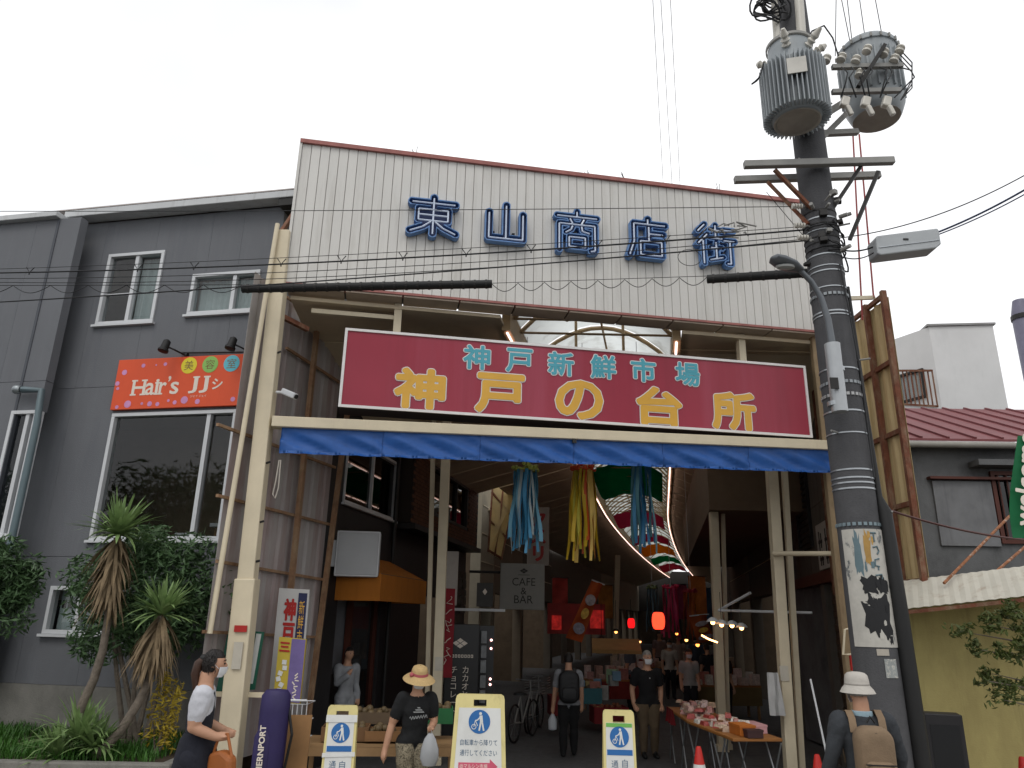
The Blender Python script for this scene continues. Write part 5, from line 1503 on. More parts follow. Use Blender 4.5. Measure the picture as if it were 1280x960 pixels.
# ------------------------------------------------------------------ cream ladder frame beside the pole
la, lb = at(1050, 560, 8.3), at(1068, 830, 8.3)
ld = thing('narrow_ladder', 'narrow cream ladder fixed upright just left of the utility pole', 'ladder', lb)
off = V((.13, 0, 0))
for o in (V((0, 0, 0)), off): MB().beam(la + o, lb + o, .03, .03).build('rail', m_cream, ld)
for k in range(11):
    t = (k + .5) / 11
    MB().tube([la.lerp(lb, t), la.lerp(lb, t) + off], .011, n=6).build('rung', m_cream, ld)
f0 = at(1054, 785, 8.2)
MB().tube([at(1064, 785, 8.25), at(1056, 787, 8.2), at(1054, 818, 8.2), at(1064, 818, 8.25)], .012, n=6).build('hook', m_cream, ld)
MB().box(at(1070, 828, 8.25), (.12, .03, .16)).build('red_foot', m_tape_r, ld)

# ------------------------------------------------------------------ overhead wires
def wire(pts, r, lab, Yv=None, cat='wire', mat=None):
    tag(MB().tube(pts, r * .75, n=5).build('overhead_wire', mat or m_cable, smooth=True), lab, cat, 'overhead wires')
def run(a, Ya, b, Yb, sag=.08, n=28): return wob(at(a[0], a[1], Ya), at(b[0], b[1], Yb), n, sag)
wire(run((-60, 264), 8.6, (1005, 258), 7.0, .02), .006, 'topmost thin wire crossing the white facade to the pole')
W_main = run((-60, 342), 8.6, (1010, 287), 7.0, .10)
wire(W_main, .013, 'thickest dark wire with little V clips crossing the facade')
wire(run((-60, 338), 8.55, (1008, 283), 7.0, .06), .005, 'thin wire just above the thick clipped wire')
wire(run((-60, 348), 8.5, (1012, 294), 7.05, .14), .006, 'thin wire just below the thick clipped wire')
wire(run((-60, 352), 8.45, (1014, 298), 7.1, .18), .006, 'second thin wire below the thick clipped wire')
W_low = run((-60, 381), 8.3, (1016, 300), 7.0, .05)
wire(W_low, .011, 'lower slanting wire rising from the left edge to the pole')
wire(run((-60, 357), 8.25, (303, 356), 8.0, .0), .006, 'straight carrier wire left of the black guard tube')
wire(run((615, 354), 7.9, (884, 345), 7.6, .0), .005, 'straight carrier wire between the two black guard tubes')
def wavy(a, Ya, b, Yb, k, amp, lab):
    p, q = at(a[0], a[1], Ya), at(b[0], b[1], Yb)
    n = k * 12
    wire([p.lerp(q, i / n) - V((0, 0, amp * abs(math.sin(PI * k * i / n)))) for i in range(n + 1)], .006, lab)
wavy((-30, 357), 8.25, (303, 356), 8.0, 7, .1, 'wavy cable looped under its carrier at the far left')
wavy((615, 355), 7.9, (884, 346), 7.6, 8, .1, 'wavy cable looped under its carrier across the facade')
rnd = random.Random(2)
for k, x in enumerate((30, 180, 258, 345, 428, 508, 590, 677, 757, 838)):
    i = min(range(len(W_main)), key=lambda j: abs(W_main[j].x - at(x, 320, 8.6 - 1.6 * (x + 60) / 1070).x))
    c = W_main[i]
    mb = MB()
    mb.tube([c + V((-.05, 0, .07)), c, c + V((.05, 0, .07))], .006, n=5); mb.tube([c, c - V((0, 0, .03))], .008, n=5)
    tag(mb.build('wire_clip', m_cable), 'small V shaped clip sitting on the thick overhead wire', 'clip', 'V clips on the thick wire')
i = 23
c = at(912, 290, 7.3)
mb = MB()
for k in range(10):
    a = c + V((rnd.uniform(-.2, .2), 0, rnd.uniform(-.08, .08)))
    mb.tube([a, a + V((rnd.uniform(-.12, .12), rnd.uniform(-.03, .03), rnd.uniform(-.06, .06))), a + V((rnd.uniform(-.1, .2), 0, rnd.uniform(-.06, .04)))], .009, n=5)
tag(mb.build('wire_splice', m_galv), 'tangle of wire splices in front of the rightmost neon character', 'splice')
lp = at(862, 322, 7.45)
wire([lp + V((.13 * math.cos(t), 0, .1 * math.sin(t))) for t in [i * 2 * PI / 24 for i in range(25)]], .005, 'round loop of spare wire between the last two neon characters')
for x0, x1, k in ((816, 829, 'left'), (826, 840, 'middle'), (838, 850, 'right')):
    wire([at(x0 - 4, -60, 11.5), at(x0, 0, 12), at(x1, 230, 17)], .008, k + ' of three upright looking wires above the facade')
wire(run((1045, 298), 7.0, (1290, 214), 6.0, .12), .008, 'thin upper wire leaving the pole to the right')
wire(run((1168, 292), 6.9, (1300, 226), 6.0, .03), .014, 'thick blue grey wire from the closure box to the right', mat=M('blue_cable', '#39445e', rough=.5))
wire(run((1168, 295), 6.9, (1300, 232), 6.0, .03), .009, 'second blue grey wire under the thick one at right', mat=M('blue_cable'))
wire(run((1050, 312), 6.95, (1091, 309), 6.9, .03), .012, 'short wire from the pole into the closure box')
wire(run((1050, 320), 6.95, (1092, 316), 6.9, .05), .009, 'short lower wire from the pole into the closure box')
wire(run((1100, 634), 7.0, (1300, 676), 8.2, .06), .016, 'dark red cable running from the pole to the right edge', mat=M('dark_red_cable', '#4a2622'))
for k, (x0, x1, y1) in enumerate(((1040, 1064, 60), (1046, 1044, 70), (1052, 1066, 60), (1066, 1082, 52), (1083, 1104, 52))):
    wire([at(x0, -60, 7.2), at(x1, y1, 7.1)], .007, ('first', 'second', 'third', 'fourth', 'fifth')[k] + ' wire from left dropping to the fuse transformer from above')
wire([at(958, 240, 7.2), at(1000, 290, 7.05), at(1040, 330, 7.0)], .005, 'thin slanting stay wire left of the pole below the crossarms')
wire([on_pole(-70, pz(1040, 340), .02), on_pole(-60, pz(1050, 400), .025), on_pole(-45, pz(1058, 470), .025), on_pole(-50, pz(1070, 600), .02)], .012, 'black cable clamped down the face of the pole')
# ------------------------------------------------------------------ planting bed and plants at left
m_soil = M('soil', '#3d3226', rough=1, var=.3, scale=8, bump=.6)
BZ = .48
mb = MB()
bed = [(-9, 8.05), (-3.35, 8.05), (-3.35, 9.45), (-9, 10.6)]
struct(MB().slab(bed, -.2, BZ - .03).build('planting_bed', m_soil))
struct(MB().slab([(-9, 7.93), (-3.22, 7.93), (-3.22, 8.05), (-9, 8.05)], -.2, BZ).build('bed_kerb', m_conc, bevel=.015))
struct(MB().slab([(-3.348, 8.052), (-3.22, 8.052), (-3.22, 9.4), (-3.348, 9.4)], -.2, BZ).build('bed_kerb', m_conc, bevel=.015))
def blade(mb, base, d, L, w, droop, rnd, seg=4, fold=.3):
    d = V(d).normalized()
    side = d.cross(V((0, 0, 1)))
    side = side.normalized() if side.length > .05 else V((1, 0, 0))
    P = []
    p = V(base); cd = d.copy()
    vs = []
    for i in range(seg + 1):
        t = i / seg
        ww = w * (1 - t ** 2.2) * (.6 + .8 * min(1, t * 3)) * .5
        vs += [p - side * ww, p + side * ww]
        p = p + cd * (L / seg)
        cd = (cd + V((0, 0, -droop / seg))).normalized()
    mb.add(vs, [(2 * i, 2 * i + 1, 2 * i + 3, 2 * i + 2) for i in range(seg)])
m_leafG = M('grass_green', '#3f6a26', rough=.6, var=.4, scale=3, transl=.25)
rnd = random.Random(21)
mb = MB()
for k in range(9000):
    x = rnd.uniform(-8.5, -3.5); y = rnd.uniform(8.1, 9.6 + (-3.5 - x) * .2)
    if -5.6 < x < -4.4 and y > 8.9 and rnd.random() < .6: continue
    a = rnd.uniform(0, 2 * PI)
    blade(mb, (x, y, BZ - .03), (math.cos(a) * .35, math.sin(a) * .35, 1), rnd.uniform(.06, .16), .012, .8, rnd, seg=2)
g = mb.build('grass', m_leafG, kind='stuff'); g['label'] = 'short green grass in the planting bed below the grey wall'; g['category'] = 'grass'
def rosette(mb, c, n, L, w, rnd, lo=-.2, hi=1.4, droop=.9):
    for k in range(n):
        a = rnd.uniform(0, 2 * PI); e = rnd.uniform(lo, hi)
        blade(mb, c + V((math.cos(a), math.sin(a), 0)) * .02, (math.cos(a) * math.cos(e), math.sin(a) * math.cos(e), math.sin(e)), L * rnd.uniform(.7, 1.1), w, droop * (rnd.uniform(.3, 1) if rnd.random() < .8 else rnd.uniform(1.5, 3)), rnd)
m_yuc = M('yucca_green', '#77905a', rough=.5, var=.35, scale=6, transl=.2)
m_dead = M('dead_leaf', '#7b6a52', rough=.9, var=.4, scale=8, transl=.15)
m_bark = M('grey_bark', '#6b6258', rough=.95, var=.3, scale=14, bump=.6, bscale=50)
def yucca(path, Y, crown, L, skirt_px, label, seed):
    rnd = random.Random(seed)
    pts = [at(x, y, Y) for x, y in path]
    y = thing('yucca_tree', label, 'yucca', pts[0], 'yuccas in front of the salon')
    MB().tube(pts, [.05 - .018 * i / (len(pts) - 1) for i in range(len(pts))], n=10).build('trunk', m_bark, y, smooth=True)
    c = at(crown[0], crown[1], Y)
    mb = MB(); rosette(mb, c, 120, L, .04, rnd, lo=-.1, hi=1.45, droop=.7); mb.build('crown', m_yuc, y)
    mb = MB()
    s0, s1 = c.z, at(skirt_px[0], skirt_px[1], Y).z
    tp = at(skirt_px[0], skirt_px[1] - 25, Y)
    for k in range(330):
        t = rnd.random()
        p = c.lerp(tp, t * .75); a = rnd.uniform(0, 2 * PI); e = rnd.uniform(-1.35, -.55)
        blade(mb, p, (math.cos(a) * math.cos(e), math.sin(a) * math.cos(e), math.sin(e)), rnd.uniform(.3, .55), .03, 1.3, rnd)
    mb.build('dead_leaf_skirt', m_dead, y)
yucca([(96, 905), (104, 878), (117, 850), (128, 815), (134, 780), (140, 720), (146, 672)], 8.35, (147, 668), .5, (136, 785), 'taller yucca with a shaggy brown skirt before the salon window', 5)
yucca([(120, 945), (150, 915), (172, 880), (186, 850), (195, 800), (201, 770)], 8.25, (203, 768), .42, (188, 845), 'shorter yucca with a brown skirt right of the taller one', 6)
mb = MB(); rnd = random.Random(31)
for x, y, L in ((72, 948, .42), (98, 925, .5), (118, 935, .4)):
    rosette(mb, at(x, y, 8.25), 70, L, .035, rnd, lo=.1, hi=1.4)
sp = thing('spiky_plant', 'clump of spiky green yucca shoots at the foot of the planting bed', 'plant', at(85, 955, 8.25))
mb.build('leaf_clump', m_yuc, sp)

# leafy crowns
def leafy(mb, center, rx, ry, rz, n, size, rnd, clumps=26, squash=.55):
    cs = []
    for k in range(clumps):
        while True:
            v = V((rnd.uniform(-1, 1), rnd.uniform(-1, 1), rnd.uniform(-1, 1)))
            if .25 < v.length < 1: break
        v = v.normalized() * (.45 + .42 * rnd.random())
        cs.append((V((v.x * rx, v.y * ry, v.z * rz)), rnd.uniform(.3, .5)))
    vs = []; fs = []
    for k in range(n):
        c, r = cs[rnd.randrange(clumps)]
        v = V((rnd.gauss(0, 1), rnd.gauss(0, 1), rnd.gauss(0, 1))).normalized() * (rnd.random() ** .4) * r
        p = V(center) + c + V((v.x * rx, v.y * ry, v.z * rz))
        nrm = (v + V((rnd.gauss(0, .5), rnd.gauss(0, .5), rnd.gauss(0, .5) + .5))).normalized()
        a = nrm.cross(V((rnd.gauss(0, 1), rnd.gauss(0, 1), rnd.gauss(0, 1)))).normalized()
        b = nrm.cross(a)
        s_ = size * rnd.uniform(.7, 1.3)
        k0 = len(vs)
        vs += [p - a * s_, p + b * s_ * squash * .5 - nrm * s_ * .1, p + a * s_, p - b * s_ * squash * .5 - nrm * s_ * .1]
        fs += [(k0, k0 + 1, k0 + 2, k0 + 3)]
    mb.add(vs, fs)
m_tree = M('dark_leaf', '#4a6440', rough=.45, var=.5, scale=5, transl=.15, spec=.4)
rnd = random.Random(41)
c = at(172, 738, 9.0)
tr = thing('round_tree', 'round dense dark green tree on several thin stems behind the yuccas', 'tree', V((c.x, 9.0, BZ)))
mb = MB(); leafy(mb, c, .92, .55, .8, 11000, .052, rnd, clumps=34); mb.build('crown', m_tree, tr)
mb = MB()
for k, (x, y) in enumerate(((160, 945), (166, 945), (173, 942), (156, 940), (178, 938))):
    b = at(x, y, 9.0); b.z = BZ - .05
    e = c + V((rnd.uniform(-.5, .5), rnd.uniform(-.3, .3), rnd.uniform(-.3, .5)))
    m1 = b.lerp(e, .5) + V((rnd.uniform(-.06, .06), 0, 0))
    mb.tube([b, b.lerp(m1, .5), m1, m1.lerp(e, .5), e], [.035, .03, .026, .02, .01], n=8)
mb.build('trunk', m_bark, tr, smooth=True)
c = at(-4, 728, 8.8)
tr = thing('leafy_bush', 'dark green rounded bush cut off by the left edge', 'bush', V((c.x, 8.8, BZ)))
mb = MB(); leafy(mb, c, .5, .4, .52, 5000, .05, rnd, clumps=20); mb.build('crown', m_tree, tr)
MB().tube([V((c.x, 8.8, BZ - .05)), V((c.x + .03, 8.8, 1.2)), c], [.04, .03, .015], n=8).build('trunk', m_bark, tr, smooth=True)
m_yl = M('yellow_leaf', '#a8932f', rough=.6, var=.4, scale=6, transl=.25)
c = at(203, 890, 8.5)
tr = thing('yellow_shrub', 'small shrub with yellow leaves behind the woman in the dark apron dress', 'shrub', V((c.x, 8.5, BZ)))
mb = MB(); leafy(mb, c, .25, .2, .42, 520, .042, rnd, clumps=16, squash=.45); mb.build('crown', m_yl, tr)
mb = MB()
for k in range(6):
    e = c + V((rnd.uniform(-.2, .2), rnd.uniform(-.1, .1), rnd.uniform(-.1, .35)))
    mb.tube([V((c.x + rnd.uniform(-.05, .05), 8.5, BZ - .05)), (V((c.x, 8.5, BZ)) + e) / 2, e], [.012, .009, .004], n=5)
mb.build('stem', m_bark, tr)
# foliage branches hanging before the yellow wall
m_ol = M('olive_leaf', '#4a5526', rough=.6, var=.4, scale=6, transl=.2)
c0 = at(1290, 830, 7.4)
tr = thing('overhanging_shrub', 'loose green branches in front of the yellow wall at the right edge', 'shrub', V((c0.x + .3, 7.4, gz(7))))
mb = MB(); br = MB()
stem = [V((c0.x + .3, 7.4, gz(7))), V((c0.x + .28, 7.4, 1.0)), V((c0.x + .22, 7.4, 1.9))]
br.tube(stem, [.04, .035, .02], n=8)
for (x, y, r, n) in ((1205, 790, .13, 70), (1235, 780, .14, 110), (1268, 765, .16, 150), (1225, 812, .10, 60), (1262, 815, .14, 120), (1240, 842, .12, 90), (1270, 860, .17, 170), (1285, 800, .2, 180), (1255, 875, .12, 60), (1228, 850, .08, 40)):
    p = at(x, y, 7.3 + rnd.uniform(-.15, .15))
    s0 = V((c0.x + .27, 7.4, max(.9, p.z - .25)))
    br.tube([s0, s0.lerp(p, .5) + V((0, 0, .06)), p], [.012, .008, .003], n=5)
    leafy(mb, p, r * 1.25, r, r * .8, int(n * 1.5), .032, rnd, clumps=11, squash=.7)
mb.build('crown', m_ol, tr); br.build('trunk', m_bark, tr, smooth=True)

# street trees across the road: outside the frame, mirrored in the salon window
rnd = random.Random(61)
for k, (x, y, h, r) in enumerate(((-13.5, 1.5, 6.0, 1.7), (-16.5, -1.8, 6.8, 2.1), (-19.5, 2.6, 6.3, 1.9), (-11.5, -3.5, 5.6, 1.6))):
    t = thing('street_tree', ('broad', 'tall', 'far', 'small')[k] + ' dark street tree across the road mirrored in the salon window', 'tree', (x, y, 0), 'street trees across the road')
    mb = MB(); leafy(mb, V((x, y, h - r * .9)), r, r, r * .9, 2600, .14, rnd, clumps=22); mb.build('crown', m_tree, t)
    mb = MB(); mb.tube([V((x, y, -.05)), V((x + .1, y, h * .4)), V((x, y + .1, h - r))], [.16, .12, .05], n=8)
    for q in range(5):
        e = V((x + rnd.uniform(-r, r) * .6, y + rnd.uniform(-r, r) * .6, h - r * rnd.uniform(.3, 1.2)))
        mb.tube([V((x + .1, y, h * .4)), (V((x + .1, y, h * .4)) + e) / 2 + V((0, 0, .2)), e], [.07, .05, .02], n=6)
    mb.build('trunk', m_bark, t, smooth=True)
# ------------------------------------------------------------------ yellow A-boards
m_ay = M('board_yellow', '#d2c588', rough=.5, var=.08, streak='#8f8458', samt=.5, sth=(.55, .75), sscale=(9, 9, 5))
m_aw = M('board_white', '#cfd0cd', rough=.5, var=.05, streak='#a3a29c', samt=.45, sth=(.5, .8), sscale=(5, 5, 3))
m_abl = M('board_blue', '#1f5f9c', rough=.5, var=.05)
m_ink2 = M('board_ink', '#3f5c77', rough=.6)
m_pink = M('board_pink', '#c2526a', rough=.6)
def walker_symbol(mb, fr, u, z, r, d):
    """person pushing a bicycle, white on a blue disc"""
    def st(pts, w):
        for (a, b), (c, e) in zip(pts[:-1], pts[1:]):
            p, q = V((u + a * r, z + b * r)), V((u + c * r, z + e * r))
            t = (q - p).normalized(); n = V((-t.y, t.x)) * w * r / 2
            P = [p - n, q - n, q + n, p + n]
            mb.prism(fr, [(x.x, x.y) for x in P][::-1], d, d + .002 + .0003 * random.random())
    circ = lambda cx, cy, rr, w: st([(cx + rr * math.cos(t * PI / 8), cy + rr * math.sin(t * PI / 8)) for t in range(17)], w)
    hd = [(u + (.08 + .13 * math.cos(t * PI / 8)) * r, z + (.68 + .13 * math.sin(t * PI / 8)) * r) for t in range(16)]
    mb.prism(fr, hd[::-1], d, d + .002)
    st([(.12, .52), (.2, -.05)], .28); st([(.12, -.05), (.0, -.75)], .15); st([(.25, -.05), (.42, -.75)], .15); st([(.1, .42), (-.2, .12), (-.38, .1)], .1)
    circ(-.5, -.42, .2, .06); st([(-.5, -.42), (-.38, .1), (-.15, -.35)], .06)
def aboard(px0, px1, ptop, Y, w, kind, label, yaw=0.0):
    c = at((px0 + px1) / 2, ptop, Y)
    zt, zb = c.z, gz(Y)
    h = zt - zb
    fr0 = Fr((c.x, Y), (math.cos(yaw), math.sin(yaw)))
    b = thing('a_board', label, 'sign board', V((c.x, Y, zb)), 'yellow stand signs across the entrance')
    lean = .16
    class Lean(Fr):
        def p(s, u, z, d=0.0):
            t = (z - zb) / h
            return s.o + s.u * u + s.n * (d + lean * (1 - t)) + V((0, 0, z))
        def mat(s, u, z, d):
            up = (V((0, 0, h)) - s.n * lean).normalized()
            return Matrix.Translation(s.p(u, z, d)) @ Matrix((s.u, up, s.u.cross(up))).transposed().to_4x4()
    fr = Lean((c.x, Y), (math.cos(yaw), math.sin(yaw)))
    tw = .82 if kind == 'big' else .93
    def shell(fr, name):
        wo, wi = w / 2, w / 2 * tw
        hz = zt - .075
        hw = .06 if kind == 'big' else .055
        pl = MB()
        # body with a slot near the top (four pieces)
        R = .05
        pl.prism(fr, [(-wo, zb), (wo, zb), (wi, zt - .105), (-wi, zt - .105)][::-1], -.03, 0)
        pl.prism(fr, [(-wi, zt - .105), (-hw, zt - .105), (-hw, zt - .045), (-wi * .995, zt - .045)][::-1], -.03, 0)
        pl.prism(fr, [(hw, zt - .105), (wi, zt - .105), (wi * .995, zt - .045), (hw, zt - .045)][::-1], -.03, 0)
        pl.prism(fr, [(-wi * .995, zt - .045), (wi * .995, zt - .045), (wi * .96, zt - .015), (wi * .86, zt), (-wi * .86, zt), (-wi * .96, zt - .015)][::-1], -.03, 0)
        return pl.build(name, m_ay, b)
    shell(fr, 'front_shell')
    back = Lean((c.x - fr0.n.x * .06, Y - fr0.n.y * .06), (-math.cos(yaw), -math.sin(yaw)))
    shell(back, 'rear_shell')
    t_, b_ = zt - (.115 if kind == 'big' else .105), zb + .12
    wi = w / 2 * tw * .84
    wb = w / 2 * .84
    MB().prism(fr, [(-wb, b_), (wb, b_), (wi, t_), (-wi, t_)][::-1], .001, .006).build('poster', m_aw, b)
    disc = lambda u, z, r: [(u + r * math.cos(t * PI / 16), z + r * math.sin(t * PI / 16)) for t in range(32)][::-1]
    ink, sym = MB(), MB()
    if kind == 'big':
        r = .1; zc = t_ - .115
        MB().prism(fr, disc(0, zc, r), .0065, .009).build('blue_disc', m_abl, b)
        walker_symbol(sym, fr, 0, zc, r, .0095)
        put_text(ink, '自転車から降りて', fr.mat(0, zc - .172, .008), w=wi * 1.75, h=.05); put_text(ink, '通行してください', fr.mat(0, zc - .256, .008), w=wi * 1.75, h=.05)
        ar = MB(); za = zc - .365
        ar.prism(fr, [(-wi * .92, za - .03), (wi * .55, za - .03), (wi * .55, za - .06), (wi * .92, za), (wi * .55, za + .06), (wi * .55, za + .03), (-wi * .92, za + .03)][::-1], .0065, .009)
        ar.build('pink_arrow', m_pink, b)
        put_text(MB(), '@マルシン市場', fr.mat(-.04, za, .0095), w=wi * 1.3, h=.042).build('arrow_lettering', m_ltr, b)
    else:
        r = wi * .72; zc = t_ - .115
        MB().prism(fr, disc(0, zc, r), .0065, .009).build('blue_disc', m_abl, b)
        walker_symbol(sym, fr, 0, zc, r, .0095)
        MB().prism(fr, [(-wi * .95, zc - .15), (wi * .95, zc - .15), (wi * .95, zc - .105), (-wi * .95, zc - .105)][::-1], .0065, .009).build('blue_strip', m_abl, b)
        if kind == 'green':
            MB().prism(fr, [(-wi * .98, t_ - .035), (wi * .98, t_ - .035), (wi * .98, t_ - .002), (-wi * .98, t_ - .002)][::-1], .0065, .009).build('green_strip', M('board_green', '#6aa84f'), b)
            put_text(ink, '自転車は降りて', fr.mat(wi * .35, zc - .43, .008), h=.5, vert=True); put_text(ink, '通行してください', fr.mat(-wi * .4, zc - .45, .008), h=.52, vert=True)
        else:
            put_text(ink, '自転車は降りて', fr.mat(wi * .35, zc - .47, .008), h=.5, vert=True); put_text(ink, '通行してください', fr.mat(-wi * .4, zc - .47, .008), h=.5, vert=True)
            tp = MB()
            tp.prism(fr, [(-w / 2 * .98, zc - .195), (w / 2 * .98, zc - .187), (w / 2 * .98, zc - .152), (-w / 2 * .98, zc - .16)][::-1], .010, .012); tp.prism(fr, [(-w / 2 * .95, t_ - .03), (w / 2 * .95, t_ - .03), (w / 2 * .95, t_ + .03), (-w / 2 * .95, t_ + .03)][::-1], .010, .012)
            tp.build('white_tape', m_aw, b)
    ink.build('lettering', m_ink2, b); sym.build('walker_symbol', m_aw, b)
aboard(565, 636, 868, 7.5, .56, 'big', 'large yellow stand sign with a pink arrow in the middle of the entrance')
aboard(411, 447, 882, 7.3, .29, 'tape', 'narrow yellow stand sign patched with white tape, left of the hatted woman', .1)
aboard(753, 793, 888, 7.5, .31, 'green', 'narrow yellow stand sign with a green strip right of the large one', -.05)

# ------------------------------------------------------------------ traffic cones
m_cone = M('cone_red', '#b3261f', rough=.5, var=.08)
def cone(px_, py_, Y, label, k=1.0, white=True):
    c = at(px_, py_, Y); zb = gz(Y)
    h = c.z - zb
    t = thing('traffic_cone', label, 'traffic cone', V((c.x, Y, zb)), 'red traffic cones at the entrance')
    MB().lathe([(.145, .03), (.03, h - .02), (.022, h), (.01, h + .003)], Matrix.Translation((c.x, Y, zb)), n=24).build('cone_body', m_cone, t, smooth=True)
    MB().box(V((c.x, Y, zb + .016)), (.38, .38, .03)).build('base', m_cone, t, bevel=.01)
    for z0, z1 in ((.52, .76),) if white else ():
        r = lambda q: .145 + (.03 - .145) * (q * h - .03) / (h - .05) + .002
        MB().lathe([(r(z0), z0 * h), (r(z1), z1 * h), (r(z1) - .004, z1 * h), (r(z0) - .004, z0 * h)], Matrix.Translation((c.x, Y, zb)), n=24, cap=False).build('white_band', m_aw, t, smooth=True)
    return t
cone(873, 933, 8.6, 'red and white traffic cone in front of the folding table')
cone(1021, 943, 8.5, 'red traffic cone left of the man in the white bucket hat', white=False)
cone(1277, 946, 8.2, 'red traffic cone at the far right edge by the yellow wall', white=False)

# ------------------------------------------------------------------ goods tables on the right
m_ttop = M('table_wood', '#8a5a2a', rough=.6, var=.2, scale=4)
m_steel = M('thin_steel', '#8f9294', rough=.35, metal=.7)
tz = .58
def ftable(p, d, L, W, label):
    f = Fr((p[0], p[1]), d)
    t = thing('folding_table', label, 'table', f.p(L / 2, gz(11), -W / 2), 'folding tables with goods')
    MB().fbox(f, 0, L, tz - .035, tz, -W, 0).build('top', m_ttop, t, bevel=.006)
    for k in range(4):
        u = .1 + (L - .2) * k / 3.0
        for s_ in (-1, 1):
            MB().tube([f.p(u - .22 * s_, tz - .036, -.04 - .5 * (k % 2)), f.p(u + .22 * s_, gz(11), -.04 - .5 * (k % 2))], .011, n=6).build('leg', m_steel, t)
    return f
f1 = ftable((2.6, 12.9), (-.04, -1.0), 1.7, .62, 'farther folding table crowded with packed goods')
q1 = f1.p(1.72, 0, 0)
f2_ = ftable((q1.x, q1.y), (.12, -1.0), 1.55, .62, 'nearer folding table with crossed steel legs beside the wide right column')
rnd = random.Random(77)
gcols = ['#b59b94', '#a8867c', '#c0b0a8', '#9a6a62', '#b8a48e', '#8f3a34', '#c2bdb4', '#a9907a']
mats_g = [M('pack_' + c_, c_, rough=.35, var=.35, scale=22) for c_ in gcols]
n = 0
for fr, L, dens in ((f1, 1.7, 46), (f2_, 1.2, 30)):
    for k in range(dens):
        u = rnd.uniform(.06, L - .12); d = rnd.uniform(-.56, -.07)
        w_, h_, l_ = rnd.uniform(.09, .17), rnd.uniform(.03, .07), rnd.uniform(.07, .13)
        base = fr.p(u, tz, d)
        a = rnd.uniform(-.5, .5)
        mb = MB()
        lay = rnd.choice((0, 0, 0, 1, 2))
        zb = tz + .001 + lay * .045
        R3 = Matrix.Rotation(a + math.atan2(fr.u.y, fr.u.x), 3, 'Z')
        mb.hexa([V((base.x, base.y, zb)) + R3 @ V(q) for q in ((-w_ / 2, -l_ / 2, 0), (w_ / 2, -l_ / 2, 0), (w_ / 2, l_ / 2, 0), (-w_ / 2, l_ / 2, 0))],
                [V((base.x, base.y, zb)) + R3 @ V(q) for q in ((-w_ / 2.6, -l_ / 2.6, h_), (w_ / 2.6, -l_ / 2.6, h_ * .8), (w_ / 2.6, l_ / 2.6, h_), (-w_ / 2.6, l_ / 2.6, h_ * .9))])
        o = mb.build('goods_pack', mats_g[rnd.randrange(len(mats_g))], origin=V((base.x, base.y, zb)))
        tag(o, 'small wrapped pack of goods lying on the folding tables', 'pack', 'packs of goods on the folding tables')
for u, d, w_, h_, col, lab in ((1.25, -.25, .34, .12, '#a85f1e', 'orange cardboard box at the near end of the goods table'), (1.0, -.5, .4, .1, '#b78a8c', 'pink tray of goods on the near table'), (1.5, -.28, .12, .09, '#3a2222', 'small dark box on the bare end of the near table')):
    b0 = f2_.p(u, tz, d)
    tb = thing('goods_box', lab, 'box', b0)
    MB().fbox(f2_, u - w_ / 2, u + w_ / 2, tz + .001, tz + h_, d - .1, d + .1).build('body', M('gbox_' + col, col, rough=.6), tb, bevel=.006)
    MB().fbox(f2_, u - w_ / 2 - .004, u + w_ / 2 + .004, tz + h_ - .02, tz + h_ + .004, d - .104, d + .104).build('lid', M('gbox_' + col), tb)
MBc = MB()
rows = [[f1.p(-.02 + .6 * j / 10, tz + .005 - .28 * max(0, i - 1) / 4, .004 + .012 * math.sin(j * 1.7) * max(0, i - 1)) for j in range(11)] for i in range(5)]
tag(MBc.sheet(rows, .003).build('red_cloth', M('red_cloth', '#7a1a20', rough=.85), smooth=True), 'red cloth hanging off the edge of the farther goods table', 'cloth')
# bulbs over the table
m_bulb = M('warm_bulb', '#ffb36b', emit=9)
for k, (x, y) in enumerate(((891, 778), (902, 781), (915, 782), (927, 785))):
    c = at(x, y, 12.2 + .1 * k)
    t = thing('hanging_bulb', ('first', 'second', 'third', 'fourth')[k] + ' glowing bulb from the left over the goods table', 'lamp', c, 'bulbs over the goods tables')
    MB().ball(c, .035, n=8).build('bulb', m_bulb, t, smooth=True)
    MB().lathe([(.1, -.0), (.06, .05), (.02, .07)], Matrix.Translation(c + V((0, 0, .01))), n=16, cap=False).build('shade', m_alu, t, smooth=True)
    MB().tube([c + V((0, 0, .07)), c + V((0, 0, .5))], .005, n=5).build('cord', m_black, t)
c = at(886, 800, 13.2)
tag(MB().tube([at(877, 794, 13.2), at(886, 799, 13.2), at(897, 803, 13.2)], .014, n=6).build('light_string', m_bulb), 'short glowing strip light behind the bulbs', 'lamp')
# lanterns
def lantern(px_, py_, Y, r, col, e, label):
    c = at(px_, py_, Y)
    t = thing('paper_lantern', label, 'lantern', c, 'lit red lanterns')
    prof = []
    for i in range(17):
        z = -1.3 + 2.6 * i / 16
        prof.append((r * (.55 + .45 * math.sqrt(max(0, 1 - (z / 1.3) ** 2))) * (1 + .04 * (i % 2)), z * r))
    MB().lathe(prof, Matrix.Translation(c), n=18).build('shade', M('lantern_' + col, col, emit=e), t, smooth=True)
    for z in (-1.38, 1.3): MB().lathe([(r * .5, 0), (r * .5, r * .12)], Matrix.Translation(c + V((0, 0, z * r))), n=14).build('rim', m_black, t)
    MB().tube([c + V((0, 0, r * 1.4)), c + V((0, 0, r * 1.4 + .6))], .01, n=5).build('cord', m_black, t)
lantern(823, 776, 17.3, .14, '#ff3a22', 3.2, 'bright red glowing lantern hanging deep in the passage')
lantern(789, 779, 26, .12, '#e8181c', 1.6, 'smaller dim red lantern left of the bright one')
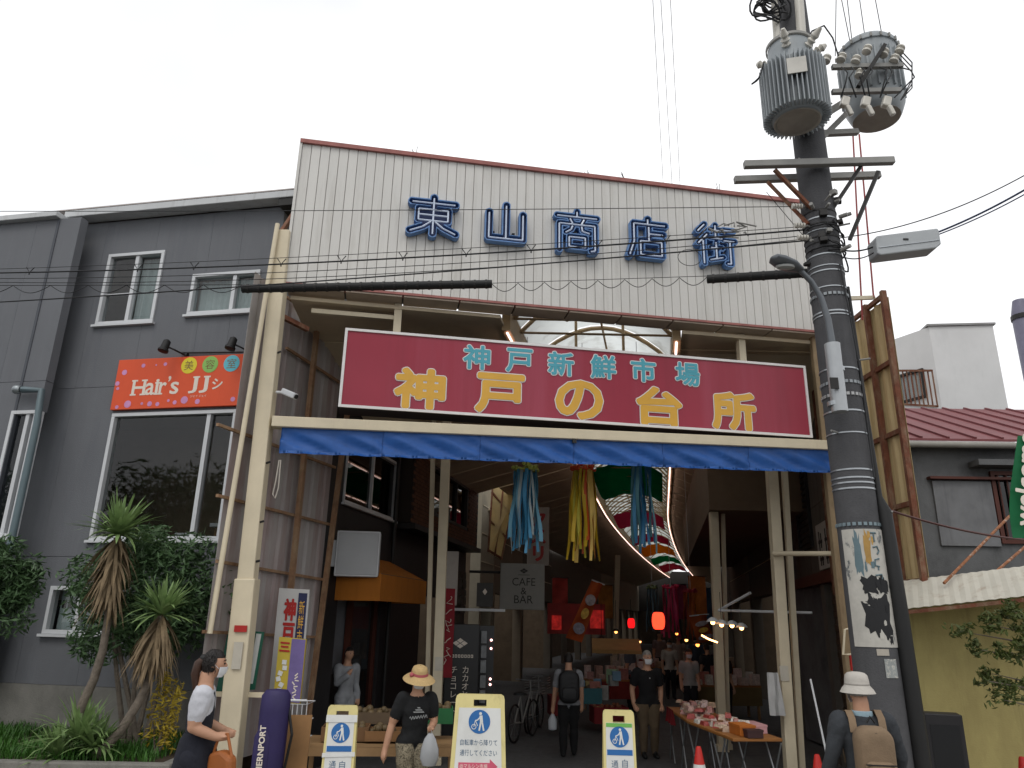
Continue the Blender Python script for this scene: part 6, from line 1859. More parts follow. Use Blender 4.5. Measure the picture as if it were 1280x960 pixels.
# ------------------------------------------------------------------ tanabata streamers
def streamer(px_, ptop, pbot, Y, w, cols, ring, label, n=16, seed=0, cat='streamer'):
    rnd = random.Random(seed)
    c = at(px_, ptop, Y); zb = at(px_, pbot, Y).z
    t = thing('paper_streamer', label, cat, V((c.x, Y, zb)), 'paper streamers hanging under the arcade roof')
    Rr = w / 2
    MB().tube([c + V((Rr * .8 * math.cos(a), Rr * .8 * math.sin(a), 0)) for a in [i * 2 * PI / 20 for i in range(21)]], .014, n=6).build('hoop', M('hoop_' + ring, ring), t)
    mb = MB()
    for k in range(26):
        a = rnd.uniform(0, 2 * PI); r = Rr * rnd.uniform(.5, 1.0)
        mb.ball(c + V((r * math.cos(a), r * math.sin(a), rnd.uniform(-.01, .07))), rnd.uniform(.02, .035), n=5)
    mb.build('paper_flowers', M('hoop_' + ring), t)
    MB().tube([c, V((c.x, Y, ZC))], .005, n=5).build('string', m_alu, t)
    for k in range(n):
        a = 2 * PI * k / n + rnd.uniform(-.15, .15)
        x0 = c + V((Rr * .8 * math.cos(a), Rr * .8 * math.sin(a), 0))
        L = (c.z - zb) * rnd.uniform(.78, 1.04)
        fl = rnd.uniform(.0, .1)
        tx = V((-math.sin(a), math.cos(a), 0)); ww = rnd.uniform(.03, .055)
        ph = rnd.uniform(0, 6)
        rows = []
        for i in range(11):
            q = i / 10
            tw = a + PI / 2 + .9 * math.sin(ph + q * 3.0)
            tv = V((math.cos(tw), math.sin(tw), 0))
            p = x0 + V((math.cos(a), math.sin(a), 0)) * fl * q - V((0, 0, L * q)) + V((.015 * math.sin(ph + q * 7), .015 * math.cos(ph + q * 5), 0))
            rows.append([p - tv * ww / 2, p + tv * ww / 2])
        cl = cols[rnd.randrange(len(cols))]
        MB().sheet(rows, .001).build('paper_strip', M('paper_' + cl, cl, rough=.5, var=.12, transl=.35), t, smooth=True)
streamer(657, 588, 690, 10.2, .36, ['#4f94b8', '#3f86ad', '#6aa0b6', '#a5b0b0'], '#9aa04a', 'blue paper streamer on the left under the valance', seed=1, n=30)
streamer(729, 588, 698, 10.4, .34, ['#c9a92c', '#c5521f', '#b9b03a', '#d8b860'], '#b8461e', 'yellow and orange paper streamer in the middle under the valance', seed=2, n=28)
streamer(800, 578, 688, 10.3, .3, ['#3e7fa6', '#356f96', '#5a8a94'], '#3f8a96', 'thin blue paper streamer on the right under the valance', seed=3, n=16)
streamer(838, 735, 800, 19, .4, ['#b32b5a', '#c04070'], '#c22a55', 'pink paper streamer deep in the passage', seed=4, n=14)
streamer(815, 735, 790, 20, .3, ['#4c6a76', '#5a7480'], '#6a7a52', 'dim grey blue paper streamer beside the pink one', seed=5, n=10)
streamer(863, 740, 800, 19, .36, ['#a9661e', '#8f4a20'], '#8a1f2c', 'dim orange paper streamer right of the pink one', seed=6, n=10)
# hanging orange banners
def hang_banner(pts, Y, col, txt, label):
    P = [at(x, y, Y + (.25 if i in (1, 2) else 0)) for i, (x, y) in enumerate(pts)]
    rows = []
    for i in range(9):
        t = i / 8
        rows.append([P[0].lerp(P[3], t).lerp(P[1].lerp(P[2], t), j / 6) + V((0, .03 * math.sin(t * 6 + j), 0)) for j in range(7)])
    t = thing('slanted_banner', label, 'banner', (P[0] + P[2]) / 2)
    MB().sheet(rows[::-1], .003).build('cloth', M('bn_' + col, col, rough=.75, var=.2, scale=5), t, smooth=True)
    ctr = (P[0] + P[1] + P[2] + P[3]) / 4 - V((0, .12, 0))
    d = (P[0] + P[1] - P[2] - P[3]).normalized()
    x = d.cross(V((0, 1, 0))).normalized() * -1
    mtx = Matrix.Translation(ctr) @ Matrix((V((x.x, x.y, x.z)), d, x.cross(d))).transposed().to_4x4()
    h = (P[0] - P[3]).length; w = (P[0] - P[1]).length
    for k, (z, r_, cc) in enumerate(((.18, .3, '#8a7f80'), (-.05, .22, '#b08a30'), (-.3, .34, '#77727c'))):
        mb = MB(); mb.add([mtx @ V((w * r_ * math.cos(a), h * (z + .09 * math.sin(a)), 0)) for a in [i * PI / 8 for i in range(16)]], [tuple(range(16))]); mb.build('printed_shape', M('bnp' + cc, cc, var=.4, scale=14), t)
    MB().tube([P[0], P[1] + (P[1] - P[0]) * .2], .014, n=6).build('pole', m_alu, t)
hang_banner(((740, 725), (753, 730), (727, 803), (707, 797)), 16, '#a84a1c', '大売出', 'slanted orange sale banner left of the passage centre')
hang_banner(((862, 770), (882, 768), (892, 800), (872, 805)), 17, '#8a3f16', '市場', 'dim orange banner right of the red lantern')
# red shop sign strip and white box unit with a yellow awning deeper on the left
c = at(728, 775, 20); f3 = Fr((c.x, c.y), (1, .1))
t = thing('red_shop_sign', 'dim red shop sign behind the slanted orange banner', 'sign', c)
MB().fbox(f3, -.9, .6, c.z - .35, c.z + .4, -.1, 0).build('board', M('dim_red', '#84211c', var=.3), t)
MB().fbox(f3, .2, .55, c.z - .2, c.z + .25, .002, .02).build('lit_panel', M('red_neon', '#b02420', emit=.35, var=.5, scale=7), t)
MB().fbox(f3, -.8, -.55, c.z - .25, c.z + .1, .002, .02).build('lit_panel', M('red_neon'), t)
c = at(770, 808, 18); f3 = Fr((c.x, c.y), (1, -.1))
t = thing('canvas_awning', 'small tan canvas awning deep on the left of the passage', 'awning', c)
MB().sheet([[f3.p(-.55 + .11 * j, c.z + .16, -.4) for j in range(11)], [f3.p(-.55 + .11 * j, c.z - .06, .45) for j in range(11)]], .01).build('cloth', M('tan_canvas', '#8a6a3e', rough=.8), t)
MB().fbox(f3, -.55, .55, c.z - .14, c.z - .06, .44, .455).build('valance', M('tan_canvas'), t)
# produce stand on the left with boxes
m_card = M('cardboard', '#8a6742', rough=.85, var=.15)
def crate(px_, py_, Y, w_, h_, d_, col, label, name='produce_box'):
    c = at(px_, py_, Y)
    f = Fr((c.x, Y), (1, .1))
    t = thing(name, label, 'box', V((c.x, Y, c.z)))
    z = c.z
    m = M('crate_' + col, col, rough=.8, var=.15)
    mb = MB(); mb.fbox(f, -w_ / 2, w_ / 2, z, z + .015, -d_, 0); mb.build('bottom', m, t)
    for a in ((-w_ / 2, w_ / 2, -.012, 0), (-w_ / 2, w_ / 2, -d_, -d_ + .012), (-w_ / 2, -w_ / 2 + .012, -d_ + .013, -.013), (w_ / 2 - .012, w_ / 2, -d_ + .013, -.013)):
        MB().fbox(f, a[0], a[1], z + .016, z + h_, a[2], a[3]).build('side', m, t)
    rr = random.Random(int(px_))
    mb = MB()
    for k in range(14): mb.ball(V(f.p(rr.uniform(-w_ / 2 + .05, w_ / 2 - .05), z + h_ - .03 + rr.uniform(0, .05), rr.uniform(-d_ + .05, -.05))), rr.uniform(.03, .045), n=6)
    mb.build('produce', M('produce_' + label[:6], rr.choice(['#6a4630', '#5a4a30', '#7a4a30']), var=.4, scale=12), t, smooth=True, kind='stuff')
pt_ = at(462, 945, 8.7)
st = thing('produce_stand', 'low wooden produce stand behind the taped stand sign', 'stand', V((pt_.x, 8.7, gz(8.7))))
f3 = Fr((pt_.x, 8.7), (1, .1)); zs = at(462, 930, 8.7).z
MB().fbox(f3, -.75, .95, zs - .03, zs, -.6, 0).build('top', m_wood, st)
for u in (-.7, .85):
    for d in (-.55, -.05): MB().fbox(f3, u, u + .05, gz(8.7), zs - .031, d - .02, d + .03).build('leg', m_wood, st)
MB().fbox(f3, -.75, .95, zs - .12, zs - .032, -.02, 0.0).build('apron', m_wood, st)
crate(430, 927, 8.72, .5, .14, .35, '#6d4f33', 'cardboard produce box at the left end of the low stand')
crate(485, 927, 8.72, .5, .1, .35, '#7d5a38', 'produce box with brown roots behind the hatted woman')
crate(455, 905, 9.2, .6, .12, .4, '#5a4a38', 'dark produce box at the back of the low stand')
crate(548, 905, 9.0, .32, .16, .3, '#1f5a33', 'green plastic basket right of the hatted woman', 'green_basket')
crate(765, 905, 16, .7, .3, .5, '#7a1f22', 'red crate at the stall deep on the left', 'stall_crate')
crate(735, 880, 16.5, .6, .3, .5, '#3a6a72', 'teal crate on the stall deep on the left', 'stall_crate')
crate(705, 895, 15.5, .5, .35, .5, '#6b1c1e', 'dark red bin beside the man with the black backpack', 'stall_bin')
# goods shelf boxes deeper left
rnd = random.Random(8)
for k in range(14):
    x, y = 712 + rnd.uniform(0, 60), 850 + rnd.uniform(-12, 30)
    c = at(x, y, 17 + rnd.uniform(-.3, .3))
    col = rnd.choice(['#8a8a86', '#6f8a6a', '#a89a6a', '#5f7f95', '#93584a'])
    o = MB().box(c, (rnd.uniform(.14, .24), .16, rnd.uniform(.16, .3)), Matrix.Rotation(rnd.uniform(-.3, .3), 3, 'Z')).build('shelf_box', M('shelfbox_' + col, col, rough=.5, var=.3, scale=9), origin=c)
    tag(o, 'small coloured box on the dim stall left of the passage', 'box', 'boxes on the dim stall')
# ------------------------------------------------------------------ things leaning at the left post
c = at(336, 960, 8.0)
gbz = gz(8)
gb = thing('golf_bag', 'purple upright golf bag with white lettering beside the left cream post', 'bag', V((c.x, 8.0, gbz)))
ztop = at(336, 862, 8.0).z
m_pur = M('purple_nylon', '#2b2350', rough=.6, var=.15, bump=.1)
MB().lathe([(.13, gbz), (.135, gbz + .05), (.13, gbz + .5), (.14, ztop - .2), (.135, ztop - .05), (.1, ztop), (.02, ztop + .01)], Matrix.Translation((c.x, 8.0, 0)), n=20, sx=1.05, sy=.9).build('body', m_pur, gb, smooth=True)
MB().lathe([(.045, gbz + .1), (.06, gbz + .15), (.06, ztop - .42), (.04, ztop - .36)], Matrix.Translation((c.x - .06, 7.9, 0)), n=14, sx=1.4, sy=.7).build('pocket', m_pur, gb, smooth=True)
fb = Fr((c.x - .05, 7.84), (1, 0))
put_text(MB(), 'SOUTHERNPORT', fb.mat(0, (gbz + ztop) / 2 - .02, .0) @ Matrix.Rotation(PI / 2, 4, 'Z'), w=.62, h=.055, bold=.0025).build('lettering', m_ltr, gb)
MB().tube([V((c.x + .13, 8.0, ztop - .15)), V((c.x + .2, 7.97, ztop - .4)), V((c.x + .14, 8.0, gbz + .4))], .014, n=6).build('strap', m_black, gb)
c = at(365, 960, 8.2); cz = at(365, 895, 8.2).z
cd = thing('cardboard_sheet', 'sheet of brown cardboard leaning by the purple golf bag', 'cardboard', V((c.x, 8.2, gz(8))))
MB().add([V((c.x - .13, 8.1, gz(8))), V((c.x + .15, 8.12, gz(8))), V((c.x + .13, 8.3, cz)), V((c.x - .13, 8.28, cz)), V((c.x - .13, 8.11, gz(8))), V((c.x + .15, 8.13, gz(8))), V((c.x + .13, 8.31, cz)), V((c.x - .13, 8.29, cz))],
         [(0, 1, 2, 3), (7, 6, 5, 4), (0, 4, 5, 1), (1, 5, 6, 2), (2, 6, 7, 3), (3, 7, 4, 0)]).build('board', m_card, cd)
MB().box(V((c.x, 8.13, gz(8) + .3)), (.2, .004, .04)).build('tape', M('brown_tape', '#6b4a2c'), cd)
ct = thing('wire_cart', 'white wire basket cart behind the golf bag', 'cart', at(358, 960, 8.6))
z0, z1 = gz(8.6) + .15, at(358, 880, 8.6).z
x0, x1 = at(335, 900, 8.6).x, at(382, 900, 8.6).x
mb = MB()
for k in range(9):
    x = x0 + (x1 - x0) * k / 8
    mb.tube([V((x, 8.6, z0)), V((x, 8.6, z1))], .005, n=5)
for k in range(6):
    z = z0 + (z1 - z0) * k / 5
    mb.tube([V((x0, 8.6, z)), V((x1, 8.6, z)), V((x1, 8.95, z)), V((x0, 8.95, z)), V((x0, 8.6, z))], .005, n=5)
mb.build('basket', m_alu, ct)
MB().tube([V((x0, 8.6, z1)), V((x0, 8.58, z1 + .04)), V((x1, 8.58, z1 + .04)), V((x1, 8.6, z1))], .012, n=6).build('handle', m_alu, ct)
for x in (x0 + .03, x1 - .03): MB().lathe([(.06, -.015), (.06, .015)], Matrix.Translation((x, 8.65, gz(8.6) + .06)) @ Matrix.Rotation(PI / 2, 4, 'Y'), n=14).build('wheel', m_black, ct)
def stand_board(pts, Y, col, label, name, deco):
    P = [at(x, y, Y) for x, y in pts]
    t = thing(name, label, 'sign', (P[2] + P[3]) / 2)
    b = V((0, .03, 0))
    MB().hexa([P[3], P[2], P[2] + b, P[3] + b], [P[0], P[1], P[1] + b, P[0] + b]).build('board', M('sb_' + col, col, rough=.5, var=.08), t)
    ux = (P[1] - P[0]).normalized(); up = ((P[0] + P[1]) - (P[2] + P[3])).normalized()
    w_, h_ = (P[1] - P[0]).length, (P[0] - P[3]).length
    def mt(s_, r): return Matrix.Translation(P[3] + (P[2] - P[3]) * s_ + (P[0] - P[3]) * r - V((0, .006, 0))) @ Matrix((ux, up, ux.cross(up))).transposed().to_4x4()
    deco(t, mt, w_, h_, P)
def deco1(t, mt, w_, h_, P):
    put_text(MB(), '神戸', mt(.42, .68), w=w_ * .36, h=h_ * .42, bold=.009, vert=True).build('red_lettering', m_tape_r, t)
    m2 = mt(.8, .6)
    mb = MB(); mb.box(V((0, 0, 0)), (w_ * .28, h_ * .7, .004)); mb.v = [m2 @ v for v in mb.v]; mb.build('navy_strip', M('navy', '#20264a'), t)
    put_text(MB(), '新鮮市場', mt(.8, .6) @ T(0, 0, .006), w=w_ * .18, h=h_ * .55, vert=True).build('strip_lettering', m_gold, t)
stand_board(((349, 735), (387, 737), (376, 868), (336, 868)), 9.5, '#b3b2b0', 'white standing board with red characters against the lattice screen', 'market_board', deco1)
def deco2(t, mt, w_, h_, P):
    m2 = mt(.74, .5)
    mb = MB(); mb.box(V((0, 0, 0)), (w_ * .5, h_ * .96, .004)); mb.v = [m2 @ v for v in mb.v]; mb.build('purple_half', M('poster_purple', '#6d5f93', var=.2), t)
    put_text(MB(), '三', mt(.25, .85), h=w_ * .3, bold=.006).build('red_mark', m_tape_r, t)
    rr = random.Random(3); mb = MB()
    for k in range(7):
        m3 = mt(.12 + .2 * rr.random(), .1 + .6 * k / 7); q = MB(); q.box(V((0, 0, 0)), (w_ * .16, h_ * .07, .004), Matrix.Rotation(rr.uniform(-.5, .5), 3, 'Z')); mb.add([m3 @ v for v in q.v], q.f)
    mb.build('printed_shapes', m_aw, t)
    mb = MB()
    for k in range(9):
        m3 = mt(.64 + .2 * rr.random(), .08 + .4 * k / 9) @ T(0, 0, .006); q = MB(); q.box(V((0, 0, 0)), (w_ * .14, h_ * .018, .002), Matrix.Rotation(rr.uniform(-.9, .9), 3, 'Z')); mb.add([m3 @ v for v in q.v], q.f)
    mb.build('printed_marks', m_ltr, t)
stand_board(((349, 796), (383, 799), (375, 880), (341, 878)), 9.2, '#b8a23a', 'yellow and purple standing poster board in front of the white one', 'poster_board', deco2)
def deco3(t, mt, w_, h_, P):
    m2 = mt(.86, .5); mb = MB(); mb.box(V((0, 0, 0)), (w_ * .14, h_ * .8, .004)); mb.v = [m2 @ v for v in mb.v]; mb.build('white_strip', m_aw, t)
stand_board(((285, 787), (330, 790), (318, 862), (270, 865)), 9.0, '#1e5a48', 'dark green board behind the left cream post', 'green_board', deco3)
MBt = MB(); MBt.box((at(300, 868, 8.9)), (.9, .06, .05)); tag(MBt.build('timber_rail', m_cream, origin=at(300, 868, 8.9)), 'short cream rail under the green board', 'rail')
# hanging white cloth by the right column
c = at(970, 868, 11.0)
rows = [[c + V((-.1 + .2 * j / 6 * (.8 + .2 * i / 8), .03 * math.sin(j * 1.4 + i * .3), .28 - .55 * i / 8)) for j in range(7)] for i in range(9)]
tag(MB().sheet(rows, .003).build('hanging_cloth', M('white_cloth', '#a9a9a8', rough=.9), smooth=True, origin=c), 'white cloth hanging beside the wide right column', 'cloth')
# broom leaning on the right wall
c = at(1026, 900, 9.6)
bm = thing('mop', 'mop with a white handle leaning near the red cone', 'mop', V((c.x, 9.6, gz(9.6))))
MB().tube([V((c.x + .05, 9.5, gz(9.6) + .1)), V((c.x - .02, 9.75, 1.25))], .012, n=8).build('handle', m_alu, bm)
MB().lathe([(.08, 0), (.06, .1), (.02, .14)], Matrix.Translation((c.x + .05, 9.5, gz(9.6))), n=12).build('head', m_dark, bm)
# parked bicycles deep left
def bicycle(px_, py_, Y, yaw, label):
    c = at(px_, py_, Y); zb = gz(Y)
    f = Fr((c.x, Y), (math.cos(yaw), math.sin(yaw)))
    t = thing('bicycle', label, 'bicycle', V((c.x, Y, zb)), 'bicycles parked at the stone wall')
    for u in (-.5, .5):
        w = MB().tube([f.p(u + .31 * math.cos(a), zb + .33 + .31 * math.sin(a), 0) for a in [i * 2 * PI / 24 for i in range(25)]], .018, n=6).build('wheel', m_black, t, smooth=True)
        mb = MB()
        for k in range(8): mb.tube([f.p(u, zb + .33, 0), f.p(u + .3 * math.cos(k * PI / 4), zb + .33 + .3 * math.sin(k * PI / 4), 0)], .003, n=4)
        mb.build('spokes', m_steel, w)
    mb = MB()
    P = dict(bb=(-.08, .3), st=(-.2, .75), hd=(.36, .8), hb=(.33, 1.0), fr=(.5, .33), rr=(-.5, .33))
    for a, b in (('bb', 'st'), ('bb', 'hd'), ('rr', 'bb'), ('rr', 'st'), ('hd', 'fr'), ('hd', 'hb')):
        mb.tube([f.p(P[a][0], zb + P[a][1], 0), f.p(P[b][0], zb + P[b][1], 0)], .015, n=6)
    mb.build('frame', m_galv, t)
    MB().tube([f.p(.2, zb + 1.02, .25), f.p(.34, zb + 1.0, .1), f.p(.34, zb + 1.0, -.1), f.p(.2, zb + 1.02, -.25)], .012, n=6).build('handlebar', m_steel, t)
    MB().lathe([(.1, 0), (.09, .04), (.03, .06)], Matrix.Translation(f.p(-.22, zb + .78, 0)), n=12, sx=1.3, sy=.8).build('saddle', m_black, t)
    mb = MB()
    for k in range(5):
        z = zb + .75 + .05 * k
        mb.tube([f.p(.45, z, .16), f.p(.75, z, .16), f.p(.75, z, -.16), f.p(.45, z, -.16), f.p(.45, z, .16)], .005, n=4)
    mb.build('basket', m_steel, t)
bicycle(655, 900, 15.0, 1.2, 'bicycle parked by the stone wall, nearer the large stand sign')
bicycle(668, 890, 16.2, 1.3, 'bicycle parked by the stone wall, farther one')

# ------------------------------------------------------------------ stalls, lights and goods deeper in the passage
rnd = random.Random(99)
sides = ('left', 'right')
for k, (px_, Y, lab) in enumerate(((775, 19.5, 'dim stall table with stacked goods on the left past the canvas awning'), (912, 18.5, 'dim stall table with stacked goods right behind the second column'),
                                   (800, 25, 'far stall table with goods on the left of the passage'), (892, 26, 'far stall table with goods on the right of the passage'))):
    c = at(px_, 880, Y); f = Fr((c.x, Y), (1, .12)); zb = gz(Y)
    t = thing('stall_table', lab, 'table', V((c.x, Y, zb)), 'stall tables deep in the passage')
    MB().fbox(f, -.8, .8, zb + .7, zb + .74, -.7, 0).build('top', m_ttop, t)
    for u in (-.75, .7):
        for d in (-.65, -.08): MB().fbox(f, u, u + .05, zb, zb + .699, d, d + .05).build('leg', m_wood, t)
    MB().fbox(f, -.8, .8, zb + .3, zb + .699, -.012, -.002).build('skirt', M('stall_skirt%d' % k, ('#7a2a26', '#6a5a3a', '#3a4a55', '#7a4a26')[k], rough=.85, var=.2), t)
    for q in range(12):
        u = -.7 + 1.4 * (q % 6) / 5; d = -.12 - .3 * (q // 6)
        h = rnd.uniform(.08, .3) + .12 * (q // 6)
        p = f.p(u, zb + .742, d)
        o = MB().box(p + V((0, 0, h / 2)), (rnd.uniform(.14, .22), .16, h), Matrix.Rotation(rnd.uniform(-.2, .2), 3, 'Z')).build('goods_pack', mats_g[rnd.randrange(len(mats_g))], origin=p)
        tag(o, 'upright pack of goods on the dim stall tables deep in the passage', 'pack', 'packs on the deep stall tables')
for k, (px_, py_, Y, col) in enumerate(((752, 800, 20, '#ff7a3a'), (770, 790, 23, '#ff9a50'), (846, 792, 24, '#ff8a40'), (858, 800, 21, '#ffb060'), (872, 806, 18, '#ff9040'), (842, 806, 28, '#ffc080'), (800, 802, 27, '#ffa060'))):
    c = at(px_, py_, Y)
    t = thing('stall_lamp', ('first', 'second', 'fifth', 'sixth', 'seventh', 'fourth', 'third')[k] + ' from left of the tiny warm stall lamps deep in the passage', 'lamp', c, 'tiny stall lamps deep in the passage')
    MB().ball(c, .045, n=6).build('bulb', M('lamp_' + col, col, emit=5), t, smooth=True)
    MB().lathe([(.11, .02), (.07, .07), (.02, .1)], Matrix.Translation(c), n=12, cap=False).build('shade', m_dark, t)
    MB().tube([c + V((0, 0, .1)), c + V((0, 0, .9))], .006, n=4).build('cord', m_black, t)
for k, (px_, py_, Y, col, lab) in enumerate(((700, 745, 22, '#8a2a22', 'dim red hanging banner above the far left stalls'), (757, 752, 24, '#8f5a1e', 'dim amber hanging banner above the far left stalls'), (850, 752, 23, '#7a2440', 'dim wine red hanging banner right of the pink streamer'),
                                       (872, 745, 20, '#a05a20', 'dim orange hanging banner before the far right stalls'), (884, 755, 25, '#36506a', 'dim blue hanging banner before the far right stalls'))):
    c = at(px_, py_, Y); f = Fr((c.x, Y), (1, rnd.uniform(-.2, .2)))
    t = thing('hanging_banner', lab, 'banner', c, 'dim hanging banners deep in the passage')
    rows = [[f.p(-.22 + .44 * j / 5, c.z + .5 - 1.0 * i / 7, .03 * math.sin(i * .9 + j)) for j in range(6)] for i in range(8)]
    MB().sheet(rows, .003).build('cloth', M('hb_' + col, col, rough=.85, var=.3, scale=5), t, smooth=True)
    MB().tube([f.p(-.25, c.z + .5, 0), f.p(.25, c.z + .5, 0)], .012, n=6).build('rod', m_dark, t)
# ------------------------------------------------------------------ people
m_skin = M('skin', '#b58a70', rough=.55, var=.06, scale=10)
m_hairb = M('dark_hair', '#1b1614', rough=.45, var=.4, scale=30, bump=.5, bscale=90)
m_hairg = M('grey_hair', '#8a8782', rough=.6, var=.2, scale=30)
m_mask = M('mask_white', '#d3d4d6', rough=.8, var=.03)
def person(label, loc, heading, H, ov=None, lean=0.0, top=None, bottom=None, shoe=None, sleeve='short', legs='long', voxel=.010, hair='short', hairm=None, mask=True, headturn=0.0, headtilt=0.0, girth=1.0, group=None, vest=False):
    J = dict(pelvis=(0, 0, .52), waist=(0, .0, .6), chest=(0, .0, .71), neck=(0, 0, .815), headb=(0, .012, .87))
    for s, n in ((1, 'R'), (-1, 'L')):
        J.update({'sh' + n: (.1 * s, 0, .79), 'el' + n: (.13 * s, -.01, .63), 'wr' + n: (.135 * s, .03, .49), 'hd' + n: (.135 * s, .045, .445),
                  'hip' + n: (.05 * s, 0, .495), 'kn' + n: (.055 * s, .012, .28), 'an' + n: (.055 * s, -.01, .05), 'toe' + n: (.062 * s, .075, .016)})
    J.update(ov or {})
    up = ['waist', 'chest', 'neck', 'headb', 'shR', 'elR', 'wrR', 'hdR', 'shL', 'elL', 'wrL', 'hdL']
    Q = {k: V(v) for k, v in J.items()}
    pv = Q['pelvis']
    Rl = Matrix.Rotation(-lean, 3, 'X')
    for k in up:
        if k in (ov or {}) and k[:2] in ('el', 'wr', 'hd'): continue
        Q[k] = pv + Rl @ (Q[k] - pv)
    HC = Q['headb'] + Rl @ V((0, .012, .06))
    Q = {k: v * H for k, v in Q.items()}
    HC = HC * H
    g = girth
    rad = dict(pelvis=.082 * g, waist=.075 * g, chest=.083 * g, neck=.036, headb=.036)
    for n in 'RL':
        rad.update({'sh' + n: .047, 'el' + n: .031 if sleeve == 'long' else .027, 'wr' + n: .021 if sleeve == 'short' else .026, 'hd' + n: .022, 'hip' + n: .064 * g, 'kn' + n: .042 if legs != 'bare' else .033,
                    'an' + n: .033 if legs != 'bare' else .022, 'toe' + n: .02, 'um' + n: .042 if sleeve == 'short' else .036})
        Q['um' + n] = Q['sh' + n].lerp(Q['el' + n], .62)
    keys = list(Q)
    tm = 4 if vest else 1
    E = [('pelvis', 'waist', tm), ('waist', 'chest', tm), ('chest', 'neck', tm), ('neck', 'headb', 0)]
    for n in 'RL':
        E += [('chest', 'sh' + n, 1), ('sh' + n, 'um' + n, 1), ('um' + n, 'el' + n, 0 if sleeve == 'short' else 1), ('el' + n, 'wr' + n, 0 if sleeve == 'short' else 1), ('wr' + n, 'hd' + n, 0),
              ('pelvis', 'hip' + n, 2), ('hip' + n, 'kn' + n, 2), ('kn' + n, 'an' + n, 2 if legs != 'bare' else 0), ('an' + n, 'toe' + n, 3)]
    ix = {k: i for i, k in enumerate(keys)}
    mb = MB()
    def limb(k):
        """one continuous tapered tube through the joints, rounded at both ends"""
        pts, rs = [], []
        for a, b in zip(k[:-1], k[1:]):
            for t in (0, .25, .5, .75):
                bulge = 1 + .10 * math.sin(PI * t) * (1 if a[:2] in ('hi', 'kn', 'sh', 'el') else 0)
                pts.append(Q[a].lerp(Q[b], t)); rs.append((rad[a] * (1 - t) + rad[b] * t) * H * bulge)
        pts.append(Q[k[-1]]); rs.append(rad[k[-1]] * H)
        mb.tube(pts, rs, n=14)
        mb.ball(Q[k[0]], rad[k[0]] * H, n=10); mb.ball(Q[k[-1]], rad[k[-1]] * H, n=8)
        for q in k[1:-1]: mb.ball(Q[q], rad[q] * H * .99, n=10)
    for n in 'RL':
        limb(['sh' + n, 'um' + n, 'el' + n, 'wr' + n, 'hd' + n]); limb(['hip' + n, 'kn' + n, 'an' + n])
        f0 = Q['an' + n] - V((0, .012 * H, .02 * H))
        mb.tube([f0, f0.lerp(Q['toe' + n], .5), Q['toe' + n]], [.026 * H, .027 * H, .02 * H], n=10); mb.ball(f0, .026 * H, n=8); mb.ball(Q['toe' + n], .021 * H, n=8)
        mb.tube([Q['wr' + n], Q['wr' + n].lerp(Q['hd' + n], .6), Q['hd' + n] + (Q['hd' + n] - Q['wr' + n]) * .12], [.018 * H, .024 * H, .02 * H], n=10)
    rings = [(.455, .03, .03), (.475, .07, .055), (.5, .088, .064), (.545, .086, .064), (.595, .079, .058), (.66, .085, .063), (.72, .094, .066), (.765, .094, .06), (.795, .078, .05), (.815, .05, .043), (.835, .037, .037), (.88, .035, .037), (.9, .03, .03)]
    tv = []
    for z, a, b in rings:
        gg = g if z < .78 else 1.0
        ctr = V((0, .004 if .5 < z < .7 else 0, z)) - pv
        ctr = (pv + Rl @ ctr) if z > .52 else pv + ctr
        for j in range(24):
            t = 2 * PI * j / 24
            o = V((a * gg * math.cos(t), b * gg * math.sin(t), 0))
            tv.append((ctr + (Rl @ o if z > .52 else o)) * H)
    R_ = len(rings)
    tf = [(i * 24 + j, i * 24 + (j + 1) % 24, (i + 1) * 24 + (j + 1) % 24, (i + 1) * 24 + j) for i in range(R_ - 1) for j in range(24)]
    tf += [tuple(range(23, -1, -1)), tuple((R_ - 1) * 24 + j for j in range(24))]
    mb.add(tv, tf)
    for n in 'RL':
        mb.tube([Q['chest'].lerp(Q['sh' + n], .2), Q['sh' + n]], [.05 * H, .046 * H], n=12)
    rx, ry, rz = .046 * H, .055 * H, .067 * H
    RH = Matrix.Rotation(headturn, 3, 'Z') @ Matrix.Rotation(-headtilt - lean * .4, 3, 'X')
    hp = lambda x, y, z: HC + RH @ V((x, y, z))
    n = 16
    vs = []; fs = []
    for i in range(n + 1):
        th = PI * i / n
        z = -math.cos(th); r = max(.02, math.sin(th))
        jaw = 1 - .22 * max(0, -z) ** 1.2
        for j in range(20):
            a = 2 * PI * j / 20
            y = math.sin(a) * r * ry * (jaw if math.sin(a) < 0 else 1 - .06 * max(0, -z))
            vs.append(hp(math.cos(a) * r * rx * jaw, y, z * rz))
    for i in range(n):
        for j in range(20): fs.append((i * 20 + j, i * 20 + (j + 1) % 20, (i + 1) * 20 + (j + 1) % 20, (i + 1) * 20 + j))
    fs += [tuple(range(19, -1, -1)), tuple(n * 20 + j for j in range(20))]
    mb.add(vs, fs)
    mb.ball(hp(0, ry * 1.02, -rz * .1), .011 * H, n=6, sz=1.3)                   # nose
    mb.tube([hp(0, ry * .9, rz * .12), hp(0, ry * 1.05, -rz * .08)], [.005 * H, .008 * H], n=6)
    for s in (-1, 1): mb.lathe([(.002, -.006 * H), (.013 * H, -.004 * H), (.013 * H, .004 * H), (.002, .006 * H)], Matrix.Translation(hp(s * rx * 1.0, -.003 * H, -.002 * H)) @ Matrix.Rotation(PI / 2, 4, 'Y'), n=10, sx=1.3)   # ears
    mb.tube([hp(-.012 * H, ry * .96, -rz * .42), hp(.012 * H, ry * .96, -rz * .42)], .004 * H, n=6)   # lips
    fing = []
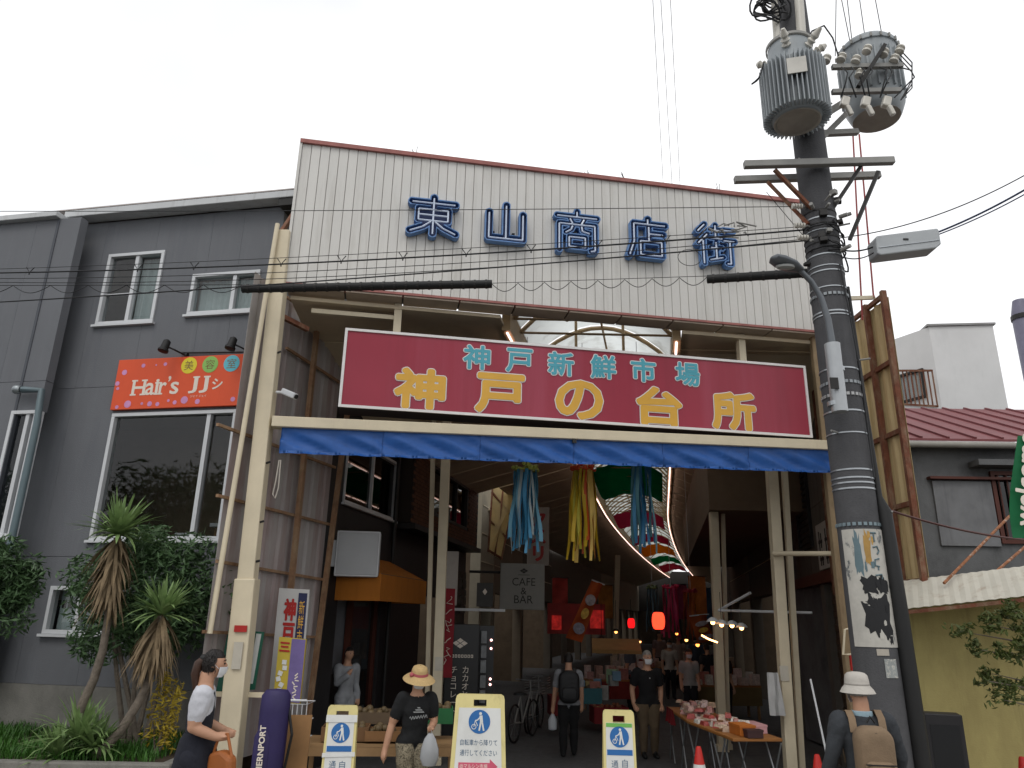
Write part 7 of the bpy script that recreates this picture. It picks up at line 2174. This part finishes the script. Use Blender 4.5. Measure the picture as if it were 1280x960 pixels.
    for nme in 'RL':
        w, h = Q['wr' + nme], Q['hd' + nme]
        d = (h - w).normalized()
        s_ = 1 if nme == 'R' else -1
        inw = V((-s_, 0, 0)); inw = (inw - d * inw.dot(d)).normalized()
        sd = d.cross(inw).normalized()
        for k in range(4):
            b = h + sd * (.0105 * H * (k - 1.5)) 
            L = (.042, .048, .046, .036)[k] * H
            p1 = b + d * L * .5; p2 = p1 + (d * .75 + inw * .65).normalized() * L * .45
            mb.tube([b, p1, p2], [.0062 * H, .0058 * H, .0048 * H], n=6); fing.append((b, p2))
        fw = V((0, 1, 0)); fw = (fw - d * fw.dot(d)).normalized() if (fw - d * fw.dot(d)).length > .1 else sd
        b = w.lerp(h, .55) + fw * .014 * H
        p1 = b + (fw * .7 + d * .8).normalized() * .022 * H
        p2 = p1 + (d + inw * .3).normalized() * .018 * H
        mb.tube([b, p1, p2], [.0075 * H, .0065 * H, .005 * H], n=6); fing.append((b, p2))
    tme = mb.mesh('tmp')
    bmm = bmesh.new(); bmm.from_mesh(tme)
    bmesh.ops.remove_doubles(bmm, verts=bmm.verts, dist=1e-5); bmesh.ops.recalc_face_normals(bmm, faces=bmm.faces)
    bmm.to_mesh(tme); bmm.free()
    tmp = bpy.data.objects.new('tmp', tme); COL.objects.link(tmp)
    rm = tmp.modifiers.new('r', 'REMESH'); rm.mode = 'VOXEL'; rm.voxel_size = voxel; rm.adaptivity = 0
    smo = tmp.modifiers.new('sm', 'SMOOTH'); smo.iterations = 5; smo.factor = .5
    bpy.context.view_layer.update()
    me = bpy.data.meshes.new_from_object(tmp.evaluated_get(bpy.context.evaluated_depsgraph_get()))
    bpy.data.objects.remove(tmp)
    vn = [(v.co.copy(), v.normal.copy()) for v in me.vertices]
    # materials by nearest bone
    nv = len(me.polygons)
    cen = np.zeros(nv * 3); me.polygons.foreach_get('center', cen); cen = cen.reshape(-1, 3)
    best = np.full(nv, 9.0); mi = np.zeros(nv, int)
    bones = [(Q[a], Q[b], m, (rad[a] + rad[b]) / 2 * H) for a, b, m in E] + [(HC - RH @ V((0, 0, .02 * H)), HC + RH @ V((0, 0, .03 * H)), 0, .05 * H)] + [(a, b, 0, .006 * H) for a, b in fing]
    for a, b, m, r in bones:
        a_, b_ = np.array(a), np.array(b); ab = b_ - a_
        t = np.clip(((cen - a_) @ ab) / max(1e-9, ab @ ab), 0, 1)
        d = np.linalg.norm(cen - a_ - t[:, None] * ab, axis=1) - r
        k = d < best; best[k] = d[k]; mi[k] = m
    # cleaner hems: shirt over the hips, shirt collar
    zw = cen[:, 2]
    hem = .495 * H
    core = np.abs(cen[:, 0]) < .11 * H
    if vest:
        mi[(mi == 4)] = 2
        mi[(zw > .795 * H) & (mi == 2)] = 1
    elif lean < .3:
        mi[(zw > hem) & (mi == 2)] = 1
    mi[mi == 4] = 1
    nk = np.array(Q['neck']); hb_ = np.array(HC)
    ax_ = (hb_ - nk) / np.linalg.norm(hb_ - nk)
    mi[(((cen - nk) @ ax_) > .002 * H) & (np.linalg.norm(cen - nk - ((cen - nk) @ ax_)[:, None] * ax_, axis=1) < .055 * H) & (mi == 1)] = 0
    mats = [m_skin, top, bottom, shoe]
    for m in mats: me.materials.append(m)
    me.polygons.foreach_set('material_index', mi.astype(np.int32))
    me.polygons.foreach_set('use_smooth', [True] * nv)
    if voxel < .02:          # folds in the clothing
        cloth = np.zeros(len(me.vertices), bool)
        bare = np.zeros(len(me.vertices), bool)
        for pgn in me.polygons:
            (cloth if pgn.material_index in (1, 2) else bare)[list(pgn.vertices)] = True
        for i, (co_, no_) in enumerate(vn):
            if cloth[i] and not bare[i]:
                q = co_ * (9.0 / H)
                f_ = mnoise.noise(V((q.x * 1.6 + q.z * .9, q.y * 1.6 - q.z * .5, q.z * 1.5))) + .6 * mnoise.noise(V((q.x * 3 - q.z * 2, q.y * 3 + q.z, q.z * 2.6 + 7)))
                me.vertices[i].co = co_ + no_ * (.004 + .0075 * f_)
    me.update()
    MW = Matrix.Translation(V(loc)) @ RZ(heading)
    p = thing('person', label, 'person', loc, group)
    ob = bpy.data.objects.new('body', me); COL.objects.link(ob); ob.parent = p; ob.matrix_local = RZ(heading)
    ORG[ob.name] = org_of(p)
    W = lambda x, y, z: MW @ hp(x * H, y * H, z * H)          # head space, fractions of height
    B = lambda x, y, z: MW @ V((x * H, y * H, z * H))          # body space
    # hair: closed cap, the face region drawn inside the head
    if hair:
        n = 18; vs = []; fs = []
        for i in range(n + 1):
            th = PI * i / n
            z = -math.cos(th); r = max(.01, math.sin(th))
            for j in range(24):
                a = 2 * PI * j / 24; y = math.sin(a)
                lowest = -.55 if hair != 'short' else -.35
                face = (y > .25 and z < .42) or z < lowest or (abs(y) <= .45 and z < .1 and hair == 'short' and y > -.1)
                k = .86 if face else 1.10 + .035 * mnoise.noise(V((math.cos(a) * r * 5, y * r * 5, z * 5)))
                vs.append(W(math.cos(a) * r * .046 * k, y * r * .055 * k - (.003 if not face else 0), z * .067 * k))
        for i in range(n):
            for j in range(24): fs.append((i * 24 + j, i * 24 + (j + 1) % 24, (i + 1) * 24 + (j + 1) % 24, (i + 1) * 24 + j))
        hm = MB(); hm.add(vs, fs)
        if voxel < .012:
            rr = random.Random(7)
            for q in range(150):
                a = rr.uniform(PI * .95, PI * 2.05); z0 = rr.uniform(.2, .95); L = rr.uniform(.5, 1.1)
                pts = []
                for i in range(6):
                    zz = z0 - L * i / 5
                    if zz < (-.75 if hair != 'short' else -.45): break
                    r = math.sqrt(max(.02, 1 - min(.98, zz * zz)))
                    a2 = a + .12 * math.sin(i + q)
                    k = 1.12 + .03 * math.sin(q * 1.7 + i * .6)
                    pts.append(W(math.cos(a2) * r * .046 * k, math.sin(a2) * r * .055 * k, zz * .067 * k))
                if len(pts) > 2: hm.tube(pts, [.0022 * H] * (len(pts) - 1) + [.0006 * H], n=4)
        hm.build('hair', hairm or m_hairb, p, smooth=True)
        if hair == 'ponytail':
            MB().tube([W(0, -.05, .025), W(0, -.075, .0), W(0, -.085, -.05), W(0, -.07, -.12), W(0, -.065, -.16)], [.02 * H, .025 * H, .022 * H, .016 * H, .005 * H], n=10).build('ponytail', M('brown_hair', '#3a2418', rough=.5, var=.3, scale=30), p, smooth=True)
            MB().ball(W(0, -.055, .025), .022 * H, n=8).build('hair_clip', m_black, p, smooth=True)
    for s in (-1, 1):
        MB().ball(W(s * .018, .0505, .004), .0065 * H, n=6, sz=.6).build('eye', m_hairb, p, smooth=True)
        MB().tube([W(s * .008, .054, .018), W(s * .018, .0535, .021), W(s * .03, .047, .018)], .0022 * H, n=5).build('eyebrow', hairm or m_hairb, p)
    if mask:
        rows = []
        for i in range(7):
            v = -.012 - .05 * i / 6
            row = []
            for j in range(9):
                a = PI / 2 + (j - 4) / 4 * 1.05
                zz = max(-1, min(1, v / .067))
                r = math.sqrt(max(.05, 1 - zz * zz * .55))
                k = 1.13 + (.16 if abs(j - 4) <= 1 and i < 5 else .05) * (1 - abs(j - 4) / 5)
                row.append(W(math.cos(a) * .046 * r * k, math.sin(a) * .055 * r * k, v))
            rows.append(row)
        MB().sheet(rows, .002).build('face_mask', m_mask, p, smooth=True)
        for s in (-1, 1): MB().tube([W(s * .041, .026, -.02), W(s * .05, .005, .0), W(s * .052, -.006, -.005)], .0014 * H, n=4).build('mask_loop', m_mask, p)
    p_info = dict(t=p, W=W, B=B, Q=Q, MW=MW, H=H, HC=HC, Wm=lambda z=0: MW @ Matrix.Translation(HC) @ RH.to_4x4() @ Matrix.Translation((0, 0, z * H)))
    return p_info
cl = lambda n, c, **k: M('cloth_' + n, c, rough=k.pop('rough', .9), var=k.pop('var', .12), scale=k.pop('scale', 6), bump=.5, bscale=16, **k)
# 1 woman in apron dress at left, in profile, walking right
loc = at(247, 900, 6.5); loc.z = gz(6.5)
P1 = person('woman in white blouse, dark apron dress and face mask walking past the left post', loc, -PI / 2 + .3, 1.6,
            ov=dict(elR=(.115, -.01, .645), wrR=(.105, .10, .60), hdR=(.095, .135, .60), elL=(-.12, .03, .64), wrL=(-.1, .13, .6), hdL=(-.08, .16, .59), knR=(.055, .05, .28), anR=(.055, .06, .05), toeR=(.06, .14, .02), knL=(-.055, -.02, .28), anL=(-.055, -.1, .07), toeL=(-.06, -.02, .02)),
            top=cl('white_blouse', '#b9bac0'), bottom=cl('navy_skirt', '#1b1d27'), shoe=m_black, legs='bare', hair='ponytail', voxel=.008, lean=.05, girth=.95, vest=True)
t = P1['t']; B = P1['B']
H_ = P1['H']
prof = [(.135, .20), (.128, .3), (.117, .42), (.102, .52), (.09, .575), (.083, .61)]
n = 28
mb = MB()
rows = []
for r, z in prof:
    rows.append([B(r * .98 * math.cos(a) * (1 + .03 * math.sin(6 * a)), .012 + r * .92 * math.sin(a) * (1 + .03 * math.sin(5 * a)) * (.85 if z > .6 else 1), z) for a in [2 * PI * j / n for j in range(n + 1)]])
mb.sheet(rows, .004)
mb.build('apron_dress', cl('apron', '#191b25'), t, smooth=True)
mb = MB()
for k in range(3): mb.ball(B(.095, .07, .42 - .06 * k), .008 * H_, n=6)
mb.build('button', m_dark, t)
# orange handbag on her arm
c = B(.1, .14, .50)
m_bag = M('orange_leather', '#9a5a2c', rough=.45, var=.15)
hb = thing('handbag', 'tan orange shoulder bag carried by the woman in the apron dress', 'bag', c - V((0, 0, .2)))
f = Fr((c.x, c.y), (.9, -.4))
MB().prism(f, [(-.12, c.z - .24), (.14, c.z - .23), (.12, c.z + .02), (.02, c.z + .07), (-.1, c.z + .04)][::-1], -.05, .05).build('body', m_bag, hb, bevel=.03)
MB().tube([f.p(-.09, c.z + .03, 0), f.p(-.05, c.z + .17, 0), f.p(.03, c.z + .18, 0), f.p(.1, c.z + .02, 0)], .012, n=8).build('handle', m_bag, hb, smooth=True)

# 2 woman in straw hat looking down
loc = at(517, 920, 8.3); loc.z = gz(8.3)
P2 = person('woman in straw hat, black t-shirt and speckled trousers looking down at her shopping', loc, PI + .35, 1.44,
            ov=dict(elR=(.16, -.0, .62), wrR=(.2, .01, .46), hdR=(.21, .02, .41), elL=(-.14, .02, .63), wrL=(-.09, .13, .60), hdL=(-.075, .165, .60), knL=(-.07, .03, .28)),
            top=cl('black_tshirt', '#17181a'), bottom=M('speckled_trousers', '#8f8672', rough=.9, var=.2, scale=30, streak='#4a4438', samt=.9, sth=(.5, .55), sscale=(70, 70, 70)), shoe=m_dark, hair='bob', voxel=.009, lean=.12, headtilt=.22, girth=1.12)
t = P2['t']
m_straw = M('straw', '#b59a6c', rough=.9, var=.15, scale=40, bump=.4, bscale=120)
mt = P2['Wm'](.018); H_ = P2['H']
n = 32
rows = []
prof = [(.118, -.028), (.1, -.012), (.075, .002), (.061, .008), (.06, .02), (.058, .04), (.05, .058), (.03, .068), (.004, .072)]
MB().lathe([(r * H_, z * H_) for r, z in prof], mt, n=36, sx=.98, sy=1.12, cap=False).build('straw_hat', m_straw, t, smooth=True)
MB().lathe([(.0625 * H_, .008 * H_), (.0615 * H_, .026 * H_), (.0595 * H_, .026 * H_), (.0605 * H_, .008 * H_)], mt, n=36, sx=.98, sy=1.12, cap=False).build('hat_ribbon', M('pink_ribbon', '#a8565c', rough=.8), t, smooth=True)
MB().ball(mt @ V((.065 * H_, .03 * H_, .016 * H_)), .016 * H_, n=6).build('ribbon_bow', M('pink_ribbon'), t)
fr = Fr((0, 0), (1, 0))
cprint = P2['B'](0, .105, .70)
dirx = P2['MW'].to_3x3() @ V((-1, 0, 0)); nrm = P2['MW'].to_3x3() @ V((0, 1, 0))
mtx = Matrix.Translation(cprint + nrm * .012) @ Matrix((dirx, V((0, 0, 1)), nrm)).transposed().to_4x4()
mb = MB(); mb.tube([mtx @ V((-.09 + .18 * k / 28, -.05 + .016 * math.sin(k * 1.5) + .0006 * k, .002)) for k in range(29)], .004, n=4)
for k in range(3): mb.add([mtx @ V(v) for v in ((-.05 + .02 * k, .0 + .02 * k, 0), (.06 - .02 * k, .0 + .02 * k, 0), (.05 - .02 * k, .012 + .02 * k, 0), (-.06 + .02 * k, .012 + .02 * k, 0))], [(0, 1, 2, 3)])
mb.build('shirt_print', M('shirt_print', '#8d9090'), t)
c = P2['B'](-.075, .18, .575)
pb_ = thing('plastic_bag', 'white plastic bag held by the woman in the straw hat', 'bag', c - V((0, 0, .25)))
mb = MB()
prof = [(.005, -.30), (.06, -.29), (.085, -.22), (.08, -.14), (.05, -.05), (.02, 0)]
vs = []; k0 = 18
for r, z in prof:
    for j in range(k0):
        a = 2 * PI * j / k0
        rr = r * (1 + .22 * mnoise.noise(V((math.cos(a) * 2, math.sin(a) * 2, z * 14))))
        vs.append(c + V((rr * math.cos(a) * 1.1, rr * .75 * math.sin(a), z)))
fs = [(i * k0 + j, i * k0 + (j + 1) % k0, (i + 1) * k0 + (j + 1) % k0, (i + 1) * k0 + j) for i in range(len(prof) - 1) for j in range(k0)]
mb.add(vs, fs); mb.build('bag', M('white_plastic', '#b9bcc0', rough=.3, var=.05, transl=.3), pb_, smooth=True)
MB().tube([c + V((-.02, 0, -.02)), c + V((0, 0, .05)), c + V((.02, 0, -.02))], .006, n=6).build('handle', M('white_plastic'), pb_)

# 3 man with white bucket hat and tan backpack at right, seen from behind
loc = at(1082, 935, 5.9); loc.z = gz(5.9)
P3 = person('man in white bucket hat and dark long sleeved shirt seen from behind at the right', loc, -.12, 1.55,
            ov=dict(elR=(.165, .03, .64), wrR=(.155, .12, .53), hdR=(.145, .155, .51), elL=(-.16, .0, .63), wrL=(-.175, .06, .50), hdL=(-.17, .085, .465)),
            top=cl('charcoal_shirt', '#33363a'), bottom=cl('dark_trousers', '#3a3a38'), shoe=m_black, sleeve='long', hair='short', hairm=m_hairg, voxel=.008, girth=1.1)
t = P3['t']; mt = P3['Wm'](.012); H_ = P3['H']
MB().lathe([(r * H_, z * H_) for r, z in [(.083, -.028), (.073, -.01), (.06, .004), (.058, .012), (.057, .03), (.052, .052), (.04, .062), (.02, .066), (.003, .067)]], mt, n=36, sx=.95, sy=1.1, cap=False).build('bucket_hat', cl('white_cotton', '#b3aea6'), t, smooth=True)
MB().lathe([(.0595 * H_, .006 * H_), (.059 * H_, .013 * H_), (.057 * H_, .013 * H_)], mt, n=36, sx=.95, sy=1.1, cap=False).build('hat_band', cl('white_band', '#8f8a83'), t)
MB().lathe([(.045 * H_, 0), (.05 * H_, .012 * H_), (.047 * H_, .028 * H_), (.04 * H_, .03 * H_)], Matrix.Translation(P3['B'](0, 0, .808)), n=20, cap=False).build('collar', cl('pale_blue', '#8fa6b0'), t, smooth=True)
m_pack = M('tan_canvas_pack', '#77644f', rough=.85, var=.12, scale=8, bump=.2, bscale=90)
B = P3['B']
c = B(0, -.125, .655)
bp = thing('backpack', 'tan canvas backpack on the man in the white bucket hat', 'backpack', B(0, -.12, .52))
f = Fr((c.x, c.y), tuple((P3['MW'].to_3x3() @ V((1, 0, 0))))[:2])
def rrect(w, h, r, n=5):
    out = []
    for cx, cy, a0 in ((w / 2 - r, h / 2 - r, 0), (-w / 2 + r, h / 2 - r, 90), (-w / 2 + r, -h / 2 + r, 180), (w / 2 - r, -h / 2 + r, 270)):
        for k in range(n + 1):
            a = math.radians(a0 + 90 * k / n); out.append((cx + r * math.cos(a), cy + r * math.sin(a)))
    return out
def pillow(mb, f, cz, w, h, d0, d1, r):
    k = len(rrect(1, 1, .1)); st = []
    for dd, s in ((d0, .93), (d0 + .02, 1.0), ((d0 + d1) / 2, 1.02), (d1 - .03, .97), (d1 - .008, .86), (d1, .6)):
        st.append([f.p(u, cz + z, dd) for u, z in rrect(w * s, h * s, r * s)])
    n = len(st[0]); vs = [p for q in st for p in q]
    fs = [(i * n + j, i * n + (j + 1) % n, (i + 1) * n + (j + 1) % n, (i + 1) * n + j) for i in range(len(st) - 1) for j in range(n)]
    fs += [tuple(range(n - 1, -1, -1)), tuple((len(st) - 1) * n + j for j in range(n))]
    mb.add(vs, fs)
mb = MB(); pillow(mb, f, c.z, .25, .40, -.08, .08, .09); mb.build('main_bag', m_pack, bp, smooth=True)
mb = MB(); pillow(mb, f, c.z - .1, .2, .17, .055, .12, .045); mb.build('front_pocket', m_pack, bp, smooth=True)
mb = MB(); mb.fbox(f, -.1, .1, c.z - .035, c.z - .028, .105, .12); mb.tube([f.p(-.095, c.z + .05, .068), f.p(-.065, c.z + .14, .068), f.p(0, c.z + .165, .068), f.p(.065, c.z + .14, .068), f.p(.095, c.z + .05, .068)], .006, n=6); mb.build('zip', m_black, bp)
MB().fbox(f, -.02, .02, c.z - .16, c.z - .135, .108, .121).build('label', m_black, bp)
for s in (-1, 1):
    MB().sheet([[B(s * (.065 + dx), y, z) for dx in (-.016, .016)] for y, z in ((-.075, .75), (-.06, .81), (-.02, .84), (.03, .83), (.075, .79), (.09, .70), (.07, .6))], .008).build('shoulder_strap', m_pack, bp, smooth=True)
MB().tube([f.p(-.03, c.z + .22, -.02), f.p(0, c.z + .26, -.02), f.p(.03, c.z + .22, -.02)], .008, n=6).build('grab_handle', m_black, bp)
# his bicycle handle at hand
c = B(.15, .17, .5)
kt = thing('walking_cart', 'black handled walking cart held by the man in the bucket hat', 'cart', V((c.x, c.y + .15, gz(6))))
MB().tube([c + V((-.04, -.05, .0)), c + V((.03, .03, .02)), c + V((.12, .12, -.03)), c + V((.14, .2, -.35)), V((c.x + .16, c.y + .3, gz(6) + .1))], .014, n=8).build('handle', m_black, kt, smooth=True)
MB().box(V((c.x + .12, c.y + .3, gz(6) + .32)), (.3, .22, .4)).build('bag_body', m_dark, kt, bevel=.03)
for s in (-.1, .14): MB().lathe([(.07, -.015), (.07, .015)], Matrix.Translation((c.x + .12 + s, c.y + .25, gz(6) + .07)) @ Matrix.Rotation(PI / 2, 4, 'Y'), n=14).build('wheel', m_black, kt)
# smartphone in his left hand
c = B(-.17, .11, .45)
tag(MB().box(c, (.02, .15, .08), Matrix.Rotation(.5, 3, 'X')).build('phone_case', m_black, bevel=.006, origin=c), 'dark phone case in the left hand of the man with the backpack', 'phone')

# 4 man with black backpack walking in
loc = at(711, 938, 13.3); loc.z = gz(13.3)
P4 = person('man in grey striped shirt and black trousers walking into the arcade', loc, -.05, 1.6, ov=dict(knR=(.055, .05, .28), anR=(.055, .08, .06), toeR=(.06, .16, .02), elL=(-.14, -.0, .62), wrL=(-.16, .03, .47), hdL=(-.165, .035, .425)),
            top=M('grey_stripe', '#7a7c80', rough=.9, var=.3, scale=14), bottom=cl('black_trousers', '#131314'), shoe=m_dark, voxel=.014, hair='short', mask=False)
B = P4['B']; c = B(0, -.12, .675); f = Fr((c.x, c.y), (1, 0))
bp = thing('backpack', 'black rounded backpack on the man walking into the arcade', 'backpack', B(0, -.12, .56))
mb = MB(); pillow(mb, f, c.z, .34, .5, -.08, .1, .13); mb.build('main_bag', cl('black_pack', '#141416', rough=.6), bp, smooth=True)
mb = MB(); pillow(mb, f, c.z - .1, .26, .2, .08, .14, .06); mb.build('front_pocket', cl('black_pack', '#141416'), bp, smooth=True)
MB().box(f.p(.02, c.z - .02, .105), (.03, .01, .02)).build('reflector', m_aw, bp)
for s in (-1, 1): MB().sheet([[B(s * (.06 + dx), y, z) for dx in (-.017, .017)] for y, z in ((-.075, .77), (-.05, .82), (.0, .845), (.06, .8), (.09, .7), (.07, .6))], .008).build('shoulder_strap', cl('black_pack', '#141416'), bp, smooth=True)
c = B(-.165, .04, .40)
tag(MB().lathe([(.02, -.26), (.07, -.24), (.075, -.1), (.02, 0)], Matrix.Translation(c), n=12, sy=.6).build('carrier_bag', M('white_plastic'), smooth=True), 'small white carrier bag in the hand of the man walking in', 'bag')
# 5 man in black shirt coming out
loc = at(812, 945, 13.4); loc.z = gz(13.4)
P5 = person('man in black polo shirt and khaki trousers with a white mask walking out', loc, PI + .1, 1.66, ov=dict(elR=(.15, -.04, .63), wrR=(.14, -.03, .49), elL=(-.15, -.04, .63), wrL=(-.14, -.03, .49), knL=(-.05, .04, .28)),
            top=cl('black_polo', '#121214'), bottom=cl('khaki', '#5a4c3a'), shoe=m_black, voxel=.014, hair='short', hairm=m_hairg, headturn=.25, girth=1.08)
MB().ball(P5['B'](0.0, .1, .74), .01, n=5).build('shirt_button', m_mask, P5['t'])
# 6 person in the doorway
loc = at(432, 905, 12.3); loc.z = gz(12.3) + .12
P6 = person('person in a white overall standing in the corner shop doorway', V((at(432, 860, 12.6).x, 12.6, -.1)), -2.4, 1.5, ov=dict(elR=(.13, .03, .64), wrR=(.06, .12, .72), hdR=(.04, .13, .76)),
            top=cl('white_overall', '#8f9296'), bottom=cl('white_overall', '#8f9296'), shoe=m_dark, sleeve='long', voxel=.014, hair='short', mask=False)
# 7.. people deeper in the passage
tops = ['#8d8d8a', '#2a2c30', '#a8a29a', '#3a2a2a', '#55606a', '#9a8f86', '#3c4a5a', '#7a6a6a']
for k, (x, yf, Y, lab, hd) in enumerate(((862, 903, 18.0, 'small figure in a pale top with a bag deep in the passage', PI), (886, 893, 21.0, 'dark figure behind the goods tables deep in the passage', 0.3),
                                       (838, 893, 23.0, 'far figure in a grey top in the middle of the passage', PI), (905, 900, 17.0, 'stall keeper figure behind the farther goods table', PI + .6), (788, 893, 20.0, 'far figure at the stall left of the man in black', 1.0), (850, 890, 27.0, 'faraway figure in a beige top between the two grey topped figures', PI), (872, 890, 25.0, 'faraway figure in a blue grey top right of the passage centre', 0), (826, 890, 29.0, 'faraway figure in a mauve top behind the man in black', PI))):
    p = at(x, 850, Y)
    person(lab, V((p.x, Y, gz(Y))), hd, 1.55 + .03 * k, top=cl('far' + str(k), tops[k]), bottom=cl('fardark', '#1c1c20'), shoe=m_black, voxel=.025, hair='short', mask=(k in (0, 2)))
